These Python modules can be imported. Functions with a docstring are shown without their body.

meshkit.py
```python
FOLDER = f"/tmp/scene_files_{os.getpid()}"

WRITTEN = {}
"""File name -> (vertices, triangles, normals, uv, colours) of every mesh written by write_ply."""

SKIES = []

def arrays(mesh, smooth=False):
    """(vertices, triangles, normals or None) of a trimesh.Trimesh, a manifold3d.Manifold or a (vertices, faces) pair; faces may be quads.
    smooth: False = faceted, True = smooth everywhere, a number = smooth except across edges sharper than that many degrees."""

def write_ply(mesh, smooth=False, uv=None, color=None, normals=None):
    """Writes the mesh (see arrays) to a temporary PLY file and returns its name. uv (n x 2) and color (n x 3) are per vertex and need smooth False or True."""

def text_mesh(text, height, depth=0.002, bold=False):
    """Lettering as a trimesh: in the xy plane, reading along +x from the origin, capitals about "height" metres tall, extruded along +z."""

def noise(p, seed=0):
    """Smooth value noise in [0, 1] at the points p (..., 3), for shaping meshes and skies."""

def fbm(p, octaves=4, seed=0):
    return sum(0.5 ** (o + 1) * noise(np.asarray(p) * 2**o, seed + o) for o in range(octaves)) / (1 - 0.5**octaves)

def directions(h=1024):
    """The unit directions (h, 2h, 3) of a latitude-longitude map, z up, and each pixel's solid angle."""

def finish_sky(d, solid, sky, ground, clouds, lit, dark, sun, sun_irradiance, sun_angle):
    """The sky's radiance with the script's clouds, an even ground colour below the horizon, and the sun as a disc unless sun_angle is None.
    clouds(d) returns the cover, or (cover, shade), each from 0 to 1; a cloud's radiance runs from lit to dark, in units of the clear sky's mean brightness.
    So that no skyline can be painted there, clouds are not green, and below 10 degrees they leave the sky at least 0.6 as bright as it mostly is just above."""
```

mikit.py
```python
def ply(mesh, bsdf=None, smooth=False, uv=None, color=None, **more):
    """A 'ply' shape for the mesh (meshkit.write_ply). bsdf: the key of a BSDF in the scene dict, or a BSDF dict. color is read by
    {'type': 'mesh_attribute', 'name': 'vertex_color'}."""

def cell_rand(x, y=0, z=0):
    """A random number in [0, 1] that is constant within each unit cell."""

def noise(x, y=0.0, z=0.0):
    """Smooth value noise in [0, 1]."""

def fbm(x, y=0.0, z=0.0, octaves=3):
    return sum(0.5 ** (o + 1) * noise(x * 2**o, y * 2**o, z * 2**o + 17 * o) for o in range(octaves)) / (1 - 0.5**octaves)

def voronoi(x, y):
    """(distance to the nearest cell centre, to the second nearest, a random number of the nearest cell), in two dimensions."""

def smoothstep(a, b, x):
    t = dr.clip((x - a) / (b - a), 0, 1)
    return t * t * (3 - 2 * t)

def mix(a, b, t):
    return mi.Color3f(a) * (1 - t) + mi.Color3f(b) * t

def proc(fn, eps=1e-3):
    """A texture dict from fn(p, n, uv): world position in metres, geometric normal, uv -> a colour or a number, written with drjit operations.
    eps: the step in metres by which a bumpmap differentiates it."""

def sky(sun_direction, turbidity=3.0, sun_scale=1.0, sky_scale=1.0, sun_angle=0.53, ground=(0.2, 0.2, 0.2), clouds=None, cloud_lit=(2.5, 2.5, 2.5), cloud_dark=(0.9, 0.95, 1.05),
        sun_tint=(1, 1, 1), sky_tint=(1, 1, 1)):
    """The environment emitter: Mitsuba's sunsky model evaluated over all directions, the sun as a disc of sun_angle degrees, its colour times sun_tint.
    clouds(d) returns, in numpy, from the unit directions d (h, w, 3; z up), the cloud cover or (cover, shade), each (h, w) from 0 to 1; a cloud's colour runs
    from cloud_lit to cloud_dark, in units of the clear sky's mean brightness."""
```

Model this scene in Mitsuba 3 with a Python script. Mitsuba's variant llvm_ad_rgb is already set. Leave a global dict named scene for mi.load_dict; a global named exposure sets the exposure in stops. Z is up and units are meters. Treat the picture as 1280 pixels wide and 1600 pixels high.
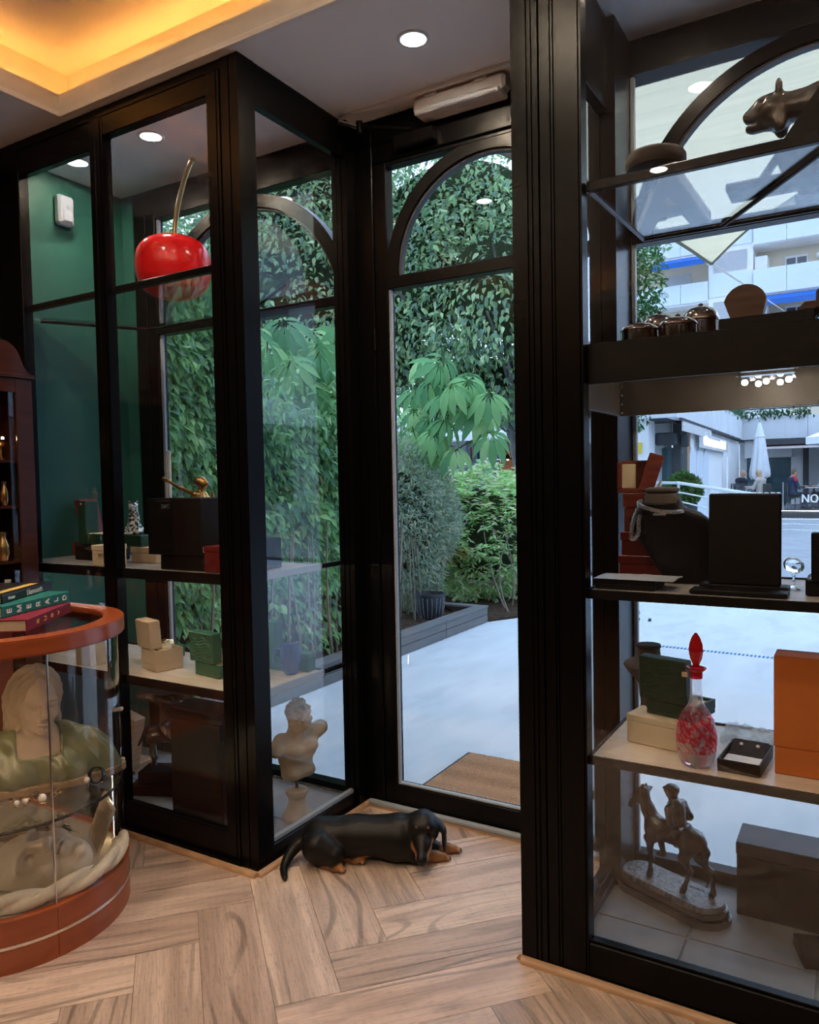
import math
import numpy as np
import trimesh
import drjit as dr
import mitsuba as mi
import mikit
import meshkit
from mikit import proc, noise, fbm, voronoi, cell_rand, smoothstep, mix
import manifold3d as m3
from shapely.geometry import Polygon, Point, LineString, box as sbox

T = mi.ScalarTransform4f
scene, labels = {}, {}

# ---------------------------------------------------------------- camera, sky, exposure
CAM = np.array([1.857, -2.0136, 1.40])
FWD = np.array([-0.51336336, 0.85722961, -0.04019267])
UP = np.array([-0.00417353, 0.0443408, 0.99900775])
scene['camera'] = {'type': 'perspective', 'fov': 56.48, 'fov_axis': 'x', 'near_clip': 0.05, 'far_clip': 400.0,
                   'to_world': T().look_at(origin=CAM.tolist(), target=(CAM + FWD).tolist(), up=UP.tolist())}
exposure = 0.5


def cloud_cover(d):
    n = meshkit.fbm(np.stack([d[..., 0] / (d[..., 2] + .25), d[..., 1] / (d[..., 2] + .25), d[..., 2]], -1) * 2.2, 4, 5)
    return np.clip(.78 + .5 * (n - .5), 0, 1), np.clip((n - .45) * 1.2, 0, 1) * .6


scene['sky'] = mikit.sky((0.35, 0.6, 0.75), turbidity=3.0, sun_scale=0.0, sky_scale=9.2, clouds=cloud_cover,
                         cloud_lit=(1.46, 1.95, 2.72), cloud_dark=(1.02, 1.36, 1.95), ground=(.2, .2, .2), sky_tint=(.9, 1, 1.1))
LAMP = 400.0      # recessed ceiling lamps
COVE = 2.7        # cove strip
STRIP = 30.0      # unseen strips under the shelves of the display cases
WARM, WHITE = (1.0, .43, .11), (1.0, .80, .58)

# ---------------------------------------------------------------- helpers
rng = np.random.default_rng(7)


def numbered(key):
    def taken(k):
        return k in scene or k in labels or k in KEYS
    if not taken(key):
        KEYS.add(key)
        return key
    i = COUNT.get(key, 0) + 1
    while taken(f'{key}_{i:03d}'):
        i += 1
    COUNT[key] = i
    KEYS.add(f'{key}_{i:03d}')
    return f'{key}_{i:03d}'


KEYS, COUNT = set(), {}


def thing(name, label, cat, group=None, kind=None):
    """The key that the parts of a thing start with."""
    key = numbered(name)
    labels[key] = {'label': label, 'category': cat}
    if group:
        labels[key]['group'] = group
    if kind:
        labels[key]['kind'] = kind
    return key


def struct(name, label=None):
    key = numbered(name)
    labels[key] = {'kind': 'structure'}
    if label:
        labels[key]['label'] = label
    return key


def put(parent, name, mesh, bsdf, smooth=False, label=None, kind=None, **more):
    """One mesh: a part of parent, or (name None) the thing's own mesh. Returns its key."""
    key = parent if name is None else numbered(f'{parent}__{name}')
    scene[key] = mesh if isinstance(mesh, dict) else mikit.ply(mesh, bsdf, smooth, **more)
    if label or kind:
        labels.setdefault(key, {})
        if label:
            labels[key]['label'] = label
        if kind:
            labels[key]['kind'] = kind
    return key


def place(parent, name, shape, to_world):
    key = numbered(f'{parent}__{name}') if name else parent
    scene[key] = {**shape, 'to_world': to_world}
    return key


def cat(*ms):
    out = []
    for m in ms:
        out += m if isinstance(m, list) else [m]
    return trimesh.util.concatenate([tm(m) for m in out])


def tm(m):
    if isinstance(m, m3.Manifold):
        a = m.to_mesh()
        return trimesh.Trimesh(a.vert_properties[:, :3], a.tri_verts, process=False)
    if isinstance(m, tuple):
        v, f, _ = meshkit.arrays(m)
        return trimesh.Trimesh(v, f, process=False)
    return m


def bx(lo, hi, b=0.0):
    """A box from corner to corner, its edges chamfered by b."""
    lo, hi = np.minimum(lo, hi).astype(float), np.maximum(lo, hi).astype(float)
    b = min(b, .45 * (hi - lo).min())
    if b <= 0:
        return trimesh.creation.box(bounds=[lo, hi])
    p = []
    for sx in (0, 1):
        for sy in (0, 1):
            for sz in (0, 1):
                c = np.where([sx, sy, sz], hi, lo)
                s = np.where([sx, sy, sz], -1, 1) * b
                p += [c + s * [0, 1, 1], c + s * [1, 0, 1], c + s * [1, 1, 0]]
    return trimesh.convex.convex_hull(np.array(p))


def rot(m, deg, axis=(0, 0, 1), about=(0, 0, 0)):
    m = tm(m).copy()
    m.apply_transform(trimesh.transformations.rotation_matrix(math.radians(deg), axis, about))
    return m


def mv(m, *t):
    m = tm(m).copy()
    m.apply_translation(t[0] if len(t) == 1 else t)
    return m


def scaled(m, s):
    m = tm(m).copy()
    m.apply_scale(s)
    return m


def lathe(profile, c=(0, 0, 0), n=40):
    m = trimesh.creation.revolve(np.array(profile, float), sections=n)
    m.apply_translation(c)
    if m.volume < 0:
        m.invert()
    return m


def tube(pts, r, n=8, caps=True):
    """A tube of radius r (number or one per point) through the points."""
    p = np.asarray(pts, float)
    r = np.broadcast_to(np.asarray(r, float), len(p))
    t = np.gradient(p, axis=0)
    t /= np.linalg.norm(t, axis=1, keepdims=True) + 1e-12
    a = np.array([0, 0, 1.0]) if abs(t[0][2]) < .9 else np.array([1.0, 0, 0])
    u = np.cross(t[0], a)
    u /= np.linalg.norm(u)
    rings = []
    for i in range(len(p)):
        u = u - t[i] * (u @ t[i])
        u /= np.linalg.norm(u)
        w = np.cross(t[i], u)
        ang = np.arange(n) * 2 * np.pi / n
        rings.append(p[i] + r[i] * (np.cos(ang)[:, None] * u + np.sin(ang)[:, None] * w))
    v = np.vstack(rings)
    f = []
    for i in range(len(p) - 1):
        for k in range(n):
            a0, a1 = i * n + k, i * n + (k + 1) % n
            f += [[a0, a1, a1 + n], [a0, a1 + n, a0 + n]]
    if caps:
        v = np.vstack([v, p[0], p[-1]])
        c0, c1, o = len(v) - 2, len(v) - 1, (len(p) - 1) * n
        for k in range(n):
            f += [[c0, (k + 1) % n, k], [c1, o + k, o + (k + 1) % n]]
    return trimesh.Trimesh(v, f, process=False)


def spline(pts, n=24):
    from scipy.interpolate import CubicSpline
    p = np.asarray(pts, float)
    s = np.r_[0, np.cumsum(np.linalg.norm(np.diff(p, axis=0), axis=1))]
    return CubicSpline(s, p)(np.linspace(0, s[-1], n))


def extrude(poly, h, z=0.0):
    m = trimesh.creation.extrude_polygon(poly, h, engine='earcut')
    m.apply_translation([0, 0, z])
    return m


def upright(poly, y0, y1):
    """A polygon in (x, z), extruded from y0 to y1."""
    m = trimesh.creation.extrude_polygon(poly, abs(y1 - y0), engine='earcut')
    m.apply_transform([[1, 0, 0, 0], [0, 0, -1, max(y0, y1)], [0, 1, 0, 0], [0, 0, 0, 1]])
    return m


def sidewise(poly, x0, x1):
    """A polygon in (y, z), extruded from x0 to x1."""
    m = trimesh.creation.extrude_polygon(poly, abs(x1 - x0), engine='earcut')
    m.apply_transform([[0, 0, 1, min(x0, x1)], [1, 0, 0, 0], [0, 1, 0, 0], [0, 0, 0, 1]])
    return m


def text_on(text, height, origin, xdir, ydir, depth=.001, bold=False, center=True):
    """Lettering that reads along xdir with its tops towards ydir."""
    m = meshkit.text_mesh(text, height, depth, bold)
    if center:
        m.apply_translation([-m.bounds[:, 0].mean(), -m.bounds[:, 1].mean(), 0])
    x, y = np.asarray(xdir, float), np.asarray(ydir, float)
    x, y = x / np.linalg.norm(x), y / np.linalg.norm(y)
    M = np.eye(4)
    M[:3, 0], M[:3, 1], M[:3, 2], M[:3, 3] = x, y, np.cross(x, y), origin
    m.apply_transform(M)
    return m


# --- bodies as smoothly joined round cones, meshed by surface nets
def cone_d(p, a, b, r1, r2):
    a, b = np.asarray(a, float), np.asarray(b, float)
    ba = b - a
    t = np.clip(((p - a) @ ba) / max(ba @ ba, 1e-12), 0, 1)
    return np.linalg.norm(p - a - t[:, None] * ba, axis=1) - (r1 + (r2 - r1) * t)


def ell_d(p, c, r, R=None):
    q = p - np.asarray(c, float)
    if R is not None:
        q = q @ np.asarray(R)
    r = np.asarray(r, float)
    k0 = np.linalg.norm(q / r, axis=1)
    k1 = np.linalg.norm(q / (r * r), axis=1)
    return k0 * (k0 - 1) / np.maximum(k1, 1e-9)


def rbox_d(p, c, h, r, R=None):
    q = p - np.asarray(c, float)
    if R is not None:
        q = q @ np.asarray(R)
    q = np.abs(q) - (np.asarray(h, float) - r)
    return np.linalg.norm(np.maximum(q, 0), axis=1) + np.minimum(q.max(1), 0) - r


def smin(a, b, k):
    h = np.clip(.5 + .5 * (b - a) / k, 0, 1)
    return b + (a - b) * h - k * h * (1 - h)


def smax(a, b, k):
    return -smin(-a, -b, k)


def joined(items, k):
    """items: functions of points -> distance."""
    def f(p):
        d = items[0](p)
        for it in items[1:]:
            d = smin(d, it(p), k)
        return d
    return f


def nets(f, lo, hi, step):
    """Surface nets: a smooth closed mesh of f = 0."""
    lo, hi = np.asarray(lo, float), np.asarray(hi, float)
    n = np.ceil((hi - lo) / step).astype(int) + 1
    ax = [lo[i] + step * np.arange(n[i]) for i in range(3)]
    g = np.stack(np.meshgrid(*ax, indexing='ij'), -1).reshape(-1, 3)
    d = np.concatenate([f(c) for c in np.array_split(g, max(1, len(g) // 200000))]).reshape(n)
    s = d < 0
    acc = np.zeros((*(n - 1), 3))
    cnt = np.zeros(n - 1)
    base = np.stack(np.meshgrid(*[np.arange(k - 1) for k in n], indexing='ij'), -1).astype(float)
    corners = [(i, j, k) for i in (0, 1) for j in (0, 1) for k in (0, 1)]

    def sl(c):
        return tuple(slice(c[i], n[i] - 1 + c[i]) for i in range(3))
    for c in corners:
        for a in range(3):
            if c[a] == 0:
                e = list(c)
                e[a] = 1
                d0, d1 = d[sl(c)], d[sl(e)]
                m = (d0 < 0) != (d1 < 0)
                t = np.where(m, d0 / np.where(m, d0 - d1, 1), 0)
                q = base + np.array(c, float)
                q[..., a] += t
                acc += q * m[..., None]
                cnt += m
    on = cnt > 0
    idx = np.full(n - 1, -1)
    idx[on] = np.arange(on.sum())
    v = lo + step * acc[on] / cnt[on][:, None]
    faces = []
    for a in range(3):
        b, c = (a + 1) % 3, (a + 2) % 3
        r = [slice(1, n[i] - 1) for i in range(3)]
        r[a] = slice(0, n[a] - 1)
        r0 = list(r)
        r1 = list(r)
        r1[a] = slice(1, n[a])
        s0, s1 = s[tuple(r0)], s[tuple(r1)]

        def cell(db, dc):
            q = [slice(1, n[i] - 1) for i in range(3)]
            q[a] = slice(0, n[a] - 1)
            q[b] = slice(1 - db, n[b] - 1 - db)
            q[c] = slice(1 - dc, n[c] - 1 - dc)
            return idx[tuple(q)]
        q = np.stack([cell(1, 1), cell(0, 1), cell(0, 0), cell(1, 0)], -1)
        faces.append(q[s0 & ~s1])
        faces.append(q[~s0 & s1][:, ::-1])
    q = np.vstack(faces)
    m = trimesh.Trimesh(v, np.vstack([q[:, [0, 1, 2]], q[:, [0, 2, 3]]]), process=False)
    trimesh.smoothing.filter_taubin(m, iterations=4)
    return m


def rgb(r, g, b):
    """A colour from 0..255 screen values."""
    c = np.array([r, g, b]) / 255.0
    return [float(x) for x in np.where(c <= .04045, c / 12.92, ((c + .055) / 1.055) ** 2.4)]


def mat(key, color, rough=.5, spec=.5, metallic=0.0, coat=0.0, two=False, **more):
    d = {'type': 'principled', 'base_color': color if isinstance(color, dict) else {'type': 'rgb', 'value': list(color)},
         'roughness': rough, 'specular': spec, **more}
    if metallic:
        d['metallic'] = metallic
        d.pop('specular')
    if coat:
        d['clearcoat'], d['clearcoat_gloss'] = coat, .92
    scene[key] = {'type': 'twosided', 'bsdf': d} if two else d
    return key


VC = {'type': 'mesh_attribute', 'name': 'vertex_color'}


def emit(mesh, radiance, smooth=False):
    return mikit.ply(mesh, {'type': 'diffuse', 'reflectance': {'type': 'rgb', 'value': [.8, .8, .8]}}, smooth,
                     emitter={'type': 'area', 'radiance': {'type': 'rgb', 'value': [float(x) for x in radiance]}})


# --- materials used everywhere
mat('black_metal', (.0022, .0020, .0022), .30, .13)
mat('black_paint', (.0035, .0035, .004), .5, .2)
mat('black_leather', (.0038, .0034, .0036), .5, .18)
mat('dark_cloth', (.02, .02, .02), .85, .3)
mat('grey_cloth', rgb(112, 104, 96), .8, .3)
mat('white_paint', (.75, .73, .70), .6, .3)
mat('grey_metal', (.30, .33, .36), .4, .5)
mat('steel', (.75, .74, .72), .18, metallic=1.0)
mat('silver_bright', (.9, .88, .84), .12, metallic=1.0)
mat('gold', (.95, .66, .30), .22, metallic=1.0)
mat('copper_dark', (.62, .50, .42), .14, metallic=1.0)
mat('cream_card', rgb(214, 196, 164), .6, .3)
mat('beige_card', rgb(188, 164, 134), .55, .35)
mat('cream_lining', rgb(232, 214, 176), .7, .2)
mat('white_card', (.78, .77, .75), .6, .3)
mat('orange_card', rgb(196, 106, 42), .6, .3)
mat('dark_grey', (.035, .037, .042), .5, .4)
scene['pane_glass'] = {'type': 'thindielectric', 'int_ior': 1.5}
scene['clear_glass'] = {'type': 'dielectric', 'int_ior': 1.5}
mat('print_white', (.8, .8, .78), .6, .2)
mat('print_gold', rgb(215, 180, 100), .5, .3)
# ================================================================ the room: floor, ceiling, walls
YD = 0.72           # plane of the street windows and of the door
WD, LD = .183, .732  # width and length of a floor board
DA = math.radians(-42)
DU, DN = np.array([math.cos(DA), math.sin(DA)]), np.array([-math.sin(DA), math.cos(DA)])
D0, N0 = -.02, -.04


def board_grain(along, across, seed):
    """Oak: long streaks, fine pores and cathedral figures, from coordinates along and across a board."""
    k = seed * 31.0
    warp = noise(along * 3 + k, across * 14, k) - .5
    ring = dr.sin((across * 95 + warp * 9 + noise(along * .9 + k, across * 4, 3.3) * 34))
    line = smoothstep(.55, .98, ring) * (.10 + .90 * smoothstep(.35, .7, noise(along * 2.2 + k, across * 7, 9)))
    pores = smoothstep(.62, .85, noise(along * 42 + k, across * 900, 2))
    broad = fbm(along * 2.2 + k, across * 20, 5)
    base = mix((.64, .485, .385), (.46, .335, .262), smoothstep(.25, .75, broad))
    tone = .86 + .26 * cell_rand(seed * 977 + 3, 7)
    pink = cell_rand(seed * 613 + 11, 2)
    fine = smoothstep(.45, .8, noise(along * 9 + k, across * 260, 4))
    base = base * (1 - .13 * fine) * mi.Color3f(tone, tone * (1 - .05 * pink), tone * (1 - .04 * pink))
    return base * (1 - .40 * line) * (1 - .22 * pores)


def board_fn(kind):
    def fn(p, n, uv):
        d = p.x * float(DU[0]) + p.y * float(DU[1]) - D0
        q = p.x * float(DN[0]) + p.y * float(DN[1]) - N0
        if kind == 0:
            return board_grain(d, q, dr.floor(q / WD) * 3 + dr.floor((d + dr.floor(q / WD) * WD) / (2 * LD)) * 17 + 100)
        return board_grain(q, d, dr.floor(d / WD) * 5 + dr.floor((q + dr.floor(d / WD) * WD) / (2 * LD)) * 29 + 307)
    return fn


for kind in (0, 1):
    mat(f'oak_board_{kind}', proc(board_fn(kind)), .36, .45)
mat('oak_trim', proc(lambda p, n, uv: mix((.56, .34, .19), (.42, .24, .13), noise(p.x * 30, p.y * 30, p.z * 90))), .4, .45)
mat('subfloor', (.12, .07, .045), .8, .2)

room_plan = Polygon([(-1.62, -5.6), (4.6, -5.6), (4.6, .02), (1.02, .02), (1.1, .08), (1.1, YD - .02), (-.03, YD - .02), (-.03, .02), (-1.62, .02)])
struct('floor')
put('floor', None, extrude(room_plan, .02, -.026), 'subfloor')
seen = Polygon([(-1.3, -1.1), (.5, -2.1), (2.6, -1.3), (2.6, 0), (1.4, YD), (-.2, YD), (-1.5, 0)]).intersection(room_plan.buffer(-.002))


def board(d0, d1, n0, n1, kind):
    g = .0006
    c = [(d0 + g, n0 + g), (d1 - g, n0 + g), (d1 - g, n1 - g), (d0 + g, n1 - g)]
    poly = Polygon([tuple((D0 + d) * DU + (N0 + n) * DN) for d, n in c]).intersection(seen)
    for g_ in getattr(poly, 'geoms', [poly]):
        if g_.is_empty or g_.geom_type != 'Polygon' or g_.area < .002:
            continue
        bm = extrude(g_, .0055, -.006)
        top = extrude(g_.buffer(-.0012, join_style=2), .0004, -.0005) if g_.area > .01 else None
        put('floor', 'plank', cat(bm, top) if top is not None else bm, f'oak_board_{kind}')


for k in range(-16, 17):
    for j in range(-3, 4):
        d = -k * WD + j * 2 * LD
        board(d, d + LD, k * WD, k * WD + WD, 0)
        board(d + LD, d + LD + WD, k * WD, k * WD + LD, 1)


def quarter_round(a, b, out, r=.018):
    """A quarter-round strip on the floor from a to b, its back towards -out."""
    a, b, out = np.array(a, float), np.array(b, float), np.array(out, float)
    ring = [(0, 0)] + [(r * math.cos(t), r * math.sin(t)) for t in np.linspace(0, math.pi / 2, 6)]
    v = [[*(e + out * u), w] for e in (a, b) for u, w in ring]
    n = len(ring)
    f = [[i, (i + 1) % n, (i + 1) % n + n] for i in range(n)] + [[i, (i + 1) % n + n, i + n] for i in range(n)]
    f += [[0, i + 1, i] for i in range(1, n - 1)] + [[n, n + i, n + i + 1] for i in range(1, n - 1)]
    m = trimesh.Trimesh(np.array(v), np.array(f), process=False)
    m.fix_normals()
    return m


for i, (a, b, o) in enumerate([((-1.62, -.018), (.0, -.018), (0, -1)), ((.0, -.018), (.0, .70), (1, 0)), ((.0, .685), (1.1, .685), (0, -1)),
                               ((1.005, -.0), (2.6, -.0), (0, -1)), ((1.005, .0), (1.1, .5), (-1, 0))]):
    struct('trim')
    put(f'trim_{i:03d}' if i else 'trim', None, quarter_round(np.array(a) + (.018 * np.array(o) * -1 if 0 else 0), b, o), 'oak_trim', smooth=30)

mat('soffit_paint', (.86, .82, .79), .7, .2)
mat('tray_paint', (.72, .66, .58), .7, .2)
mat('wall_warm', (.055, .040, .030), .7, .2)
X0, X1, Y0, Y1 = -.946, 3.7, -4.43, -.026     # the raised tray of the ceiling, edge of its lip
struct('ceiling')
soffit = Polygon([(-1.7, -5.7), (4.7, -5.7), (4.7, .9), (-1.7, .9)]).difference(sbox(X0, Y0, X1, Y1))
put('ceiling', None, extrude(soffit, .02, 2.9), 'soffit_paint')
lip = sbox(X0, Y0, X1, Y1).buffer(.018, join_style=2).difference(sbox(X0, Y0, X1, Y1))
put('ceiling', 'cove_lip', extrude(lip, .087, 2.9), 'tray_paint')
wellbox = sbox(X0, Y0, X1, Y1).buffer(.14, join_style=2)
put('ceiling', 'cove_wall', extrude(wellbox.buffer(.03, join_style=2).difference(wellbox), .25, 2.92), 'tray_paint')
put('ceiling', 'tray', extrude(wellbox.buffer(.06, join_style=2), .03, 3.16), 'tray_paint')
put('ceiling', 'edge_bead', bx((0, .583, 2.886), (1.12, .60, 2.901), .003), 'soffit_paint')
c = thing('cove_light', 'warm light strip hidden behind the ceiling tray lip', 'light strip')


def facing(p0, p1, p2, p3):
    return trimesh.Trimesh(np.array([p0, p1, p2, p3], float), [[0, 1, 2], [0, 2, 3]], process=False)


for q in (((X0, Y1 + .05, 2.926), (X0, Y1 + .044, 2.946), (X1, Y1 + .044, 2.946), (X1, Y1 + .05, 2.926)), ((X0 - .05, Y0, 2.926), (X0 - .044, Y0, 2.946), (X0 - .044, Y1, 2.946), (X0 - .05, Y1, 2.926)),
          ((X1, Y0 - .05, 2.926), (X1, Y0 - .044, 2.946), (X0, Y0 - .044, 2.946), (X0, Y0 - .05, 2.926)), ((X1 + .05, Y1, 2.926), (X1 + .044, Y1, 2.946), (X1 + .044, Y0, 2.946), (X1 + .05, Y0, 2.926))):
    scene[numbered(c + '__strip')] = emit(facing(*q), [COVE * 14 * x for x in WARM])

for nm, lo, hi in (('wall_left', (-1.72, -5.7, -.03), (-1.62, 0, 3.3)), ('wall_back', (-1.72, -5.75, -.03), (4.7, -5.6, 3.3)), ('wall_right', (4.6, -5.7, -.03), (4.7, .9, 3.3))):
    struct(nm)
    put(nm, None, bx(lo, hi), 'wall_warm')
# the shop front above and beside the windows
struct('wall_front')
put('wall_front', None, cat(bx((-1.75, .70, 2.782), (4.7, .79, 3.5)), bx((-3.2, .725, -.05), (-1.34, .79, 3.5)), bx((2.42, .70, -.05), (4.7, .79, 3.5)), bx((2.36, 0.04, 0), (2.5, .72, 2.9)), bx((2.36, -.02, 0), (4.62, .04, 2.9))), 'black_paint')
mat('green_paint', proc(lambda p, n, uv: mix((.014, .086, .074), (.018, .100, .083), noise(p.y * 6, p.z * 6, 1))), .55, .35)
struct('wall_green')
put('wall_green', None, cat(bx((-1.56, 0.0, -.02), (-1.48, .722, 2.9)), bx((-1.481, .695, -.02), (-1.40, .722, 2.9))), 'green_paint')
# ================================================================ the two glazed display cases, the street windows, the door
mat('tile_grey', proc(lambda p, n, uv: mix((.15, .155, .16), (.22, .225, .23), fbm(p.x * 9, p.y * 9, 1))), .45, .4)
mat('grout', (.30, .30, .30), .8, .2)
mat('shelf_cream', proc(lambda p, n, uv: mix((.72, .62, .49), (.60, .50, .385), fbm(p.x * 6, p.y * 60, 1))), .25, .5)
mat('shelf_grey', proc(lambda p, n, uv: mix((.34, .31, .28), (.26, .235, .21), fbm(p.x * 6, p.y * 60, 1))), .3, .5)
mat('valance', (.062, .052, .043), .5, .4)
BM = 'black_metal'


def pane(parent, lo, hi, name='pane'):
    """One sheet of glass: flat across the axis in which lo equals hi."""
    lo, hi = np.array(lo, float), np.array(hi, float)
    a = int(np.argmin(hi - lo))
    b, c = (a + 1) % 3, (a + 2) % 3
    v = np.array([lo, lo, lo, lo])
    v[1][b] = v[2][b] = hi[b]
    v[2][c] = v[3][c] = hi[c]
    return put(parent, name, trimesh.Trimesh(v, [[0, 1, 2], [0, 2, 3]], process=False), 'pane_glass')


def bar(parent, name, lo, hi, b=.003, m=BM, **kw):
    return put(parent, name, bx(lo, hi, b), m, **kw)


def grooved(parent, name, x0, x1, y0, y1, z0, z1, grooves, m=BM, w=.005, d=.006):
    """An upright with shallow grooves down its room face (at y0)."""
    p = sbox(x0, y0, x1, y1)
    for g in grooves:
        p = p.difference(sbox(g - w / 2, y0 - .01, g + w / 2, y0 + d))
    return put(parent, name, extrude(p, z1 - z0, z0), m)


L = thing('display_case', 'black framed glass display case holding the red cherry, left of the door', 'display case')
# front, in the plane y = 0
grooved(L, 'corner_post', -.100, -.018, .012, .09, 0, 2.9, [-.060])
grooved(L, 'stile', -.165, -.104, .008, .05, .02, 2.86, [-.118])
grooved(L, 'stile', -.782, -.735, .008, .05, .02, 2.86, [-.748])
bar(L, 'rail', (-.735, .008, .02), (-.165, .05, .114))
bar(L, 'rail', (-.735, .008, 2.785), (-.165, .05, 2.86))
bar(L, 'mullion', (-.822, .012, 0), (-.786, .07, 2.9))
bar(L, 'header', (-1.62, .012, 2.862), (-.10, .07, 2.9))
bar(L, 'header', (-1.62, .016, 2.752), (-.822, .05, 2.862))
bar(L, 'plinth', (-1.62, .002, 0), (-.822, .05, .114))
bar(L, 'plinth', (-.822, .002, 0), (-.10, .05, .0185), .001)
bar(L, 'end_post', (-1.62, .012, 0), (-1.30, .06, 2.9))
pane(L, (-.737, .03, .112), (-.163, .03, 2.787), 'front_pane')
pane(L, (-1.302, .034, .112), (-.82, .034, 2.754), 'front_pane')
bar(L, 'bead', (-.735, .014, .114), (-.165, .02, .122), .001)
# the side towards the door, in the plane x = 0
bar(L, 'side_stile', (-.052, .09, 0), (-.018, .098, 2.9), .001)
bar(L, 'side_rail', (-.052, .09, .0), (-.018, .64, .066))
bar(L, 'side_bead', (-.05, .09, .066), (-.03, .64, .082), .001, 'grey_metal')
bar(L, 'side_rail', (-.052, .09, 2.752), (-.018, .64, 2.9))
pane(L, (-.04, .09, .066), (-.04, .64, 2.754), 'side_pane')
grooved(L, 'back_post', -.075, .0, .625, .70, 0, 2.9, [-.05, -.025])
# floor of the case: grey tiles
put(L, 'base', bx((-1.48, .05, -.02), (-.05, .70, .004)), 'grout')
for i, (a, b) in enumerate(((-1.478, -1.05), (-1.045, -.56), (-.555, -.055))):
    put(L, 'floor_tile', bx((a, .052, .004), (b, .366, .012), .0015), 'tile_grey')
    put(L, 'floor_tile', bx((a, .37, .004), (b, .698, .012), .0015), 'tile_grey')
# shelves
put(L, 'shelf', bx((-1.478, .038, 1.046), (-.06, .46, 1.069), .002), 'shelf_grey')
bar(L, 'shelf_edge', (-1.478, .0345, 1.030), (-.06, .040, 1.070), .001, 'black_paint')
put(L, 'shelf', bx((-1.478, .040, .608), (-.06, .46, .630), .002), 'shelf_cream')
bar(L, 'shelf_edge', (-1.478, .0345, .596), (-.06, .042, .631), .001, 'black_paint')
bar(L, 'shelf_edge', (-.062, .04, .604), (-.052, .47, .634), .001, 'grey_metal')
bar(L, 'shelf_edge', (-.062, .04, 1.044), (-.052, .47, 1.071), .001, 'grey_metal')
bar(L, 'shelf_rail', (-1.478, .46, .600), (-.055, .475, .634), .001, 'black_paint')
bar(L, 'shelf_arm', (-.07, .47, .612), (-.055, .64, .630), .001, 'black_paint')
bar(L, 'shelf_arm', (-.07, .47, 1.05), (-.055, .64, 1.068), .001, 'black_paint')
gs = Polygon([(-1.46, .06), (-.10, .06), (-.10, .34), (-.55, .62), (-1.22, .62), (-1.46, .20)])
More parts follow.
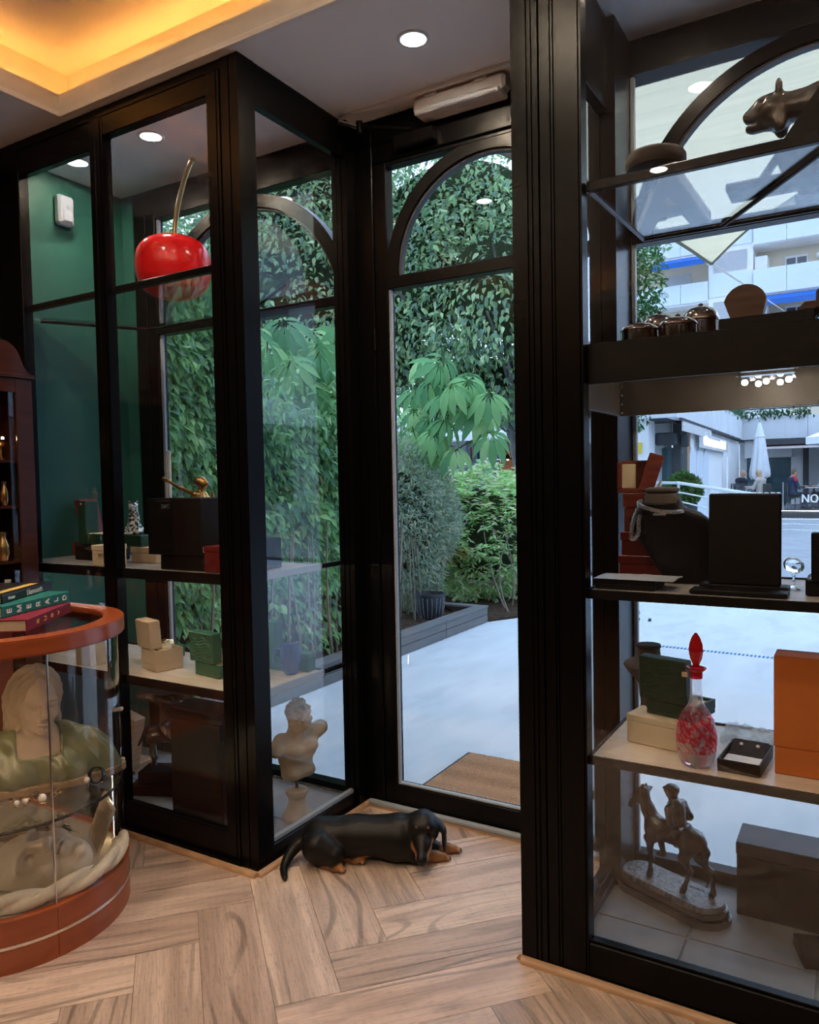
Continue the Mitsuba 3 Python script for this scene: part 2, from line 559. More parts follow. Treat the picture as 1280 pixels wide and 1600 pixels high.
put(L, 'glass_shelf', extrude(gs, .008, 2.186), 'clear_glass')
bar(L, 'glass_shelf_rail', (-1.478, .036, 2.176), (-.06, .058, 2.202), .002)
put(L, 'glass_shelf_rail', tube([(-1.46, .20, 2.180), (-1.22, .62, 2.180), (-.55, .62, 2.180), (-.10, .34, 2.180)], .007, 6), 'black_paint')
for z in (1.044, .606):   # unseen light strips, lighting the spaces under the shelves
    s = thing('shelf_light', 'thin unseen light strip under the lower shelf of the left case' if z < 1 else 'thin unseen light strip under the middle shelf of the left case', 'light strip')
    scene[s + '__strip'] = emit(bx((-1.40, .075, z - .008), (-.15, .085, z - .003)), [STRIP * (1 if z > 1 else .05) * x for x in (1, .86, .66)])
    put(s, 'channel', bx((-1.42, .070, z - .0025), (-.13, .090, z)), 'black_paint')

R = thing('display_case', 'black framed glass display case with the panther on its top shelf, right of the door', 'display case')
grooved(R, 'corner_post', 1.005, 1.083, .0, .10, 0, 2.9, [1.052, 1.066])
grooved(R, 'stile', 1.087, 1.203, .004, .05, .02, 2.87, [1.118, 1.127, 1.196], w=.004)
bar(R, 'rail', (1.203, .004, .02), (1.95, .05, .110))
bar(R, 'rail', (1.203, .004, 2.79), (1.95, .05, 2.87))
bar(R, 'header', (1.083, .012, 2.872), (2.36, .07, 2.9))
bar(R, 'plinth', (1.083, .001, 0), (2.36, .05, .0185), .001)
grooved(R, 'stile', 1.95, 2.03, .004, .05, .0, 2.9, [1.99])
bar(R, 'end_post', (2.30, .004, 0), (2.36, .05, 2.9))
pane(R, (1.20, .028, .108), (1.952, .028, 2.792), 'front_pane')
pane(R, (2.03, .028, .02), (2.30, .028, 2.872), 'front_pane')
bar(R, 'bead', (1.203, .012, .110), (1.95, .018, .117), .001)
bar(R, 'side_rail', (1.085, .10, 0), (1.125, .56, .075))
bar(R, 'side_bead', (1.1252, .10, .0), (1.1285, .52, .040), .002, 'dark_grey')
bar(R, 'side_rail', (1.085, .10, 2.60), (1.125, .56, 2.9))
pane(R, (1.105, .10, .07), (1.105, .53, 2.61), 'side_pane')
bar(R, 'side_bead', (1.102, .094, .07), (1.108, .112, 2.6), .001, 'grey_metal')
grooved(R, 'back_post', 1.0755, 1.150, .52, .698, 0, 2.9, [1.1])
for z in (.50, .72):
    put(R, 'hinge', bx((1.112, .20, z), (1.126, .225, z + .05), .002), 'steel')
put(R, 'base', bx((1.125, .05, -.02), (2.36, .70, .004)), 'grout')
for i, (a, b) in enumerate(((1.127, 1.399), (1.404, 1.746), (1.751, 2.09), (2.095, 2.358))):
    put(R, 'floor_tile', bx((a, .052, .004), (b, .325, .012), .0015), 'tile_grey')
    put(R, 'floor_tile', bx((a, .330, .004), (b, .698, .012), .0015), 'tile_grey')
for z, m in ((1.092, 'shelf_grey'), (.628, 'shelf_cream')):
    put(R, 'shelf', bx((1.205, .036, z - .020), (2.35, .47, z), .002), m)
    bar(R, 'shelf_edge', (1.200, .030, z - .024), (2.35, .037, z + .001), .001, 'black_paint')
    bar(R, 'shelf_edge', (1.198, .030, z - .020), (1.206, .48, z + .004), .001, 'black_paint')
    bar(R, 'shelf_rail', (1.198, .47, z - .022), (2.35, .485, z + .004), .001, 'black_paint')
gs = Polygon([(1.215, .06), (2.34, .06), (2.34, .55), (2.05, .55), (1.80, .06), (1.755, .10), (1.476, .535), (1.23, .55)])
put(R, 'glass_shelf', extrude(Polygon([(1.215, .06), (2.34, .06), (2.34, .55), (1.232, .55)]), .008, 2.176), 'clear_glass')
bar(R, 'glass_shelf_rail', (1.205, .036, 2.172), (1.95, .056, 2.198), .002)
bar(R, 'glass_shelf_rail', (1.225, .55, 2.168), (2.34, .562, 2.186), .002)
put(R, 'glass_shelf_rail', tube([(1.212, .05, 2.174), (1.230, .55, 2.174)], .006, 6), 'grey_metal')
put(R, 'glass_shelf_rail', tube([(1.79, .06, 2.170), (1.476, .54, 2.170)], .007, 6), 'black_paint')
bar(R, 'fascia', (1.203, .040, 1.656), (2.355, .056, 1.765), .002, 'black_leather')
bar(R, 'fascia_board', (1.203, .056, 1.750), (2.355, .50, 1.764), .002, 'black_leather')
bar(R, 'valance', (1.165, .50, 1.60), (2.355, .515, 1.764), .001, 'valance')
bar(R, 'valance', (1.150, .056, 1.60), (1.165, .515, 1.764), .001, 'valance')

# --- street windows: one pane below a transom, an arched light above
def arched_light(w, xa, xb, ya, yb, zt, ztop, cx, cz, ro, ri):
    full = sbox(xa, zt, xb, ztop)
    ring = Point(cx, cz).buffer(ro, 48).difference(Point(cx, cz).buffer(ri, 48)).intersection(full)
    put(w, 'arch', upright(ring, ya, yb), BM, smooth=25)
    bead = Point(cx, cz).buffer(ri, 48).difference(Point(cx, cz).buffer(ri - .010, 48)).intersection(full)
    put(w, 'arch_bead', upright(bead, ya + .012, yb - .01), 'dark_grey', smooth=25)
    y = (ya + yb) / 2
    pane(w, (xa, y, zt), (xb, y, ztop), 'arched_pane')


def frame_rects(w, name, rects, ya, yb, m=BM):
    for r in rects:
        bar(w, name, (r[0], ya, r[2]), (r[1], yb, r[3]), .003, m)


w1 = struct('window_1')
frame_rects(w1, 'frame', [(-1.40, -1.315, 0, 2.80), (-1.309, -1.245, 0, 2.80), (-.075, -.0, 0, 2.80), (-1.245, -.075, 0, .048), (-1.245, -.075, 2.752, 2.9)], .70, .76)
frame_rects(w1, 'transom', [(-1.245, -.075, 2.170, 2.212)], .70, .76)
frame_rects(w1, 'bead', [(-1.245, -1.228, .048, 2.752), (-.092, -.075, .048, 2.752)], .712, .73, 'grey_metal')
arched_light(w1, -1.245, -.075, .702, .758, 2.212, 2.752, -.655, 2.131, .612, .555)
pane(w1, (-1.245, .73, .046), (-.075, .73, 2.172), 'lower_pane')
h = put(w1, 'latch', bx((-1.20, .685, 1.30), (-1.17, .70, 1.58), .006), 'white_paint')
w2 = struct('window_2')
frame_rects(w2, 'frame', [(1.0755, 1.150, 0, 2.80), (2.33, 2.42, 0, 2.80), (1.15, 2.33, 0, .052), (1.15, 2.33, 2.782, 2.9)], .70, .76)
frame_rects(w2, 'transom', [(1.15, 2.33, 2.207, 2.250)], .70, .76)
frame_rects(w2, 'bead', [(1.150, 1.164, .052, 2.782)], .706, .73, 'grey_metal')
arched_light(w2, 1.15, 2.33, .702, .758, 2.25, 2.782, 1.74, 2.19, .592, .545)
pane(w2, (1.15, .73, .05), (2.33, .73, 2.209), 'lower_pane')

# --- the door
d1 = struct('door_1')
frame_rects(d1, 'frame', [(.0, .085, 0, 2.9), (1.052, 1.0745, 0, 2.9), (.085, 1.052, 2.722, 2.9)], .69, .76)
frame_rects(d1, 'stile', [(.090, .150, .012, 2.716), (.985, 1.050, .012, 2.716)], .694, .75)
frame_rects(d1, 'rail', [(.150, .985, .012, .110), (.150, .985, 2.198, 2.248), (.150, .985, 2.700, 2.716)], .694, .75)
frame_rects(d1, 'bead', [(.150, .160, .110, 2.198), (.150, .985, .110, .120)], .70, .722, 'grey_metal')
arched_light(d1, .150, .985, .696, .748, 2.248, 2.702, .600, 2.262, .452, .402)
pane(d1, (.15, .722, .108), (.985, .722, 2.20), 'lower_pane')
put(d1, 'threshold', tube([(.02, .676, .020), (1.10, .676, .020)], .013, 12), 'grey_metal', smooth=40)
for z in (.35, 1.15, 1.95):
    put(d1, 'hinge', tube([(.087, .688, z), (.087, .688, z + .09)], .008, 8), 'black_metal', smooth=30)
k = thing('door_closer', 'black door closer arm above the glass door', 'door closer')
put(k, 'body', bx((.215, .645, 2.735), (.40, .6895, 2.79), .006), 'black_metal')
put(k, 'arm', tube([(.30, .655, 2.80), (.10, .585, 2.83)], .009, 8), 'black_metal', smooth=30)
put(k, 'arm', tube([(.10, .585, 2.826), (.02, .56, 2.86), (.0, .60, 2.87)], .009, 8), 'steel', smooth=30)
put(k, 'pivot', lathe([(0, 0), (.014, 0), (.014, .05), (0, .05)], (.10, .585, 2.80), 12), 'black_metal', smooth=30)

# --- lamps
def recessed_light(x, y, z, label, group=None, s=1.0, r=.045):
    k = thing('recessed_light', label, 'light', group)
    put(k, 'rim', lathe([(r, 0), (r + .012, 0), (r + .010, -.004), (r, -.004)], (x, y, z), 28), 'white_paint', smooth=30)
    a = np.linspace(0, 2 * np.pi, 25)[:-1]
    v = np.vstack([[[x, y, z - .002]], np.c_[x + r * np.cos(a), y + r * np.sin(a), np.full(24, z - .002)]])
    f = [[0, (i + 1) % 24 + 1, i + 1] for i in range(24)]
    scene[k + '__lens'] = emit(trimesh.Trimesh(v, f, process=False), [LAMP * s * q for q in WHITE])
    return k


recessed_light(.532, .284, 2.9, 'round recessed light in the soffit in front of the glass door')
recessed_light(-1.274, .29, 2.9, 'round recessed light in the case, beside the green wall', s=.55)
recessed_light(-.782, .294, 2.9, 'round recessed light above the red cherry', s=.55)
recessed_light(1.304, .303, 2.9, 'round recessed light above the left end of the right case', s=.3)
recessed_light(1.95, .303, 2.9, 'round unseen recessed light above the far end of the right case', s=.55)  # out of view, continues the row and lights the right case
for i in range(4):  # unseen tray lamps, placed to light the floor and the room
    for j in ((0, 1) if i < 2 else (1,)):
        recessed_light(-.22 + 1.05 * i, -1.0 - 1.5 * j, 3.16, f'{("first", "second", "third", "fourth")[i]} round unseen ceiling tray light from the green wall, {("row near the door", "row away from the door")[j]}', 'unseen lights in the ceiling tray', s=1.0, r=.05)

e = thing('emergency_light', 'long white emergency light fitting under the ceiling above the door', 'light fitting')
mat('fitting_white', (.62, .58, .55), .4, .5)
put(e, 'housing', bx((.33, .615, 2.835), (.72, .685, 2.893), .012), 'fitting_white')
put(e, 'diffuser', cat(*[bx((.345, .600 + .018 * i, 2.818), (.705, .614 + .018 * i, 2.838), .005) for i in range(5)]), 'fitting_white')
put(e, 'clip', bx((.39, .606, 2.878), (.44, .617, 2.90), .002), 'fitting_white')
put(e, 'clip', bx((.60, .606, 2.878), (.65, .617, 2.90), .002), 'fitting_white')
s = thing('motion_sensor', 'white motion sensor high on the green wall', 'sensor')
put(s, 'case', rot(bx((-1.478, .30, 2.66), (-1.435, .385, 2.80), .010), 0), 'white_paint')
put(s, 'lens', bx((-1.436, .318, 2.675), (-1.428, .368, 2.735), .004), 'print_white')
put(s, 'dot', lathe([(0, 0), (.006, 0), (.006, .003), (0, .003)], (0, 0, 0), 12).apply_transform([[0, 0, 1, -1.430], [0, 1, 0, .343], [-1, 0, 0, 2.745], [0, 0, 0, 1]]), 'steel')
CASE_R = R
# ================================================================ outside: pavement, planting, plaza, buildings
def leaf_mat(key, base=None, trans=1.0, rough=.34):
    scene[key] = {'type': 'principledthin', 'base_color': VC if base is None else {'type': 'rgb', 'value': list(base)}, 'roughness': rough,
                  'diff_trans': trans, 'spec_trans': 0.0, 'eta': 1.4}
    return key


leaf_mat('leaf')


def pave(p, n, uv):
    a = fbm(p.x * 1.3, p.y * 1.3, 2)
    s = smoothstep(.60, .78, fbm(p.x * 5, p.y * 2.2, 7))
    sp = smoothstep(.80, .86, noise(p.x * 60, p.y * 60, 1)) * .25
    w = fbm(p.x * 7 + 3 * a, p.y * 1.6, 5)
    return mix((.61, .66, .70), (.43, .475, .51), .55 * a + .45 * w) * (1 - .07 * s)


mat('pavement_concrete', proc(pave), .75, .25)
mat('asphalt', proc(lambda p, n, uv: mix((.22, .24, .26), (.30, .32, .34), fbm(p.x * 3, p.y * 3, 1))), .7, .3)
mat('soil', proc(lambda p, n, uv: mix((.022, .016, .012), (.07, .05, .036), noise(p.x * 55, p.y * 55, p.z * 55))), .95, .1)
mat('road_white', (.75, .76, .77), .7, .2)
struct('pavement')
put('pavement', None, bx((-40, YD + .2, -.12), (40, 70, -.006)), 'pavement_concrete')
put('pavement', 'door_step', bx((-1.3, .70, -.1), (2.4, YD + .25, -.004)), 'pavement_concrete')
k = thing('guide_line', 'dotted blue line set into the pale pavement', 'guide line')
mat('blue_dot', rgb(70, 120, 165), .6, .3)
for i in range(34):
    x = .30 + i * .0293
    put(k, 'stud', bx((x, 4.43 - (x - .3) * .065 - .025, -.007), (x + .017, 4.43 - (x - .3) * .065 + .025, -.001), .002), 'blue_dot')
struct('road')
put('road', None, bx((-.9, 8.9, -.02), (14, 24.2, -.002)), 'asphalt')
put('road', 'kerb', bx((-.9, 8.72, -.02), (14, 8.9, .03), .01), 'dark_grey')
for a, b in (((-.5, 15.3), (-.18, 12.2)), ((.9, 16.5), (1.9, 12.4)), ((-.4, 19.5), (3.2, 18.6)), ((-.4, 22), (4.2, 20.4)), ((2.6, 14), (4, 12))):
    a, b = np.array(a), np.array(b)
    d = (b - a) / np.linalg.norm(b - a)
    q = np.array([-d[1], d[0]]) * .06
    put('road', 'marking', extrude(Polygon([a - q, b - q, b + q, a + q]), .002, -.002), 'road_white')

# coir mat outside the door
mat('coir', proc(lambda p, n, uv: mix((.42, .235, .13), (.23, .125, .07), .6 * noise(p.x * 260, p.y * 260, 3) + .4 * smoothstep(.2, .8, .5 + .5 * dr.sin(p.y * 420)))), .95, .1)
k = thing('doormat', 'brown coir doormat on the pavement outside the door', 'doormat')
xs, ys = np.meshgrid(np.linspace(0, 1, 110), np.linspace(0, 1, 70), indexing='ij')
z = .016 + .004 * meshkit.noise(np.stack([xs * 90, ys * 60, xs * 0], -1)) + .003 * np.sin(ys * 70 * np.pi)
edge = np.minimum(np.minimum(xs, 1 - xs) * 40, np.minimum(ys, 1 - ys) * 30).clip(0, 1)
v = np.stack([.11 + xs * .92, .88 + ys * .57 , z * edge - .005], -1).reshape(-1, 3)
ii = np.arange(110 * 70).reshape(110, 70)
put(k, 'pile', (v, np.stack([ii[:-1, :-1], ii[1:, :-1], ii[1:, 1:], ii[:-1, 1:]], -1).reshape(-1, 4)), 'coir', smooth=True)
put(k, 'backing', bx((.105, .875, -.006), (1.035, 1.455, .001), .001), 'dark_grey')

# --- leaves
def leaf_template(l, w, droop=.25, fold=.25, n=3, power=.8):
    """A pointed leaf from the origin along +x, top towards +z, folded along the midrib."""
    t = np.linspace(0, 1, n + 1)
    half = w / 2 * np.sin(np.pi * np.clip(t, 0, 1) ** power) * (1 - .15 * t)
    half[0] = half[-1] = 0
    v, f = [], []
    for i in range(n + 1):
        x, zc = l * t[i], -droop * l * t[i] ** 2
        v.append((x, 0, zc))
        if 0 < i < n:
            v += [(x, half[i], zc + fold * half[i]), (x, -half[i], zc + fold * half[i])]
    idx = lambda i: 0 if i == 0 else 1 + 3 * (i - 1)
    for i in range(n):
        a, b = idx(i), idx(i + 1)
        if i == 0:
            f += [[a, b, b + 1], [a, b + 2, b]]
        elif i == n - 1:
            f += [[a, b, a + 1], [a, a + 2, b]]
        else:
            f += [[a, b, b + 1], [a, b + 1, a + 1], [a, a + 2, b + 2], [a, b + 2, b]]
    return np.array(v), np.array(f)


def frames(dirs, ups):
    x = dirs / np.linalg.norm(dirs, axis=1, keepdims=True)
    y = np.cross(ups, x)
    y /= np.linalg.norm(y, axis=1, keepdims=True) + 1e-9
    return np.stack([x, y, np.cross(x, y)], -1)


def leaves_mesh(tpl, pos, R, size):
    v, f = tpl
    V = np.einsum('nij,kj->nki', R, v) * size[:, None, None] + pos[:, None]
    F = f[None] + (np.arange(len(pos)) * len(v))[:, None, None]
    return V.reshape(-1, 3), F.reshape(-1, 3)


def tint(cols, n, per, jitter=.12):
    cols = np.array(cols)
    c = cols[rng.integers(0, len(cols), n)] * (1 + jitter * rng.normal(size=(n, 1)))
    return np.repeat(np.clip(c, .003, .9), per, 0)


def foliage(key, tpl, pos, out, size, cols, droop=.8, spread=.8, name='foliage', n_single=0):
    """Leaves at pos, pointing outwards and down; the first n_single nearest the camera are parts of their own, the rest one part."""
    n = len(pos)
    d = out + rng.normal(size=(n, 3)) * spread + np.array([0, 0, -droop])
    up = out + np.array([0, 0, .9]) + rng.normal(size=(n, 3)) * .35
    R = frames(d, up)
    s = size * (.7 + .6 * rng.random(n))
    if n_single:
        order = np.argsort(np.linalg.norm(pos - CAM, axis=1) / s)
        pos, R, s = pos[order], R[order], s[order]
        shapes = [mikit.ply(trimesh.Trimesh(*tpl, process=False), leaf_mat(f'{key}_leaf_{i}', c)) for i, c in enumerate(cols)]
        for i in range(n_single):
            M = np.eye(4)
            M[:3, :3], M[:3, 3] = R[i] * s[i], pos[i]
            place(key, 'leaf', shapes[i % len(cols)], T(M.tolist()))
        pos, R, s = pos[n_single:], R[n_single:], s[n_single:]
    V, F = leaves_mesh(tpl, pos, R, s)
    put(key, name, (V, F), 'leaf', color=tint(cols, len(pos), len(tpl[0])), kind='stuff')


def wall_points(n, x, y0, y1, z0, z1, bulge, seed):
    """Points on a bulging hedge face at x (facing +x) and their outward directions."""
    p = np.stack([np.full(n, x), rng.uniform(y0, y1, n), z0 + (z1 - z0) * rng.random(n)], -1)
    b = meshkit.fbm(p * [0, 3.5, 3.5] + seed, 3) - .5
    p[:, 0] += bulge * 2 * b - rng.random(n) ** 2 * .14
    return p, np.tile([1.0, -.25, .1], (n, 1))


def blob_points(n, c, r, seed, shell=.35, lump=.35, lower=-.6):
    d = rng.normal(size=(n * 2, 3))
    d /= np.linalg.norm(d, axis=1, keepdims=True)
    d = d[d[:, 2] > lower][:n]
    rad = (1 + lump * 2 * (meshkit.fbm(d * 2.2 + seed, 3) - .5)) * (1 - shell * rng.random(len(d)) ** 1.7)
    return np.array(c) + d * np.array(r) * rad[:, None], d


mat('bark_pale', proc(lambda p, n, uv: mix((.30, .26, .21), (.16, .135, .11), noise(p.x * 40, p.y * 40, p.z * 12))), .85, .2)
mat('bark_grey', proc(lambda p, n, uv: mix((.20, .19, .175), (.10, .095, .09), noise(p.x * 22, p.y * 22, p.z * 7))), .85, .2)
mat('dark_fill', proc(lambda p, n, uv: mix((.012, .022, .010), (.03, .045, .02), noise(p.x * 25, p.y * 25, p.z * 25))), .95, .1)  # dark tone put in for the shaded inside of the foliage


def stems(key, bases, height, spread, r, m='bark_pale', name='stem', lean=(0, 0)):
    for b in bases:
        top = np.array(b) + [spread * rng.normal() + lean[0], spread * rng.normal() + lean[1], height * (.8 + .4 * rng.random())]
        mid = (np.array(b) + top) / 2 + rng.normal(size=3) * [spread * .5, spread * .5, 0]
        put(key, name, tube(spline([b, mid, top], 7), np.linspace(r, r * .6, 7), 5), m, smooth=True)


GREEN_DARK = [(0.238, 0.467, 0.197), (0.182, 0.37, 0.175), (0.307, 0.584, 0.257), (0.218, 0.41, 0.281), (0.418, 0.661, 0.326)]
hz = thing('hedge', 'tall dark green hedge of drooping pointed leaves along the left edge of the pavement', 'hedge')
tl = leaf_template(.078, .036, .30, .3, 4)
pts = [wall_points(5200, -1.60, .95, 1.75, .55, 2.75, .10, 1), wall_points(7200, -1.66, 1.7, 3.45, .62, 1.93, .14, 2)]
top = np.stack([rng.uniform(-2.2, -1.5, 1500), rng.uniform(1.7, 3.45, 1500), 1.90 + .14 * rng.normal(size=1500)], -1)
low = wall_points(500, -1.62, 1.0, 3.4, .15, .6, .1, 3)
pos = np.vstack([pts[0][0], pts[1][0], top, low[0]])
out = np.vstack([pts[0][1], pts[1][1], np.tile([.3, -.3, .6], (1500, 1)), low[1]])
foliage(hz, tl, pos, out, 1.0, GREEN_DARK, droop=1.0, spread=.55, n_single=300)
put(hz, 'twigs', cat(bx((-2.15, .97, .10), (-1.86, 1.75, 2.7)), bx((-2.2, 1.7, .10), (-1.92, 3.6, 1.85))), 'dark_fill')  # solid dark filling that blocks the view through the leaves
stems(hz, [(-1.72 + .16 * rng.random(), y + .05 * rng.random(), .06) for y in np.arange(1.0, 3.45, .085)], .95, .06, .011)

k = thing('planter', 'low grey timber planter bed edged with boards beside the pavement', 'planter')
mat('board_grey', proc(lambda p, n, uv: mix((.115, .118, .122), (.17, .172, .175), fbm(p.x * 30, p.y * 4, p.z * 30))), .6, .35)
for i, (a, b) in enumerate(((.95, 2.45), (2.456, 3.93), (3.936, 4.80))):
    for z0, z1 in ((-.004, .068), (.073, .140)):
        put(k, 'board', bx((-1.37, a, z0), (-1.345, b, z1), .003), 'board_grey')
    put(k, 'cap_board', bx((-1.46, a, .141), (-1.335, b, .162), .003), 'board_grey')
put(k, 'board', bx((-2.05, 4.775, -.004), (-1.345, 4.80, .068), .003), 'board_grey')
put(k, 'board', bx((-2.05, 4.775, .073), (-1.345, 4.80, .140), .003), 'board_grey')
put(k, 'cap_board', bx((-2.05, 4.70, .141), (-1.46, 4.81, .162), .003), 'board_grey')
xs, ys = np.meshgrid(np.linspace(-2.6, -1.37, 30), np.linspace(.95, 4.78, 80), indexing='ij')
z = .07 + .05 * meshkit.noise(np.stack([xs * 14, ys * 14, xs * 0], -1))
ii = np.arange(30 * 80).reshape(30, 80)
put(k, 'far_soil', extrude(Polygon([(-4.2, 4.81), (-1.35, 4.81), (-1.02, 5.4), (-.85, 6.3), (-.95, 8.2), (-4.2, 8.4)]), .03, -.012), 'soil')
put(k, 'soil', (np.stack([xs, ys, z], -1).reshape(-1, 3), np.stack([ii[:-1, :-1], ii[1:, :-1], ii[1:, 1:], ii[:-1, 1:]], -1).reshape(-1, 4)), 'soil', kind='stuff')

k = thing('plant_pot', 'dark ribbed plant pot standing in the grey planter', 'plant pot')
mat('pot_dark', (.030, .036, .045), .45, .4)
cpot = (-1.70, 4.28, .10)
put(k, 'body', lathe([(0, 0), (.105, 0), (.125, .05), (.138, .14), (.140, .225), (.128, .225), (.122, .20), (0, .20)], cpot, 40), 'pot_dark', smooth=35)
put(k, 'rim', lathe([(.139, .205), (.146, .208), (.146, .232), (.130, .232), (.130, .205)], cpot, 40), 'pot_dark', smooth=35)
for a in np.linspace(0, 2 * np.pi, 21)[:-1]:
    c_, s_ = math.cos(a), math.sin(a)
    put(k, 'rib', tube([(cpot[0] + r_ * c_, cpot[1] + r_ * s_, cpot[2] + z_) for r_, z_ in ((.108, .005), (.126, .05), (.139, .14), (.141, .20))], .0028, 4), 'grey_metal')
put(k, 'soil', lathe([(0, .205), (.125, .203), (0, .2)], cpot, 20), 'soil')

GREY_GREEN = [(0.315, 0.429, 0.296), (0.24, 0.339, 0.255), (0.448, 0.554, 0.395), (0.373, 0.446, 0.375), (0.562, 0.554, 0.375)]
h2 = thing('hedge', 'grey-green upright bush with thin stems behind the plant pot', 'bush')
b0, o0 = blob_points(17000, (-2.22, 4.62, .98), (.62, .66, .84), 4, .35, .3, -1)
foliage(h2, leaf_template(.062, .017, .2, .3, 3), b0, o0, 1.0, GREY_GREEN, droop=.1, spread=.8)
put(h2, 'twigs', scaled(trimesh.creation.icosphere(2, 1), [.34, .34, .55]).apply_translation((-2.35, 4.85, .95)), 'dark_fill')
stems(h2, [(-2.2 + .5 * rng.random(), 4.1 + .6 * rng.random(), .06) for _ in range(16)], .95, .10, .006)
LIME = [(0.648, 0.88, 0.408), (0.467, 0.779, 0.328), (0.856, 0.88, 0.546), (0.363, 0.648, 0.301), (0.88, 0.88, 0.709)]
h3 = thing('hedge', 'bright yellow-green rounded bush at the far end of the planter', 'bush')
tl3 = leaf_template(.085, .030, .15, .25, 3)
for j, (c_, r_) in enumerate((((-2.05, 6.1, .76), (.78, .75, .80)), ((-1.75, 7.2, .80), (.85, .75, .82)), ((-2.55, 5.7, .9), (.55, .5, .70)))):
    b, o = blob_points(1350, c_, r_, 8 + j, .22, .3, -1)
    q = np.repeat(b, 8, 0)
    ang = rng.random(len(q)) * 2 * np.pi
    oo = np.repeat(o, 8, 0) * .35 + np.stack([np.cos(ang), np.sin(ang), .15 * rng.normal(size=len(q))], -1)
    foliage(h3, tl3, q + rng.normal(size=q.shape) * .012, oo, 1.0, LIME, droop=.1, spread=.15)
    put(h3, 'twigs', scaled(trimesh.creation.icosphere(2, 1), np.array(r_) * .68).apply_translation(c_), 'dark_fill')
stems(h3, [(-1.5 + .25 * rng.random(), 5.3 + 1.2 * rng.random(), 0) for _ in range(9)], .8, .15, .010)

# umbrella tree: stalked whorls of long leaflets
ut = thing('umbrella_tree', 'bright green umbrella tree with fans of long drooping leaflets above the hedge', 'tree')
lt = leaf_template(.27, .092, .42, .25, 6, 1.2)
cols_ut = [(.26, .50, .20), (.17, .38, .16), (.36, .58, .25), (.13, .31, .14)]
leaflet = [mikit.ply(trimesh.Trimesh(*lt, process=False), leaf_mat(f'umbrella_leaf_{i}', c, .6, .3), smooth=50) for i, c in enumerate(cols_ut)]
whorls = [(-1.55, 4.5, 2.30), (-1.80, 4.75, 2.62), (-1.32, 4.7, 2.06), (-2.15, 4.8, 2.35), (-1.78, 4.55, 1.88), (-1.50, 4.75, 2.50), (-2.0, 4.6, 1.95), (-1.71, 4.6, 2.53), (-1.40, 4.6, 2.37), (-1.93, 4.7, 2.42), (-2.08, 4.8, 2.68), (-1.65, 4.6, 2.02), (-1.20, 4.6, 2.22), (-1.92, 4.65, 2.05), (-1.57, 4.6, 1.72), (-1.19, 4.65, 1.86), (-1.87, 4.65, 1.70), (-1.46, 4.65, 2.09), (-2.06, 4.65, 2.13), (-1.74, 4.65, 2.27), (-2.1, 4.65, 1.82),
          (-2.1, 2.69, 2.69), (-2.1, 3.09, 2.68), (-2.1, 3.46, 2.76), (-2.1, 2.76, 2.5), (-2.1, 3.17, 2.45), (-2.1, 3.49, 2.38), (-2.1, 2.79, 2.25), (-2.1, 3.25, 2.24), (-2.1, 2.59, 2.08), (-2.1, 3.43, 2.15), (-2.1, 2.98, 2.06), (-1.75, 2.35, 2.32), (-1.78, 2.75, 2.42), (-1.8, 3.05, 2.28), (-1.75, 2.55, 2.15), (-1.72, 2.95, 2.12),
          (-2.0, 3.2, 2.35), (-2.25, 3.4, 2.48), (-1.9, 2.9, 2.50), (-2.1, 2.6, 2.42), (-1.85, 2.55, 2.20), (-2.15, 2.9, 2.22), (-1.9, 2.3, 2.45), (-2.0, 2.3, 2.15), (-1.8, 3.1, 2.05), (-2.2, 2.5, 2.62), (-2.05, 2.1, 2.30), (-1.82, 2.75, 1.98), (-2.0, 3.5, 2.15), (-2.3, 3.7, 2.3), (-1.85, 3.35, 1.9), (-2.3, 3.1, 2.7), (-2.1, 3.6, 1.95), (-1.8, 2.2, 2.05), (-2.4, 2.2, 2.4), (-2.75, 4.6, 2.05), (-1.78, 3.6, 2.12)]
nl, more = 0, []
for i, wp in enumerate(whorls):
    wp = np.array(wp) + rng.normal(size=3) * .02
    trunk = np.array([-2.2, 5.0, 1.35 + .3 * rng.random()] if wp[1] > 4.2 else [-2.75, 3.2, 1.4 + .3 * rng.random()])
    lf = put(ut, 'leaf', tube(spline([trunk, (trunk + wp) / 2 + [0, 0, .08], wp], 7), np.linspace(.012, .006, 7), 5), leaf_mat('umbrella_stalk', (.13, .20, .06), .2) if i == 0 else 'umbrella_stalk', smooth=True)
    n = 8 + int(rng.integers(0, 2))
    axis = np.array([.45, -.55, .6]) + rng.normal(size=3) * .25
    axis /= np.linalg.norm(axis)
    u = np.cross(axis, [0, 0, 1.0])
    u /= np.linalg.norm(u)
    w_ = np.cross(axis, u)
    a0 = rng.random() * 6
    for j in range(n):
        a = a0 + 2 * np.pi * j / n
        d = np.cos(a) * u + np.sin(a) * w_ - axis * .12 + np.array([0, 0, -.62])
        R = frames(d[None], (axis + [0, 0, .3])[None])[0]
        M = np.eye(4)
        M[:3, :3], M[:3, 3] = R * (.75 + .35 * rng.random()), wp + d * .03
        ci = (i * 3 + (j == 2)) % 4
        if nl < 300:
            place(lf, 'leaflet', leaflet[ci], T(M.tolist()))
        else:
            more.append(((M[:3, :3] @ lt[0].T).T + M[:3, 3], cols_ut[ci]))
        nl += 1
nv = len(lt[0])
put(ut, 'foliage', (np.vstack([v_ for v_, _ in more]), np.vstack([lt[1] + nv * i for i in range(len(more))])), 'leaf', color=np.repeat(np.array([c for _, c in more]), nv, 0), kind='stuff')
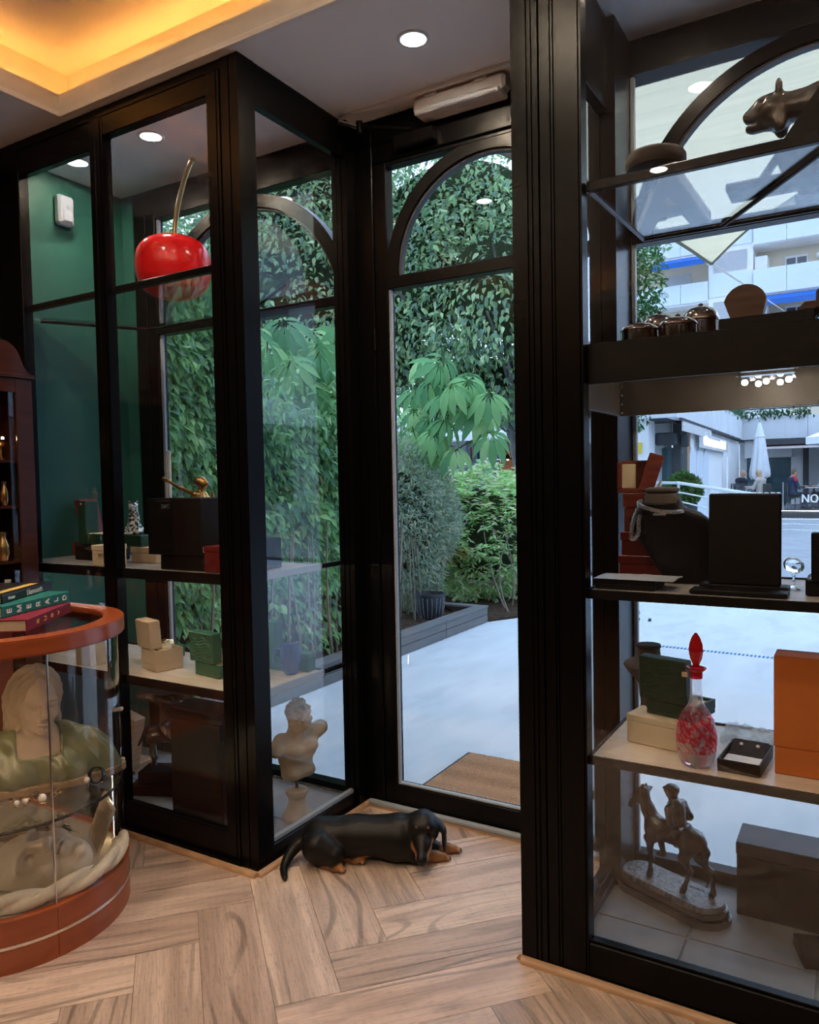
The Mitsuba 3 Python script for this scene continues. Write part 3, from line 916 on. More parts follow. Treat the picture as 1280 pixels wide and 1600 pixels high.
for b in (((-2.75, 3.0, 0), (-2.8, 3.1, 1), (-2.72, 3.0, 2.0)), ((-2.75, 3.75, 0), (-2.78, 3.7, 1), (-2.7, 3.8, 1.9)), ((-2.35, 5.1, .05), (-2.3, 5.1, .9), (-2.2, 5.0, 1.6))):
    put(ut, 'stem', tube(spline(b, 10), np.linspace(.045, .028, 10), 8), 'bark_grey', smooth=True)

# the large fig tree: trunk, limbs and crown
FIG = [(0.266, 0.426, 0.209), (0.203, 0.322, 0.183), (0.366, 0.555, 0.259), (0.244, 0.367, 0.281), (0.534, 0.66, 0.381)]
ft = thing('fig_tree', 'large dark green fig tree with grey limbs, its crown filling the view behind the door', 'tree')
trunk = spline([(-3.55, 11.2, -.02), (-3.5, 11.1, 1.2), (-3.6, 10.9, 2.2), (-3.85, 10.6, 3.2)], 14)
put(ft, 'trunk', tube(trunk, np.linspace(.20, .13, 14), 12), 'bark_grey', smooth=True)
for i in range(26):
    a = np.array([-3.6, 10.9, 2.1]) + [.05 * rng.normal(), .05 * rng.normal(), .25 * rng.random()]
    e = np.array([min(-2.6, -4.2 + 1.8 * rng.normal()), 9.5 + 1.0 * rng.normal(), 3.0 + 1.9 * rng.random()])
    m_ = (a * .6 + e * .4) + [0, 0, .25]
    put(ft, 'limb', tube(spline([a, m_, e], 9), np.linspace(.055, .015, 9), 6), 'bark_grey', smooth=True)
crown = [((-3.2, 10.6, 2.75), (1.2, .9, .55)), ((-4.6, 10.4, 2.85), (1.3, .9, .55)), ((-2.2, 10.4, 3.3), (1.1, .9, .8)), ((-4.6, 8.8, 4.5), (1.9, 1.3, 1.6)), ((-2.9, 8.6, 4.3), (1.35, 1.2, 1.5)), ((-6.4, 8.2, 4.6), (1.9, 1.3, 2.1)), ((-2.0, 9.6, 4.9), (1.3, 1.2, 1.5)), ((-8.2, 7.6, 4.2), (1.9, 1.4, 2.6)),
         ((-4.0, 9.4, 5.9), (2.4, 1.5, 1.3)), ((-6.8, 8.2, 6.4), (2.4, 1.5, 1.6)), ((-5.4, 9.4, 3.5), (1.6, 1.0, .9)), ((-3.9, 9.8, 3.1), (1.5, 1.1, .75)), ((-8.6, 6.6, 2.8), (1.3, 1.2, 1.6)), ((-7.0, 8.4, 2.9), (1.4, 1.1, 1.2))]
tf = leaf_template(.115, .058, .25, .3, 3)
P, O = [], []
for j, (c_, r_) in enumerate(crown):
    n = int(3000 * (r_[0] * r_[2]) ** .8 / 1.6)
    b, o = blob_points(n, c_, r_, 20 + j, .45, .45, -.9)
    P.append(b)
    O.append(o)
P, O = np.vstack(P), np.vstack(O)
foliage(ft, tf, P, O, 1.0, FIG, droop=.7, spread=.7)
put(ft, 'twigs', cat(*[scaled(trimesh.creation.icosphere(2, 1), np.array(r_) * .52).apply_translation(c_) for c_, r_ in crown]), 'dark_fill')
t2 = thing('street_tree', 'green tree with a rounded crown beside the plaza, below the corner of the sail', 'tree')
b, o = blob_points(9000, (-1.45, 9.2, 3.5), (.82, .8, 1.75), 50, .4, .35, -1)
foliage(t2, leaf_template(.085, .042, .25, .3, 3), b, o, 1.0, [(.055, .15, .045), (.04, .115, .04), (.08, .19, .06)], droop=.6, spread=.7)
put(t2, 'twigs', scaled(trimesh.creation.icosphere(2, 1), (.5, .5, 1.3)).apply_translation((-1.5, 9.25, 3.5)), 'dark_fill')
put(t2, 'trunk', tube(spline([(-1.6, 9.3, -.02), (-1.55, 9.25, 1.2), (-1.5, 9.2, 2.6)], 8), np.linspace(.10, .06, 8), 10), 'bark_grey', smooth=True)

# --- shade sail
sail = thing('shade_sail', 'beige shade sail stretched over the pavement from the shop front', 'shade sail')
mat('sail_seam', rgb(120, 116, 98), .8, .2)
scene['sail_cloth'] = {'type': 'principledthin', 'base_color': proc(lambda p, n, uv: mix((.90, .78, .52), (.75, .65, .43), .5 * noise(p.x * 3, p.y * 40, 1) + .5 * noise(p.x * 1.2, p.y * 9, 2))), 'roughness': .8, 'diff_trans': 1.0, 'spec_trans': 0.0, 'eta': 1.3}
A_, B_, C_ = np.array([.12, .82, 3.03]), np.array([5.2, .84, 3.22]), np.array([.39, 7.0, 3.73])
n = 40
v, f = [], []
for i in range(n + 1):
    for j in range(n + 1):
        s, t = i / n, j / n          # t: from the shop front to the corner C
        base = A_ + (B_ - A_) * (s if t < 1 else s)
        edge = 1.0 - .0
        l_, r_ = A_ * (1 - t) + C_ * t, B_ * (1 - t) + C_ * t
        l_ = l_ + (np.array([.10, .1, 0]) * math.sin(math.pi * t))
        r_ = r_ + (np.array([-.65, -.45, 0]) * math.sin(math.pi * t) ** 1.0)
        q = l_ * (1 - s) + r_ * s
        q[2] -= .16 * math.sin(math.pi * s) * math.sin(math.pi * t)
        v.append(q)
ii = np.arange((n + 1) ** 2).reshape(n + 1, n + 1)
V = np.array(v)
put(sail, 'cloth', (V, np.stack([ii[:-1, :-1], ii[1:, :-1], ii[1:, 1:], ii[:-1, 1:]], -1).reshape(-1, 4)), 'sail_cloth', smooth=True)
for e in (V[ii[0]], V[ii[n]]):
    put(sail, 'hem', tube(e, .022, 6), 'sail_seam', smooth=True)
put(sail, 'cable', tube([C_, (-1.55, 44.6, 9.91)], .013, 6), 'steel')
put(sail, 'ring', tube([C_ + [.05 * math.cos(a), .05 * math.sin(a), 0] for a in np.linspace(0, 6.28, 13)], .008, 5), 'steel')
k = thing('bike_rack', 'bent dark green metal hoop standing on the pavement', 'rack')
for o_ in (0, .11):
    put(k, 'hoop', tube(spline([(-.42 - o_, 6.3, 0), (-.38 - o_, 6.25, .35), (-.22 - o_, 6.0, .12), (.06 - o_, 5.5, .012)], 14), .016, 6), mat('rack_green', (.05, .10, .10), .4, .5) if not o_ else 'rack_green', smooth=True)
# --- the plaza beyond: buildings, terrace, parasols, people
mat('facade', proc(lambda p, n, uv: mix((.66, .68, .69), (.56, .58, .60), fbm(p.x * .9, p.y * .9, p.z * .35) * .7 + .3 * smoothstep(.6, .8, noise(p.x * 4, p.y * 4, p.z * .4)))), .75, .2)
mat('facade_white', (.72, .72, .71), .7, .2)
mat('facade_cream', (.66, .58, .46), .75, .2)
mat('panel_pale', (.60, .66, .72), .5, .4)
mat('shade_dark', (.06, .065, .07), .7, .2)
mat('awning_blue', rgb(28, 92, 168), .7, .2)
mat('window_dark', (.02, .03, .04), .08, .7)
mat('shutter_grey', (.50, .51, .52), .6, .3)
mat('canvas_white', (.74, .77, .80), .8, .2)
mat('wood_warm', (.34, .19, .09), .5, .3)
mat('terracotta', (.55, .24, .09), .8, .2)
mat('teal_glass', (.035, .085, .10), .1, .6)

b = thing('arcade_building', 'low white building with shops under a broad concrete terrace band', 'building')


def side(y):
    return -1.84 - .0293 * (y - 16)


# terrace band: front, along the plaza, across the back
band = [(-4.3, 16), (-1.84, 16), (side(30), 30), (9, 30)]
for i in range(3):
    p0, p1 = np.array(band[i]), np.array(band[i + 1])
    d = (p1 - p0) / np.linalg.norm(p1 - p0)
    q = np.array([-d[1], d[0]]) * .25
    n_seg = int(np.ceil(np.linalg.norm(p1 - p0) / 2.4))
    for s in range(n_seg):
        a, c_ = p0 + (p1 - p0) * s / n_seg + d * .006, p0 + (p1 - p0) * (s + 1) / n_seg - d * .006
        put(b, 'band_panel', extrude(Polygon([a, c_, c_ + q, a + q]), .84, 2.75), 'facade')
put(b, 'terrace_slab', extrude(Polygon([(-4.3, 16.1), (-1.94, 16.1), (side(30) - .1, 30.1), (9, 30.1), (9, 36), (-4.3, 36)]), .2, 2.80), 'facade')
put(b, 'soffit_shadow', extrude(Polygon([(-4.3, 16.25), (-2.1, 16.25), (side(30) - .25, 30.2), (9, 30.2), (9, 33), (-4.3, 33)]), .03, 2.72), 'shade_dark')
# shops under the band
put(b, 'pillar', bx((-3.1, 16.2, -.01), (-2.50, 16.8, 2.75)), 'facade_white')
put(b, 'wall', bx((-4.3, 17.6, -.01), (-2.3, 17.7, 2.75)), 'facade')
put(b, 'shopfront', bx((-2.48, 17.45, -.01), (-2.0, 17.58, 2.1)), 'teal_glass')
put(b, 'bracket', bx((-2.52, 16.9, 2.15), (-2.05, 17.2, 2.45), .03), 'shade_dark')
put(b, 'bracket', bx((-1.99, 17.2, 2.1), (-1.80, 17.3, 2.4), .03), 'shade_dark')
put(b, 'sign_board', bx((-2.95, 16.16, 1.95), (-2.65, 16.19, 2.2)), mat('sign_yellow', (.65, .5, .06), .6, .3))
for i, (y0, y1, z0, z1, m) in enumerate(((17.3, 18.2, 0, 2.7, 'shade_dark'), (18.2, 18.7, 0, 2.7, 'wood_warm'), (18.7, 22.0, 0, 2.7, 'facade_white'), (22.0, 30.0, 0, 2.7, 'facade_white'))):
    put(b, 'wall', extrude(Polygon([(side(y0) - .12, y0), (side(y1) - .12, y1), (side(y1) - .3, y1), (side(y0) - .3, y0)]), z1 - z0, z0 - .01), m)
for y in (18.9, 20.0, 21.2):
    door = sbox(y - .42, 0.05, y + .42, 1.75).union(Point(y, 1.75).buffer(.42))
    put(b, 'arched_door', sidewise(door, side(y) - .13, side(y) - .09), 'panel_pale')
for i in range(11):
    put(b, 'awning_slat', extrude(Polygon([(side(16.6) + .02, 16.6), (side(21.3) + .02, 21.3), (side(21.3) + .05, 21.3), (side(16.6) + .05, 16.6)]), .016, 2.46 + i * .022), 'facade_white')
put(b, 'awning_box', extrude(Polygon([(side(16.4), 16.4), (side(29), 29), (side(29) + .06, 29), (side(16.4) + .06, 16.4)]), .06, 2.69), 'shade_dark')
tx = meshkit.text_mesh('Crousen bd', .24, .03, True)
tx.apply_translation([-tx.bounds[:, 0].mean(), -tx.bounds[:, 1].mean(), 0])
tx.apply_scale([2.5, 1, 1])
tx.apply_transform([[-.0293, 0, 1, side(22.2) + .03], [1, 0, .0293, 22.2], [0, 1, 0, 2.36], [0, 0, 0, 1]])
mat('sign_white', (.9, .9, .9), .5, .3)
put(b, 'sign_board', extrude(Polygon([(side(19.3) + .0, 19.3), (side(25.3) + .0, 25.3), (side(25.3) + .015, 25.3), (side(19.3) + .015, 19.3)]), .40, 2.15), 'shutter_grey')
scene[b + '__sign_letters'] = emit(tx, [1.5, 1.5, 1.5])
labels[b + '__sign_letters'] = {'label': 'white lit shop sign letters'}
put(b, 'lit_strip', bx((side(24.9) + .02, 24.9, .1), (side(24.9) + .05, 25.1, 2.0)), 'sign_white')  # plain white strip up the wall
# across the back
put(b, 'back_wall', bx((-2.6, 32, -.01), (9, 32.1, 2.75)), 'facade_white')
put(b, 'bulkhead', bx((-2.2, 30.3, 2.05), (-.55, 30.7, 2.72)), 'facade_white')
put(b, 'grille', cat(*[bx((-1.15, 30.26, 2.42 + .05 * i), (-.72, 30.3, 2.44 + .05 * i)) for i in range(4)]), 'shutter_grey')
put(b, 'cafe_window', bx((-2.2, 30.9, .25), (-.6, 30.95, 2.1)), 'teal_glass')
put(b, 'column', bx((-1.66, 30.7, .2), (-1.56, 30.8, 2.1)), 'facade_white')
put(b, 'wall', bx((-.6, 30.6, 0), (-.18, 30.9, 2.75)), 'facade_white')
put(b, 'post', bx((-.18, 30.4, 0), (.0, 30.6, 2.75)), 'shade_dark')
put(b, 'roller_awning', bx((-1.5, 29.5, 2.50), (2.5, 30.0, 2.72)), 'shade_dark')
put(b, 'roller_awning', rot(bx((-1.5, 29.0, 2.50), (2.5, 30.0, 2.52)), 10, (1, 0, 0), (0, 30, 2.5)), mat('awning_taupe', (.36, .30, .29), .8, .2))
# on the terrace: rails with creepers, shutters, wall lamps
put(b, 'terrace_rail', tube([(-2.0, 17, 3.86), (side(30), 30, 3.9), (9, 30.05, 3.9)], .03, 6), 'shade_dark')
pc = np.vstack([np.c_[side(np.linspace(17, 30, 400)) + .0, np.linspace(17, 30, 400), np.full(400, 3.75)], np.c_[np.linspace(-2.2, .1, 300), np.full(300, 30.0), np.full(300, 3.72)]])
foliage(b, leaf_template(.16, .08, .2, .3, 3), pc + rng.normal(size=pc.shape) * [.06, .06, .09], rng.normal(size=pc.shape), 1.0, [(.05, .11, .06), (.08, .16, .09)], name='creeper')
put(b, 'upper_wall', bx((-9, 33.0, 2.9), (9, 33.2, 6.2)), 'facade_cream')
put(b, 'upper_pillar', bx((-2.45, 32.7, 2.9), (-1.85, 33.0, 6.2)), 'facade_white')
put(b, 'upper_panel', bx((-1.75, 32.9, 2.9), (-.95, 33.0, 4.75)), 'facade_white')
for i in range(22):
    put(b, 'shutter_slat', bx((-4.1, 32.9, 3.4 + .07 * i), (-2.55, 32.97, 3.452 + .07 * i), .01), 'shutter_grey')
put(b, 'eave', bx((-9, 32.3, 4.82), (9, 33.2, 5.0)), 'facade_white')
for x, z in ((-1.17, 4.60), (-.92, 4.62), (-.28, 4.64), (-.63, 3.84), (-.47, 3.92), (-.26, 3.90)):
    lampk = put(b, 'globe_lamp', trimesh.creation.icosphere(2, .085 if z > 4 else .05).apply_translation((x, 32.75, z)), 'print_white', smooth=True)

# --- apartment block
a_ = thing('apartment_block', 'tall cream apartment block with pale balcony fronts and blue awnings behind the plaza', 'building')
FL = 2.76
Ya = 45.0
put(a_, 'wall', bx((-16, Ya + 1.4, 0), (8, Ya + 1.6, 19)), 'facade_cream')
put(a_, 'core_wall', bx((-5.95, Ya + .0, 0), (-3.6, Ya + 1.4, 19)), 'facade_white')
for fl in range(6):
    z0 = 11.39 - 2 * FL + fl * FL
    if z0 < 2:
        continue
    for (xa, xb, dz) in ((-3.55, -1.9, 0), (-1.88, -.2, 0), (-.18, 1.5, 0), (1.52, 3.2, 0), (3.22, 5, 0)):
        put(a_, 'balcony_panel', bx((xa, Ya - .3, z0), (xb, Ya - .2, z0 + 1.38)), 'panel_pale')
    put(a_, 'balcony_slab', bx((-3.6, Ya - .2, z0 - .05), (6, Ya + 1.4, z0 + .12)), 'facade_white')
    for (xa, xb) in ((-14, -12.4), (-12.38, -10.7), (-10.68, -9.1), (-9.08, -7.5), (-7.48, -5.98)):
        put(a_, 'balcony_panel', bx((xa, Ya - .1, z0 + .05), (xb, Ya, z0 + 1.17)), 'panel_pale')
    put(a_, 'balcony_slab', bx((-16, Ya, z0 - .05), (-5.9, Ya + 1.4, z0 + .12)), 'facade_white')
    put(a_, 'core_panel', bx((-5.9, Ya - .06, z0 + .2), (-3.65, Ya, z0 + 1.5)), 'panel_pale')
    for i in range(15):
        put(a_, 'shutter_slat', bx((-5.7, Ya - .05, z0 + 1.58 + i * .075), (-3.9, Ya, z0 + 1.63 + i * .075)), 'shutter_grey')
    w = put(a_, 'window', bx((-2.1, Ya + 1.33, z0 + 1.0), (-.95, Ya + 1.4, z0 + 2.25)), 'facade_white')
    put(w, 'glass', bx((-2.02, Ya + 1.31, z0 + 1.05), (-1.56, Ya + 1.35, z0 + 2.12)), 'window_dark')
    put(w, 'glass', bx((-1.48, Ya + 1.31, z0 + 1.05), (-1.02, Ya + 1.35, z0 + 2.12)), 'window_dark')
    put(a_, 'balcony_door', bx((-8.6, Ya + 1.34, z0 + .1), (-7.2, Ya + 1.42, z0 + 2.1)), 'shutter_grey')
    put(a_, 'divider', bx((-3.55, Ya + .2, z0), (-2.9, Ya + 1.4, z0 + 2.2)), 'facade_white')
    put(a_, 'wall_lamp', trimesh.creation.icosphere(1, .2).apply_translation((-.35, Ya + 1.2, z0 + 2.05)), 'print_white', smooth=True)
for (xa, xb, z) in ((-3.5, 1.5, 11.34), (-8.9, -6.0, 14.10), (-8.9, -6.0, 8.6)):
    put(a_, 'awning', rot(bx((xa, Ya - 1.1, z - .10), (xb, Ya - .2, z - .07)), 26, (1, 0, 0), (0, Ya - .2, z)), 'awning_blue')
    put(a_, 'awning_valance', bx((xa, Ya - 1.02, z - .75), (xb, Ya - .99, z - .45)), 'awning_blue')

# --- cafe behind the fig tree
cf = thing('cafe', 'low cafe with pale roof edge and dark glass front, warmly lit inside', 'building')
put(cf, 'roof', bx((-12, 15.9, 2.50), (-4.6, 20, 2.9), .02), 'facade')
put(cf, 'roof_edge', bx((-12.1, 15.7, 2.42), (-4.5, 15.9, 2.62), .02), 'facade_white')
put(cf, 'upper_wall', bx((-12, 17, 2.9), (-5, 20, 3.3)), 'panel_pale')
put(cf, 'back_wall', bx((-12, 19, 0), (-4.6, 19.1, 2.5)), 'wood_warm')
put(cf, 'floor', bx((-12, 16, -.01), (-4.6, 19, .01)), 'shade_dark')
put(cf, 'side_wall', bx((-4.7, 16, 0), (-4.6, 19, 2.5)), 'wood_warm')
for x in (-8.8, -7.15, -6.95, -6.35, -4.75):
    put(cf, 'post', bx((x, 15.95, 0), (x + .14, 16.1, 2.5)), mat('post_blue', (.025, .035, .06), .4, .5) if x == -8.8 else 'post_blue')
put(cf, 'window', bx((-6.8, 16.02, .9), (-6.35, 16.06, 2.4)), 'teal_glass')
put(cf, 'window', bx((-8.6, 16.02, .9), (-7.15, 16.06, 2.4)), 'window_dark')
put(cf, 'sill', bx((-8.8, 15.9, .86), (-4.6, 16.1, .92)), 'grey_metal')
put(cf, 'bar_shelf', bx((-6.3, 18.8, 1.5), (-4.8, 19.0, 1.53)), 'wood_warm')
for i in range(9):
    put(cf, 'bottle', lathe([(0, 0), (.035, 0), (.035, .16), (.014, .2), (.014, .26), (0, .26)], (-6.2 + .16 * i, 18.9, 1.53), 8), 'gold' if i % 2 else 'terracotta')
scene[cf + '__unseen_ceiling_lamp'] = emit(bx((-6.3, 17.4, 2.44), (-4.9, 17.9, 2.46)), [14, 6.6, 2.4])  # unseen panel under the roof, placed to light the cafe inside
for i, x in enumerate((-6.11, -5.92, -5.73)):
    k = thing('pendant_lamp', ['black pendant lamp in the cafe window, leftmost of the three', 'black pendant lamp in the cafe window, the middle of three', 'black pendant lamp in the cafe window, rightmost of the three'][i], 'lamp', 'pendant lamps in the cafe')
    put(k, 'cord', tube([(x, 16.3, 2.5), (x, 16.3, 2.05)], .006, 5), 'black_metal')
    put(k, 'shade', lathe([(.012, .14), (.03, .12), (.085, .05), (.088, .0), (.08, .0), (.078, .045), (.0, .11)], (x, 16.3, 1.92), 16), 'black_metal', smooth=40)
    scene[k + '__bulb'] = emit(trimesh.creation.icosphere(1, .035).apply_translation((x, 16.3, 1.925)), [30, 22, 13])
k = thing('hanging_pot', 'terracotta flower pot hanging among the umbrella tree leaves', 'flower pot')
put(k, 'pot', lathe([(0, 0), (.085, 0), (.125, .20), (.14, .20), (.14, .25), (.12, .25), (.11, .2), (0, .2)], (-3.42, 9.0, 2.16), 20), 'terracotta', smooth=35)
bq, oq = blob_points(260, (-3.6, 9.0, 2.45), (.22, .2, .2), 77, .6, .3, -.7)
foliage(k, leaf_template(.09, .05, .25, .3, 3), bq, oq, 1.0, FIG, name='plant')
put(k, 'wire', tube([(-3.42, 9.0, 2.4), (-3.42, 9.0, 3.6)], .004, 5), 'black_metal')

# --- terrace floor with a lit edge, glass screen, railing
k = struct('terrace')
put(k, None, bx((-2.2, 25.0, -.01), (9, 32, .25)), 'shade_dark')
c2 = thing('terrace_light', 'white light strip along the edge of the raised terrace', 'light strip')
scene[c2 + '__strip'] = emit(bx((-.75, 24.95, .215), (4, 24.985, .25)), [3.5, 3.4, 3.2])
k = thing('glass_screen', 'low glass screen with white lettering in front of the terrace tables', 'screen')
for x in (-1.9, -.4, 1.1):
    pane(k, (x, 25.1, .27), (x + 1.46, 25.1, 1.12), 'screen_pane')
    put(k, 'screen_post', bx((x - .03, 25.08, .25), (x, 25.12, 1.14)), 'grey_metal')
put(k, 'lettering', cat(text_on('TORRES', .20, (-1.0, 25.08, .72), (1, 0, 0), (0, 0, 1), .004, True), text_on('NO.', .24, (.40, 25.08, .62), (1, 0, 0), (0, 0, 1), .004, True)), 'sign_white')
rl = thing('railing', 'pale steel railing with thin horizontal bars across the plaza', 'railing')
mat('rail_pale', (.62, .68, .70), .35, .5)
pr_ = [np.array(p) for p in ((-1.5, 11.0, 1.33), (-.78, 11.0, 1.31), (1.0, 7.4, 1.155))]
for i in range(6):
    dz = np.array([0, 0, -.02 - .15 * i])
    put(rl, 'rail' if i == 0 else 'bar', tube([p + dz for p in pr_], .028 if i == 0 else .013, 6), 'rail_pale')
for p in (pr_[0], pr_[1], pr_[1] * .6 + pr_[2] * .4, pr_[1] * .2 + pr_[2] * .8, pr_[2]):
    put(rl, 'post', tube([p * [1, 1, 0] + [0, 0, -.01], p], .022, 6), 'rail_pale')

# --- parasols
k = thing('parasol', 'closed pale blue-white parasol standing on the terrace', 'parasol')
px, py = -1.327, 27.2
n, V, F = 48, [], []
zs = [3.22, 3.0, 2.75, 2.3, 1.9, 1.55, 1.36, 1.26]
rs = [.03, .09, .15, .20, .25, .30, .31, .27]
for z, r in zip(zs, rs):
    for i in range(n):
        a = 2 * np.pi * i / n
        rr = r * (1 + .13 * math.cos(8 * a) * min(1, (3.3 - z)))
        zz_ = z + (.05 * math.cos(8 * a + 1) if z < 1.4 else 0)
        V.append((px + rr * math.cos(a), py + rr * math.sin(a), zz_))
for j in range(len(zs) - 1):
    for i in range(n):
        F.append([j * n + i, j * n + (i + 1) % n, (j + 1) * n + (i + 1) % n, (j + 1) * n + i])
put(k, 'canopy', (np.array(V), np.array(F)[:, ::-1]), 'canvas_white', smooth=True)
put(k, 'pole', tube([(px, py, .25), (px, py, 3.3)], .028, 8), 'grey_metal')
put(k, 'strap', tube([(px + .17 * math.cos(a), py + .17 * math.sin(a), 2.72) for a in np.linspace(0, 6.28, 20)], .02, 5), 'canvas_white')
put(k, 'foot', lathe([(0, 0), (.3, 0), (.3, .05), (.05, .09), (0, .09)], (px, py, .25), 20), 'dark_grey', smooth=30)
k = thing('parasol', 'open pale blue-white parasol over the terrace tables', 'parasol')
px, py = 1.55, 25.9
put(k, 'canopy', cat(*[trimesh.Trimesh([(px, py, 3.12), (px + 1.45 * math.cos(a), py + 1.45 * math.sin(a), 2.55), (px + 1.45 * math.cos(a + .785), py + 1.45 * math.sin(a + .785), 2.55), (px + 1.45 * math.cos(a), py + 1.45 * math.sin(a), 2.33), (px + 1.45 * math.cos(a + .785), py + 1.45 * math.sin(a + .785), 2.33)], [[0, 1, 2], [1, 3, 4], [1, 4, 2]], process=False) for a in np.arange(8) * .785 + .39]), mat('canvas_two', (.74, .77, .80), .8, .2, two=True))
put(k, 'pole', tube([(px, py, .25), (px, py, 3.15)], .028, 8), 'grey_metal')
put(k, 'foot', lathe([(0, 0), (.3, 0), (.3, .05), (.05, .09), (0, .09)], (px, py, .25), 20), 'dark_grey', smooth=30)

# --- people at the terrace tables
scene['body_paint'] = {'type': 'principled', 'base_color': VC, 'roughness': .75, 'specular': .2}


def seated_person(pos, face, label, hair, top, legs, bald=False, scarf=None, skin=(.52, .30, .20)):
    """A person on a chair, facing the direction face (degrees from +x)."""
    k = thing('person', label, 'person')
    J = dict(pel=(0, 0, .50), chest=(.03, 0, .92), neck=(.05, 0, 1.06), head=(.085, 0, 1.20))
    it = [lambda p: cone_d(p, J['pel'], J['chest'], .155, .165), lambda p: cone_d(p, (.02, -.13, .97), (.02, .13, .97), .085, .085), lambda p: cone_d(p, J['chest'], J['neck'], .10, .055), lambda p: cone_d(p, J['neck'], J['head'], .055, .06)]
    for s in (-1, 1):
        it += [lambda p, s=s: cone_d(p, (.02, s * .19, .96), (.12, s * .25, .70), .058, .048), lambda p, s=s: cone_d(p, (.12, s * .25, .70), (.36, s * .14, .74), .046, .034), lambda p, s=s: ell_d(p, (.42, s * .12, .745), (.075, .04, .025)),
               lambda p, s=s: cone_d(p, (.03, s * .10, .49), (.44, s * .12, .50), .085, .062), lambda p, s=s: cone_d(p, (.44, s * .12, .50), (.42, s * .12, .10), .060, .042), lambda p, s=s: cone_d(p, (.41, s * .12, .05), (.55, s * .12, .04), .045, .035)]
    it += [lambda p: ell_d(p, (.09, 0, 1.215), (.098, .078, .118)), lambda p: cone_d(p, (.18, 0, 1.205), (.20, 0, 1.185), .014, .018), lambda p: ell_d(p, (.13, 0, 1.13), (.05, .045, .035))]
    m = nets(joined(it, .035), (-.25, -.36, -.02), (.65, .36, 1.38), .022)
    v = np.array(m.vertices)
    c = np.tile(top, (len(v), 1)).astype(float)
    c[(v[:, 2] < .62) & (np.abs(v[:, 1]) < .30) & ((v[:, 0] > .16) | (v[:, 2] < .5))] = legs
    c[v[:, 2] < .09] = (.03, .025, .02)
    c[(v[:, 0] > .34) & (v[:, 2] > .68) & (v[:, 2] < .82)] = skin
    c[v[:, 2] > 1.055] = skin
    if scarf:
        c[(v[:, 2] > .93) & (v[:, 2] < 1.09) & (v[:, 0] > -.02)] = scarf
    hz_ = (v[:, 2] > 1.22) & ((v[:, 0] < .13) | (v[:, 2] > 1.295))
    hz_ |= (v[:, 0] < .06) & (v[:, 2] > 1.12)
    if bald:
        hz_ = (v[:, 0] < .07) & (v[:, 2] > 1.12) & (v[:, 2] < 1.25)
    c[hz_] = hair
    c[(np.abs(np.abs(v[:, 1]) - .033) < .014) & (np.abs(v[:, 2] - 1.222) < .012) & (v[:, 0] > .14)] = (.05, .03, .02)
    c[(np.abs(v[:, 1]) < .025) & (np.abs(v[:, 2] - 1.155) < .008) & (v[:, 0] > .14)] = (.35, .12, .10)
    m.vertices = v
    m = mv(rot(m, face), pos)
    put(k, None, m, 'body_paint', smooth=True, color=c)
    ch = thing('cafe_chair', 'dark cafe chair under the ' + ' '.join(label.split()[:8]), 'chair')
    for nm, g in (('seat', bx((-.2, -.2, .38), (.22, .2, .41), .01)), ('backrest', bx((-.24, -.2, .55), (-.21, .2, .85), .01)), *[('leg', bx((x - .012, y - .012, 0), (x + .012, y + .012, .85 if x < 0 else .38))) for x in (-.21, .2) for y in (-.18, .18)]):
        put(ch, nm, mv(rot(g, face), pos), 'shade_dark')


TZ = .25
seated_person((-1.86, 26.5, TZ), -35, 'bald person in a dark jacket seen from behind the shrub', (.5, .48, .46), (.02, .025, .04), (.03, .03, .05), True)
seated_person((-1.10, 25.55, TZ), 150, 'person with short fair hair and a pale top opposite the bald person', (.55, .42, .26), (.5, .45, .40), (.1, .1, .14))
seated_person((-.20, 25.5, TZ), 30, 'person in a navy jacket and red scarf', (.16, .12, .09), (.03, .04, .09), (.03, .03, .05), False, (.55, .04, .05))
seated_person((.78, 26.5, TZ), 225, 'grey-haired person opposite the red scarf', (.45, .43, .40), (.35, .45, .55), (.04, .04, .05))
for i, x in enumerate((-1.36, .40)):
    k = thing('cafe_table', ['small round cafe table between the bald person and the fair-haired person', 'small round cafe table beside the red scarf'][i], 'table')
    put(k, 'top', lathe([(0, 0), (.30, 0), (.30, .025), (0, .025)], (x, 26.25, .93), 24), 'facade_white', smooth=30)
    put(k, 'pillar', tube([(x, 26.25, .27), (x, 26.25, .93)], .03, 8), 'shade_dark')
    put(k, 'foot', lathe([(0, 0), (.22, 0), (.2, .03), (0, .04)], (x, 26.25, .25), 20), 'shade_dark', smooth=30)
k = thing('shrub', 'round clipped green shrub beside the railing', 'shrub')
bq, oq = blob_points(2400, (-1.40, 14.6, 1.12), (.36, .36, .34), 31, .3, .2, -1)
foliage(k, leaf_template(.075, .04, .2, .3, 3), bq, oq, 1.0, [(.06, .16, .04), (.045, .12, .035), (.09, .21, .06)], droop=.2)
put(k, 'twigs', scaled(trimesh.creation.icosphere(2, 1), (.27, .27, .26)).apply_translation((-1.40, 14.6, 1.12)), 'dark_fill')
put(k, 'tub', lathe([(0, 0), (.20, 0), (.27, .80), (.24, .80), (.2, .74), (0, .74)], (-1.40, 14.6, -.004), 24), 'dark_grey', smooth=30)

k = thing('side_building', 'plain unseen building along the right side of the plaza, dimming the pane reflections', 'building')  # out of view, placed to dim the sky mirrored in the panes
put(k, 'wall', bx((11.0, 2.5, -.01), (11.4, 40, 7.5)), mat('facade_dull', (.34, .35, .36), .8, .2))
for i in range(9):
    for z in (.3, 3.6):
        put(k, 'window', bx((10.96, 3.4 + 4 * i, z + .6), (11.0, 5.6 + 4 * i, z + 2.4)), 'window_dark')
put(k, 'band', bx((10.8, 2.5, 2.9), (11.0, 40, 3.6)), 'facade')
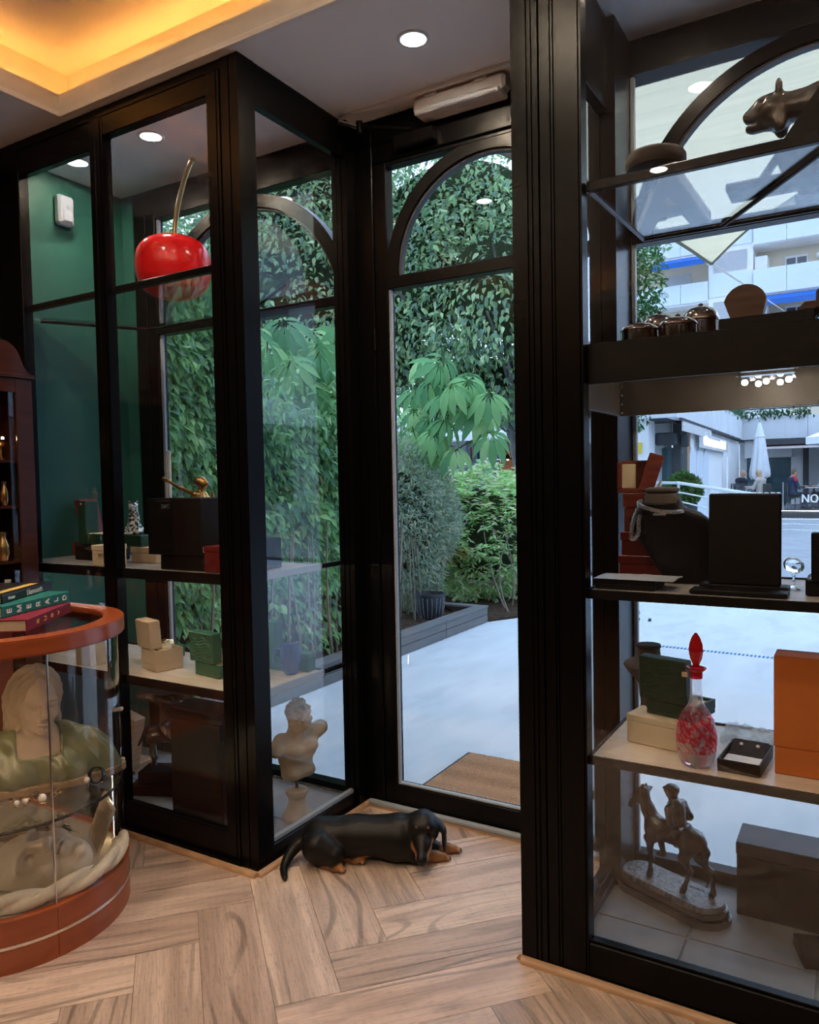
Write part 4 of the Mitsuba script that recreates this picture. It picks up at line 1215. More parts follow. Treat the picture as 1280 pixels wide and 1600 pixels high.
# ================================================================ things in the left case
def M4(x, y, z, deg=0.0, s=1.0):
    c, n = math.cos(math.radians(deg)), math.sin(math.radians(deg))
    return np.array([[c * s, -n * s, 0, x], [n * s, c * s, 0, y], [0, 0, s, z], [0, 0, 0, 1.0]])


def at(m, M):
    m = tm(m).copy()
    m.apply_transform(M)
    return m


def open_box(label, M, w, d, h, m_out, m_in, lid_h, lid_t=.035, tilt=6, inner=None, wave=False, category='box', lid_shift=0.0):
    """A case standing open: base w x d x h, the lid hinged at the -y edge and standing up, its outside towards -y."""
    k = thing('open_case', label, category)
    t = .008
    wall = sbox(-w / 2, -d / 2, w / 2, d / 2).difference(sbox(-w / 2 + t, -d / 2 + t, w / 2 - t, d / 2 - t))
    put(k, 'base', at(cat(bx((-w / 2, -d / 2, 0), (w / 2, d / 2, h * .35), .002), extrude(wall, h * .65, h * .35)), M), m_out)
    put(k, 'lining', at(bx((-w / 2 + t, -d / 2 + t, h * .35), (w / 2 - t, d / 2 - t, h * .82), .004), M), m_in)
    lid = bx((-w / 2, 0, 0), (w / 2, lid_t, lid_h), .003)
    linr = bx((-w / 2 + t, lid_t, t), (w / 2 - t, lid_t + .003, lid_h - t), .001)
    R = M @ np.array([[1, 0, 0, lid_shift], [0, 1, 0, -d / 2 - .004], [0, 0, 1, h + .002], [0, 0, 0, 1.0]])
    tl_ = trimesh.transformations.rotation_matrix(math.radians(tilt), (1, 0, 0))
    L_ = put(k, 'lid', at(at(lid, tl_), R), m_out)
    put(L_, 'lining', at(at(linr, tl_), R), m_in)
    if wave:
        for i in range(9):
            x = np.linspace(-w / 2 + .012, w / 2 - .012, 14)
            zc = lid_h * (.12 + .085 * i) + .006 * np.sin(x * 90 + i * .8)
            put(L_, 'ridge', at(at(tube(np.c_[x, np.full(14, -.0005), zc], .0016, 4), tl_), R), m_out)
    if inner:
        inner(k, M, h)
    return k


def cushion_watch(k, M, h):
    put(k, 'cushion', at(bx((-.028, -.03, h * .7), (.028, .04, h + .02), .018), M), 'cream_lining', smooth=40)
    put(k, 'watch', at(lathe([(0, 0), (.018, 0), (.019, .004), (.015, .007), (0, .007)], (0, .0, h + .02), 20), M), 'gold', smooth=30)
    put(k, 'strap', at(bx((-.009, -.034, h * .9), (.009, .044, h + .021), .012), M), 'gold', smooth=40)


mat('green_card', rgb(18, 56, 40), .55, .4)
mat('green_bright', rgb(26, 80, 56), .5, .4)
mat('red_box', (.125, .010, .008), .4, .5)
mat('red_leather', (.16, .016, .012), .4, .5)
mat('cherry_red', (.74, .008, .010), .2, .5, coat=.7)

# the red cherry with its gold stem
k = thing('cherry_ornament', 'big glossy red cherry ornament with a bent gold stem on the upper glass shelf', 'ornament')
prof = [(0, .270), (.03, .268), (.06, .272), (.10, .262), (.14, .235), (.163, .19), (.168, .14), (.160, .085), (.135, .04), (.09, .012), (.04, .002), (0, 0)]
pp = spline([(x, 0, z) for x, z in prof], 60)
cc = (-.665, .29, 2.196)
put(k, 'body', scaled(lathe(np.c_[np.maximum(pp[:, 0], 0), pp[:, 2]], n=64), .93).apply_translation(cc), 'cherry_red', smooth=True)
put(k, 'stem', tube(spline([(cc[0] + .012, .29, 2.438), (cc[0] + .018, .29, 2.50), (cc[0] + .048, .29, 2.60), (cc[0] + .085, .29, 2.68), (cc[0] + .128, .29, 2.742)], 20), np.linspace(.011, .010, 20), 12), 'gold', smooth=True)
put(k, 'stem_tip', at(lathe([(0, 0), (.014, 0), (.015, .006), (0, .006)], n=14), M4(cc[0] + .13, .29, 2.742)), 'gold', smooth=30)

# middle shelf (z 1.07)
ZM = 1.0705
k = thing('gift_box', 'small cream cardboard box at the front of the middle shelf', 'box')
put(k, 'body', bx((-.945, .05, ZM), (-.85, .15, 1.135), .002), 'cream_card')
put(k, 'lid', bx((-.947, .048, 1.134), (-.848, .152, 1.157), .002), 'cream_card')
put(k, 'clasp', tube([(-.895, .046, 1.118), (-.868, .046, 1.122)], .005, 8), 'steel')
k = thing('gift_box', 'wide cream cardboard box beside the big black box on the middle shelf', 'box')
put(k, 'body', bx((-.896, .21, ZM), (-.741, .31, 1.113), .002), 'beige_card')
put(k, 'lid', bx((-.898, .208, 1.113), (-.739, .312, 1.138), .002), 'beige_card')
k = thing('display_block', 'low black block under the left end of the dark green tray', 'block')
put(k, None, bx((-1.27, .20, ZM), (-1.02, .305, 1.138), .003), 'black_leather')
k = thing('watch_case', 'dark green tray with upright green lid on a black block and cream box', 'box')
put(k, 'tray', bx((-1.206, .21, 1.139), (-.83, .30, 1.188), .003), 'green_card')
put(k, 'lining', bx((-1.195, .22, 1.188), (-1.0, .29, 1.191), .001), 'cream_lining')
put(k, 'lid', bx((-1.262, .215, 1.139), (-1.2065, .285, 1.338), .003), 'green_card')
put(k, 'clasp', at(lathe([(0, 0), (.006, 0), (.004, .004), (0, .005)], n=10), np.array([[1, 0, 0, -1.235], [0, 0, -1, .2145], [0, 1, 0, 1.325], [0, 0, 0, 1.0]])), 'gold')
k = thing('jewel_case', 'dark red case leaning open beside the green lid on the middle shelf', 'box')
put(k, 'base', bx((-1.46, .32, ZM), (-1.33, .43, 1.135), .003), 'red_leather')
put(k, 'lid', rot(bx((-1.385, .325, 1.138), (-1.345, .43, 1.350), .003), -16, (0, 1, 0), (-1.36, .35, 1.138)), 'red_leather')
k = thing('cat_figurine', 'black and white crystal seated wild cat figurine on the green tray', 'figurine')
cat_it = [lambda p: cone_d(p, (.0, 0, .02), (.018, 0, .075), .030, .022), lambda p: cone_d(p, (.018, 0, .075), (.022, 0, .105), .016, .016), lambda p: ell_d(p, (.028, 0, .114), (.022, .018, .018)), lambda p: cone_d(p, (.028, -.010, .085), (.034, -.012, .006), .008, .006), lambda p: cone_d(p, (.028, .010, .085), (.034, .012, .006), .008, .006),
          lambda p: cone_d(p, (-.005, -.024, .02), (.03, -.024, .008), .014, .008), lambda p: cone_d(p, (-.005, .024, .02), (.03, .024, .008), .014, .008), lambda p: cone_d(p, (.026, -.013, .125), (.024, -.016, .137), .006, .003), lambda p: cone_d(p, (.026, .013, .125), (.024, .016, .137), .006, .003),
          lambda p: cone_d(p, (-.03, 0, .012), (-.05, .03, .008), .008, .006), lambda p: ell_d(p, (.05, 0, .110), (.012, .012, .009))]
m = nets(joined(cat_it, .008), (-.07, -.05, -.002), (.07, .05, .15), .0028)
v = np.array(m.vertices)
spot = meshkit.noise(v * 130) > .52
put(k, 'body', at(m, M4(-.925, .255, 1.1895, -40, 1.07)), {'type': 'principled', 'base_color': VC, 'roughness': .12, 'specular': .6}, smooth=True, color=np.where(spot[:, None], (.72, .74, .74), (.03, .04, .04)))
k = thing('presentation_box', 'big black presentation box with small grey lettering on the middle shelf', 'box')
put(k, 'box', bx((-.55, .07, ZM), (-.31, .20, 1.128), .003), 'black_leather')
put(k, 'upper_box', bx((-.607, .06, 1.1285), (-.31, .19, 1.352), .003), 'black_leather')
mat('dim_print', (.10, .10, .10), .5, .3)
put(k, 'lettering', text_on('IWC', .016, (-.50, .0596, 1.32), (1, 0, 0), (0, 0, 1), .0008, True), 'dim_print')
put(k, 'line', bx((-.55, .0594, 1.341), (-.47, .0599, 1.3425)), 'dim_print')
k = thing('gift_box', 'dark red box at the right end of the middle shelf', 'box')
put(k, 'body', bx((-.288, .05, ZM), (-.15, .15, 1.150), .002), 'red_box')
put(k, 'lid', bx((-.29, .048, 1.150), (-.148, .152, 1.170), .002), 'red_box')
put(k, 'tag', bx((-.302, .06, 1.145), (-.29, .062, 1.165)), 'white_card')
k = thing('jewel_case', 'narrow black case standing upright behind the dark red box', 'box')
put(k, 'body', bx((-.27, .18, ZM), (-.12, .30, 1.19), .003), 'black_leather')
put(k, 'lid', bx((-.20, .165, 1.191), (-.11, .19, 1.33), .003), 'green_card')

# --- little figures
def figure(J, k=.010, extra=()):
    """A human figure from joints: [(a, b, r1, r2), ...] over points, joined."""
    return joined([*[(lambda p, a=a, b=b, r1=r1, r2=r2: cone_d(p, a, b, r1, r2)) for a, b, r1, r2 in J], *extra], k)


k = thing('dancer_figurine', 'golden bronze dancer figurine with outstretched arm behind the big black box', 'figurine')
f = figure([((0, 0, .175), (.012, 0, .245), .022, .026), ((.012, -.03, .255), (.012, .03, .255), .014, .014), ((.012, 0, .25), (.022, 0, .285), .011, .009),
            ((.012, -.034, .258), (-.065, -.03, .285), .011, .008), ((-.065, -.03, .285), (-.135, -.02, .316), .008, .006), ((-.135, -.02, .316), (-.16, -.018, .327), .006, .008),
            ((.012, .034, .255), (.06, .03, .215), .011, .008), ((.06, .03, .215), (.075, .0, .265), .008, .006), ((.0, -.014, .17), (.02, -.012, .09), .019, .013), ((.02, -.012, .09), (.01, -.012, .012), .012, .007), ((.0, .014, .17), (-.03, .02, .095), .019, .013), ((-.03, .02, .095), (-.075, .02, .04), .012, .007),
            ((.01, -.012, .008), (.035, -.012, .006), .008, .006)], .010, [lambda p: ell_d(p, (.028, 0, .302), (.023, .020, .026)), lambda p: ell_d(p, (.012, 0, .312), (.026, .024, .022)), lambda p: ell_d(p, (.052, 0, .300), (.007, .006, .007)), lambda p: ell_d(p, (.03, -.012, .232), (.012, .012, .012)), lambda p: ell_d(p, (.03, .012, .232), (.012, .012, .012))])
put(k, 'body', at(nets(f, (-.18, -.07, -.002), (.11, .07, .35), .0042), M4(-.585, .31, ZM + .035, 10)), mat('bronze_gold', (.55, .30, .10), .32, metallic=1.0), smooth=True)
put(k, 'plinth', lathe([(0, 0), (.055, 0), (.055, .02), (.048, .036), (0, .036)], (-.58, .31, ZM), 24), 'black_leather', smooth=30)

# lower shelf (z .630)
ZL = .6315
k = thing('gift_box', 'small cream box on the lower shelf beside the crystal decanter', 'box')
put(k, 'body', bx((-1.085, .055, ZL), (-.99, .14, .742), .002), 'cream_card')
put(k, 'knot', cat(*[scaled(trimesh.creation.icosphere(2, .016), (1, .8, .6)).apply_translation((-1.05 + .022 * i, .10, .750 + .004 * (i % 2))) for i in range(3)]), 'black_leather', smooth=True)
k = thing('crystal_decanter', 'clear crystal decanter with a fan-cut stopper and silver collar on the lower shelf', 'decanter')
put(k, 'body', lathe([(0, 0), (.055, 0), (.060, .01), (.060, .10), (.052, .115), (.022, .128), (.018, .145), (0, .145)], (-1.19, .24, ZL), 16), 'clear_glass')
put(k, 'collar', lathe([(.0, .146), (.022, .146), (.024, .15), (.020, .172), (.026, .178), (0, .178)], (-1.19, .24, ZL), 24), 'steel', smooth=30)
put(k, 'stopper', lathe([(0, .179), (.012, .180), (.016, .192), (.042, .212), (.044, .222), (.032, .240), (.012, .248), (0, .249)], (-1.19, .24, ZL), 14), 'clear_glass')
open_box('beige watch case standing open on the lower shelf, left of the green one', M4(-.695, .190, ZL, -14), .125, .125, .088, 'beige_card', 'cream_lining', .118, .050, 4, cushion_watch, lid_shift=-.028)
open_box('dark green watch case standing open with a waved lid on the lower shelf', M4(-.40, .235, ZL, -8), .155, .14, .052, 'green_bright', 'cream_lining', .122, .045, 2, cushion_watch, wave=True, lid_shift=-.03)
open_box('cream watch case with a green base behind the beige one on the lower shelf', M4(-.86, .35, ZL, -10), .13, .12, .05, 'green_bright', 'cream_lining', .03, .02, 10, cushion_watch)
k = thing('mug', 'dark blue glazed mug on the lower shelf near its end', 'mug')
mat('blue_glaze', proc(lambda p, n, uv: mix((.012, .026, .14), (.03, .06, .22), noise(p.x * 40, p.y * 40, p.z * 18))), .18, .6)
MG = M4(-.135, .355, ZL + .001)
put(k, 'body', at(lathe([(0, 0), (.022, 0), (.030, .012), (.040, .05), (.042, .085), (.038, .112), (.041, .120), (.037, .120), (.034, .110), (.037, .08), (.03, .02), (0, .014)], n=32), MG), 'blue_glaze', smooth=True)
put(k, 'handle', at(tube(spline([(-.036, -.012, .098), (-.062, -.020, .090), (-.064, -.022, .05), (-.036, -.012, .03)], 12), .006, 8), MG), 'blue_glaze', smooth=True)
k = thing('watch_case', 'tall bright green case standing upright behind the blue mug', 'box')
put(k, 'lid', bx((-.30, .375, .690), (-.235, .43, .83), .003), 'green_bright')
put(k, 'base', bx((-.30, .375, ZL), (-.19, .45, .689), .003), 'green_bright')
k = thing('gift_box', 'small bright green box right behind the blue mug', 'box')
put(k, 'body', bx((-.155, .405, ZL), (-.085, .455, .685), .003), 'green_bright')
put(k, 'lid', bx((-.157, .403, .685), (-.083, .457, .705), .003), 'green_bright')

# floor of the case
ZB = .0125
mat('stone', proc(lambda p, n, uv: mix((.50, .42, .32), (.36, .295, .22), fbm(p.x * 22, p.y * 22, p.z * 22))), .8, .2)
mat('bronze_dark', proc(lambda p, n, uv: mix((.034, .025, .018), (.014, .011, .009), noise(p.x * 60, p.y * 60, p.z * 60))), .28, .8, coat=.3)
k = thing('torso_sculpture', 'stone torso with curly bearded head on a rod above a turned stone base', 'sculpture')
torso = [lambda p: ell_d(p, (0, 0, .285), (.055, .085, .085)), lambda p: cone_d(p, (0, 0, .22), (.0, 0, .29), .052, .060), lambda p: ell_d(p, (.035, -.038, .315), (.038, .044, .032)), lambda p: ell_d(p, (.035, .038, .315), (.038, .044, .032)),
         lambda p: cone_d(p, (0, -.07, .345), (.03, -.125, .335), .040, .030), lambda p: cone_d(p, (0, .07, .345), (.01, .125, .365), .040, .032), lambda p: cone_d(p, (0, 0, .36), (.015, 0, .42), .036, .034), lambda p: ell_d(p, (.02, 0, .46), (.052, .044, .055)), lambda p: ell_d(p, (.05, 0, .425), (.035, .032, .036)),
         lambda p: cone_d(p, (.070, 0, .462), (.078, 0, .446), .007, .010), lambda p: ell_d(p, (.012, -.035, .21), (.045, .04, .035)), lambda p: ell_d(p, (.012, .035, .21), (.045, .04, .035))]


def torso_f(p):
    d = joined(torso, .022)(p)
    curls = .006 * (meshkit.noise(p * 75) - .5) * (np.clip((p[:, 2] - .40) / .03, 0, 1)) * 2
    musc = .003 * np.sin(p[:, 2] * 95) * np.clip((p[:, 0] - .02) / .03, 0, 1) * (p[:, 2] < .29)
    return np.maximum(d - curls * 2.2 - musc, -(p[:, 2] - .19))


put(k, 'torso', at(nets(torso_f, (-.10, -.18, .17), (.12, .18, .54), .0055), M4(-.165, .41, 0, -12)), 'stone', smooth=True)
put(k, 'rod', tube([(-.165, .41, .14), (-.165, .41, .21)], .007, 8), 'black_metal', smooth=30)
put(k, 'base', lathe([(0, 0), (.066, 0), (.067, .012), (.062, .022), (.050, .035), (.038, .060), (.035, .085), (.042, .098), (.046, .105), (.045, .118), (.034, .126), (0, .127)], (-.165, .41, ZB), 40), 'stone', smooth=35)
k = thing('display_cube', 'tall plain black box standing on the floor of the left case', 'box')
put(k, 'body', bx((-.63, .16, ZB), (-.34, .30, .44), .004), 'black_leather')
put(k, 'lid', bx((-.632, .158, .44), (-.338, .302, .485), .004), 'black_leather')
k = thing('wooden_case', 'brown wooden case leaning open on the floor of the left case', 'box')
mat('case_wood', proc(lambda p, n, uv: mix((.42, .25, .13), (.30, .165, .08), noise(p.x * 12, p.y * 12, p.z * 70))), .5, .4)
put(k, 'lid', rot(bx((-1.30, .36, .03), (-1.16, .43, .30), .003), 12, (0, 1, 0), (-1.16, .4, .03)), 'case_wood')
put(k, 'lining', rot(bx((-1.29, .352, .042), (-1.17, .361, .29), .001), 12, (0, 1, 0), (-1.16, .4, .03)), 'beige_card')
put(k, 'base', bx((-1.36, .40, ZB), (-1.16, .52, .06), .003), 'case_wood')
k = thing('bronze_group', 'dark bronze sculpture of a bending figure on an animal, on a stepped black plinth', 'sculpture')
g = figure([((-.07, 0, .16), (.07, 0, .17), .042, .046), ((.07, 0, .17), (.12, 0, .23), .030, .022), ((.12, 0, .23), (.15, 0, .215), .020, .012), ((-.08, .02, .15), (-.10, .025, .06), .022, .010), ((-.10, .025, .06), (-.085, .025, .0), .010, .010), ((-.08, -.02, .15), (-.06, -.03, .06), .022, .010), ((-.06, -.03, .06), (-.075, -.03, .0), .010, .010),
            ((.07, .02, .15), (.085, .025, .06), .018, .009), ((.085, .025, .06), (.075, .025, .0), .009, .010), ((.07, -.02, .15), (.125, -.025, .10), .018, .009), ((.125, -.025, .10), (.11, -.025, .05), .009, .010), ((-.11, 0, .18), (-.15, 0, .10), .010, .006),
            ((-.02, 0, .205), (-.01, 0, .29), .026, .030), ((-.01, 0, .29), (.05, 0, .335), .028, .022), ((.05, 0, .335), (.09, 0, .33), .014, .014), ((.02, .03, .31), (.06, .05, .26), .014, .010), ((.06, .05, .26), (.11, .03, .25), .010, .008), ((.02, -.03, .31), (-.05, -.05, .33), .014, .010), ((-.05, -.05, .33), (-.12, -.05, .345), .010, .014), ((-.02, .03, .2), (.03, .05, .14), .02, .012), ((-.02, -.03, .2), (.03, -.05, .14), .02, .012)], .016,
           [lambda p: ell_d(p, (.10, 0, .325), (.026, .022, .026)), lambda p: ell_d(p, (-.03, -.02, .355), (.09, .045, .016))])
put(k, 'body', at(nets(g, (-.2, -.1, -.02), (.2, .1, .40), .006), M4(-.86, .36, .115, 25)), 'bronze_dark', smooth=True)
put(k, 'plinth', at(cat(bx((-.16, -.08, 0), (.16, .08, .05), .004), bx((-.13, -.06, .05), (.13, .06, .103), .004)), M4(-.86, .36, ZB, 25)), 'black_leather')

# ================================================================ things in the right case
# top glass shelf (z 2.184)
ZT = 2.1855
mat('brown_cloth', (.030, .023, .019), .7, .3)
k = thing('display_drum', 'dark brown rounded display drum at the left end of the top glass shelf', 'display stand')
put(k, 'drum', at(lathe([(0, 0), (.060, 0), (.074, .010), (.079, .028), (.079, .058), (.073, .074), (.055, .084), (0, .086)], n=40), M4(1.366, .135, ZT + .0365) @ np.diag([1, 1, .62, 1])), 'brown_cloth', smooth=40)
k = thing('letter_a', 'flat grey letter A lying on the top glass shelf', 'letter')
mat('letter_grey', (.20, .22, .25), .6, .3)
Aout = Polygon([(1.385, .225), (1.428, .222), (1.440, .54), (1.385, .545), (1.368, .44), (1.300, .455), (1.262, .545), (1.215, .54)])
Aout = Polygon([(1.385, .09), (1.430, .088), (1.442, .535), (1.388, .54), (1.382, .40), (1.312, .41), (1.256, .54), (1.214, .535)])
Ahole = Polygon([(1.378, .225), (1.385, .325), (1.330, .33)])
put(k, None, extrude(Aout.difference(Ahole).buffer(-.002).buffer(.002), .035, ZT), 'letter_grey')
k = thing('spot_plug', 'small black power plug with two cables on the top glass shelf', 'plug')
put(k, 'body', bx((1.272, .50, 2.2225), (1.308, .54, 2.262), .003), 'black_paint')
for dy in (0, .02):
    put(k, 'cable', tube(spline([(1.28, .52, 2.245), (1.245, .50 - dy, 2.262), (1.25, .40 - dy, 2.250), (1.32, .27 - dy, 2.236)], 16), .0035, 6), 'black_paint', smooth=True)
k = thing('black_letter', 'tall black letter A standing on a slab in front of the panther', 'letter')
tri = Polygon([(1.598, 2.208), (1.80, 2.485), (1.86, 2.485), (2.06, 2.208), (1.93, 2.208), (1.90, 2.262), (1.76, 2.262), (1.72, 2.208)]).difference(Polygon([(1.655, 2.215), (1.612, 2.2), (1.644, 2.255)]))
put(k, 'letter', upright(Polygon([(1.598, 2.208), (1.80, 2.485), (1.86, 2.485), (2.08, 2.208)]).difference(Polygon([(1.616, 2.209), (1.662, 2.209), (1.646, 2.252)])), .30, .335), 'black_leather')
put(k, 'slab', bx((1.522, .27, ZT), (2.15, .385, 2.206), .003), 'black_leather')
k = thing('panther', 'dark bronze striding panther on the top glass shelf, its head turned to the door', 'sculpture')
# head at the origin looking to -x, body towards +x
pan = [lambda p: ell_d(p, (.0, 0, .0), (.052, .042, .044)), lambda p: ell_d(p, (-.040, 0, -.020), (.034, .026, .024)), lambda p: cone_d(p, (-.03, 0, .018), (-.070, 0, -.006), .020, .013), lambda p: ell_d(p, (-.054, 0, -.044), (.022, .018, .011)), lambda p: cone_d(p, (-.01, 0, -.036), (-.05, 0, -.046), .024, .012), lambda p: ell_d(p, (.012, 0, -.034), (.036, .034, .026)),
       lambda p: ell_d(p, (.020, -.026, -.050), (.020, .012, .030)), lambda p: ell_d(p, (.020, .026, -.050), (.020, .012, .030)), lambda p: cone_d(p, (.03, 0, -.006), (.13, 0, -.012), .040, .050), lambda p: cone_d(p, (.13, 0, -.014), (.26, 0, -.03), .056, .060), lambda p: cone_d(p, (.26, 0, -.03), (.46, 0, -.02), .056, .060),
       lambda p: cone_d(p, (.18, -.035, -.05), (.12, -.04, -.16), .034, .020), lambda p: cone_d(p, (.12, -.04, -.16), (.11, -.04, -.252), .019, .016), lambda p: cone_d(p, (.105, -.04, -.256), (.08, -.04, -.258), .018, .015), lambda p: cone_d(p, (.19, .035, -.05), (.24, .04, -.16), .034, .020), lambda p: cone_d(p, (.24, .04, -.16), (.21, .04, -.252), .019, .016), lambda p: cone_d(p, (.205, .04, -.256), (.18, .04, -.258), .018, .015),
       lambda p: cone_d(p, (.46, -.03, -.04), (.44, -.04, -.15), .044, .022), lambda p: cone_d(p, (.44, -.04, -.15), (.49, -.04, -.255), .020, .015), lambda p: cone_d(p, (.46, .03, -.04), (.50, .04, -.15), .044, .022), lambda p: cone_d(p, (.50, .04, -.15), (.55, .04, -.255), .020, .015), lambda p: cone_d(p, (.50, 0, -.0), (.62, 0, -.12), .016, .010),
       lambda p: ell_d(p, (.018, -.034, .046), (.010, .012, .024)), lambda p: ell_d(p, (.018, .034, .046), (.010, .012, .024))]


def pan_f(p):
    d = joined(pan, .014)(p)
    for s in (-1, 1):
        d = smax(d, -ell_d(p, (-.034, s * .027, .016), (.011, .010, .006)), .004)
    d = smax(d, -ell_d(p, (-.060, 0, -.031), (.022, .03, .0022)), .003)
    return d


put(k, 'body', at(nets(pan_f, (-.09, -.08, -.285), (.65, .08, .08), .0065), M4(1.622, .475, 2.4585)), 'bronze_dark', smooth=True)
put(k, 'base', bx((1.68, .425, ZT), (2.22, .525, 2.188), .001), 'bronze_dark')

# on the beam (z 1.764)
ZF = 1.765
for i, (x, y, r, h) in enumerate(((1.322, .125, .050, .052), (1.352, .235, .047, .090), (1.424, .125, .049, .056), (1.462, .240, .047, .098))):
    k = thing('canister', ['polished dark metal canister with domed lid, front left of the four on the beam', 'polished dark metal canister with domed lid, back left of the four on the beam', 'polished dark metal canister with domed lid, front right of the four on the beam', 'polished dark metal canister with domed lid, tallest of the four on the beam'][i], 'canister', 'canisters on the beam')
    put(k, 'body', lathe([(0, 0), (r * .96, 0), (r, .004), (r, h * .62), (r * .97, h * .64), (0, h * .64)], (x, y, ZF), 36), 'copper_dark', smooth=35)
    put(k, 'lid', lathe([(r * 1.02, h * .64), (r * 1.03, h * .70), (r * .95, h * .84), (r * .72, h * .97), (r * .35, h * 1.05), (0, h * 1.07)], (x, y, ZF), 36), 'copper_dark', smooth=40)
    put(k, 'knob', lathe([(0, h * 1.06), (.005, h * 1.06), (.007, h * 1.06 + .006), (0, h * 1.06 + .010)], (x, y, ZF), 12), 'copper_dark', smooth=40)
mat('walnut', proc(lambda p, n, uv: mix((.075, .034, .017), (.042, .018, .010), noise(p.x * 14, p.y * 14, p.z * 80))), .4, .3, coat=.1)
k = thing('wood_tray', 'long flat black tray on the beam under the fan-shaped block', 'tray')
put(k, None, bx((1.533, .075, ZF), (1.752, .26, 1.797), .003), 'black_leather')
k = thing('fan_block', 'fan-shaped polished brown wooden block standing on the black tray', 'ornament')
arc = [(1.582 + .052 * math.sin(a) * 1.02, 1.848 + .053 * math.cos(a)) for a in np.linspace(-1.35, 1.35, 22)]
fan = Polygon([(1.552, 1.798), *arc, (1.620, 1.798)])
put(k, 'face', upright(fan, .185, .19), 'walnut')
put(k, 'body', upright(fan.buffer(-.002), .19, .235), 'walnut')
k = thing('leather_case', 'brown rounded leather case at the right end of the black tray', 'box')
put(k, 'body', bx((1.712, .14, 1.798), (1.83, .22, 1.83), .012), 'walnut', smooth=30)
put(k, 'flap', bx((1.75, .12, 1.798), (1.86, .15, 1.86), .012), 'walnut', smooth=30)
k = thing('spot_cluster', 'square crystal spotlight cluster with five bright bulbs under the beam', 'lamp')
put(k, 'frame', cat(bx((1.55, .235, 1.690), (1.70, .345, 1.698), .002), bx((1.60, .27, 1.698), (1.65, .31, 1.750), .002)), 'steel')
put(k, 'glass', bx((1.552, .237, 1.664), (1.698, .343, 1.689), .004), 'clear_glass')
for i, (x, y) in enumerate(((1.572, .26), (1.60, .315), (1.625, .265), (1.655, .315), (1.68, .262))):
    scene[numbered(k + '__bulb')] = emit(trimesh.creation.icosphere(2, .0085).apply_translation((x, y, 1.652)), [160, 135, 105])
for i in range(4):
    put(CASE_R, 'rivet', trimesh.creation.icosphere(1, .004).apply_translation((1.172, .494, 1.61 + .028 * i)), 'steel')  # small pale dots up the corner of the valance

# shelf A (z 1.092)
ZA = 1.0935
mat('mahogany', proc(lambda p, n, uv: mix((.20, .040, .022), (.12, .022, .013), noise(p.x * 16, p.y * 16, p.z * 90))), .3, .5, coat=.5)
mat('foil', (.60, .63, .68), .35, metallic=.6)
k = thing('flat_case', 'flat black case at the left front of the shelf with the red boxes', 'box')
put(k, 'body', bx((1.212, .06, ZA), (1.372, .19, 1.108), .002), 'black_leather')
put(k, 'lid', bx((1.211, .059, 1.1085), (1.373, .191, 1.119), .002), 'black_leather')
k = thing('plastic_packet', 'flat silvery plastic packet lying on the flat black case', 'packet')
xs, ys = np.meshgrid(np.linspace(0, 1, 30), np.linspace(0, 1, 16), indexing='ij')
zt = .006 * np.sin(np.pi * xs) * np.sin(np.pi * ys) + .0025 * meshkit.noise(np.stack([xs * 9, ys * 7, xs * 0], -1)) * np.sin(np.pi * ys)
ii = np.arange(480).reshape(30, 16)
top = np.stack([1.208 + .215 * xs, .055 + .13 * ys, 1.1215 + zt], -1).reshape(-1, 3)
F = np.stack([ii[:-1, :-1], ii[1:, :-1], ii[1:, 1:], ii[:-1, 1:]], -1).reshape(-1, 4)
put(k, None, (np.vstack([top, top * [1, 1, 0] + [0, 0, 1.1205]]), np.vstack([F, F[:, ::-1] + 480])), 'foil', smooth=False)
boxes = [((1.210, .31), (1.390, .45), ZA, 1.162, 'lowest'), ((1.215, .32), (1.367, .44), 1.1625, 1.233, 'second'), ((1.221, .33), (1.350, .43), 1.2335, 1.351, 'third')]
for (x0, y0), (x1, y1), z0, z1, nm in boxes:
    k = thing('red_case', f'dark red lacquered wooden case, {nm} from below in the stack beside the black bust', 'box', 'red lacquered cases')
    put(k, 'body', bx((x0, y0, z0), (x1, y1, z0 + (z1 - z0) * .62), .002), 'red_box' if nm != 'third' else 'mahogany')
    put(k, 'lid', bx((x0 - .003, y0 - .003, z0 + (z1 - z0) * .63), (x1 + .003, y1 + .003, z1), .002), 'red_box' if nm != 'third' else 'mahogany')
    if nm == 'third':
        put(k, 'lock', bx((x0 + .025, y0 - .006, z0 + .03), (x1 - .03, y0 - .002, z0 + .06), .001), 'black_leather')
k = thing('red_case', 'red lacquered wooden case standing open on top of the stack, cream lining showing', 'box', 'red lacquered cases')
Q = M4(1.210, .335, 1.352, 14)
put(k, 'base', at(cat(bx((-.01, 0, 0), (.10, .09, .012), .002), bx((-.01, 0, .012), (.002, .09, .095), .002), bx((.0, .085, .012), (.10, .092, .10), .002)), Q), 'mahogany')
put(k, 'lining', at(bx((.003, .012, .013), (.045, .084, .088), .002), Q), 'cream_lining')
put(k, 'lid', at(rot(bx((.050, -.004, .010), (.095, .092, .128), .003), 18, (0, 1, 0), (.05, 0, .01)), Q), 'mahogany')
put(k, 'lid_lining', at(rot(bx((.096, .006, .002), (.101, .086, .048), .001), 28, (0, 1, 0), (.08, 0, .0)), Q), 'cream_lining')

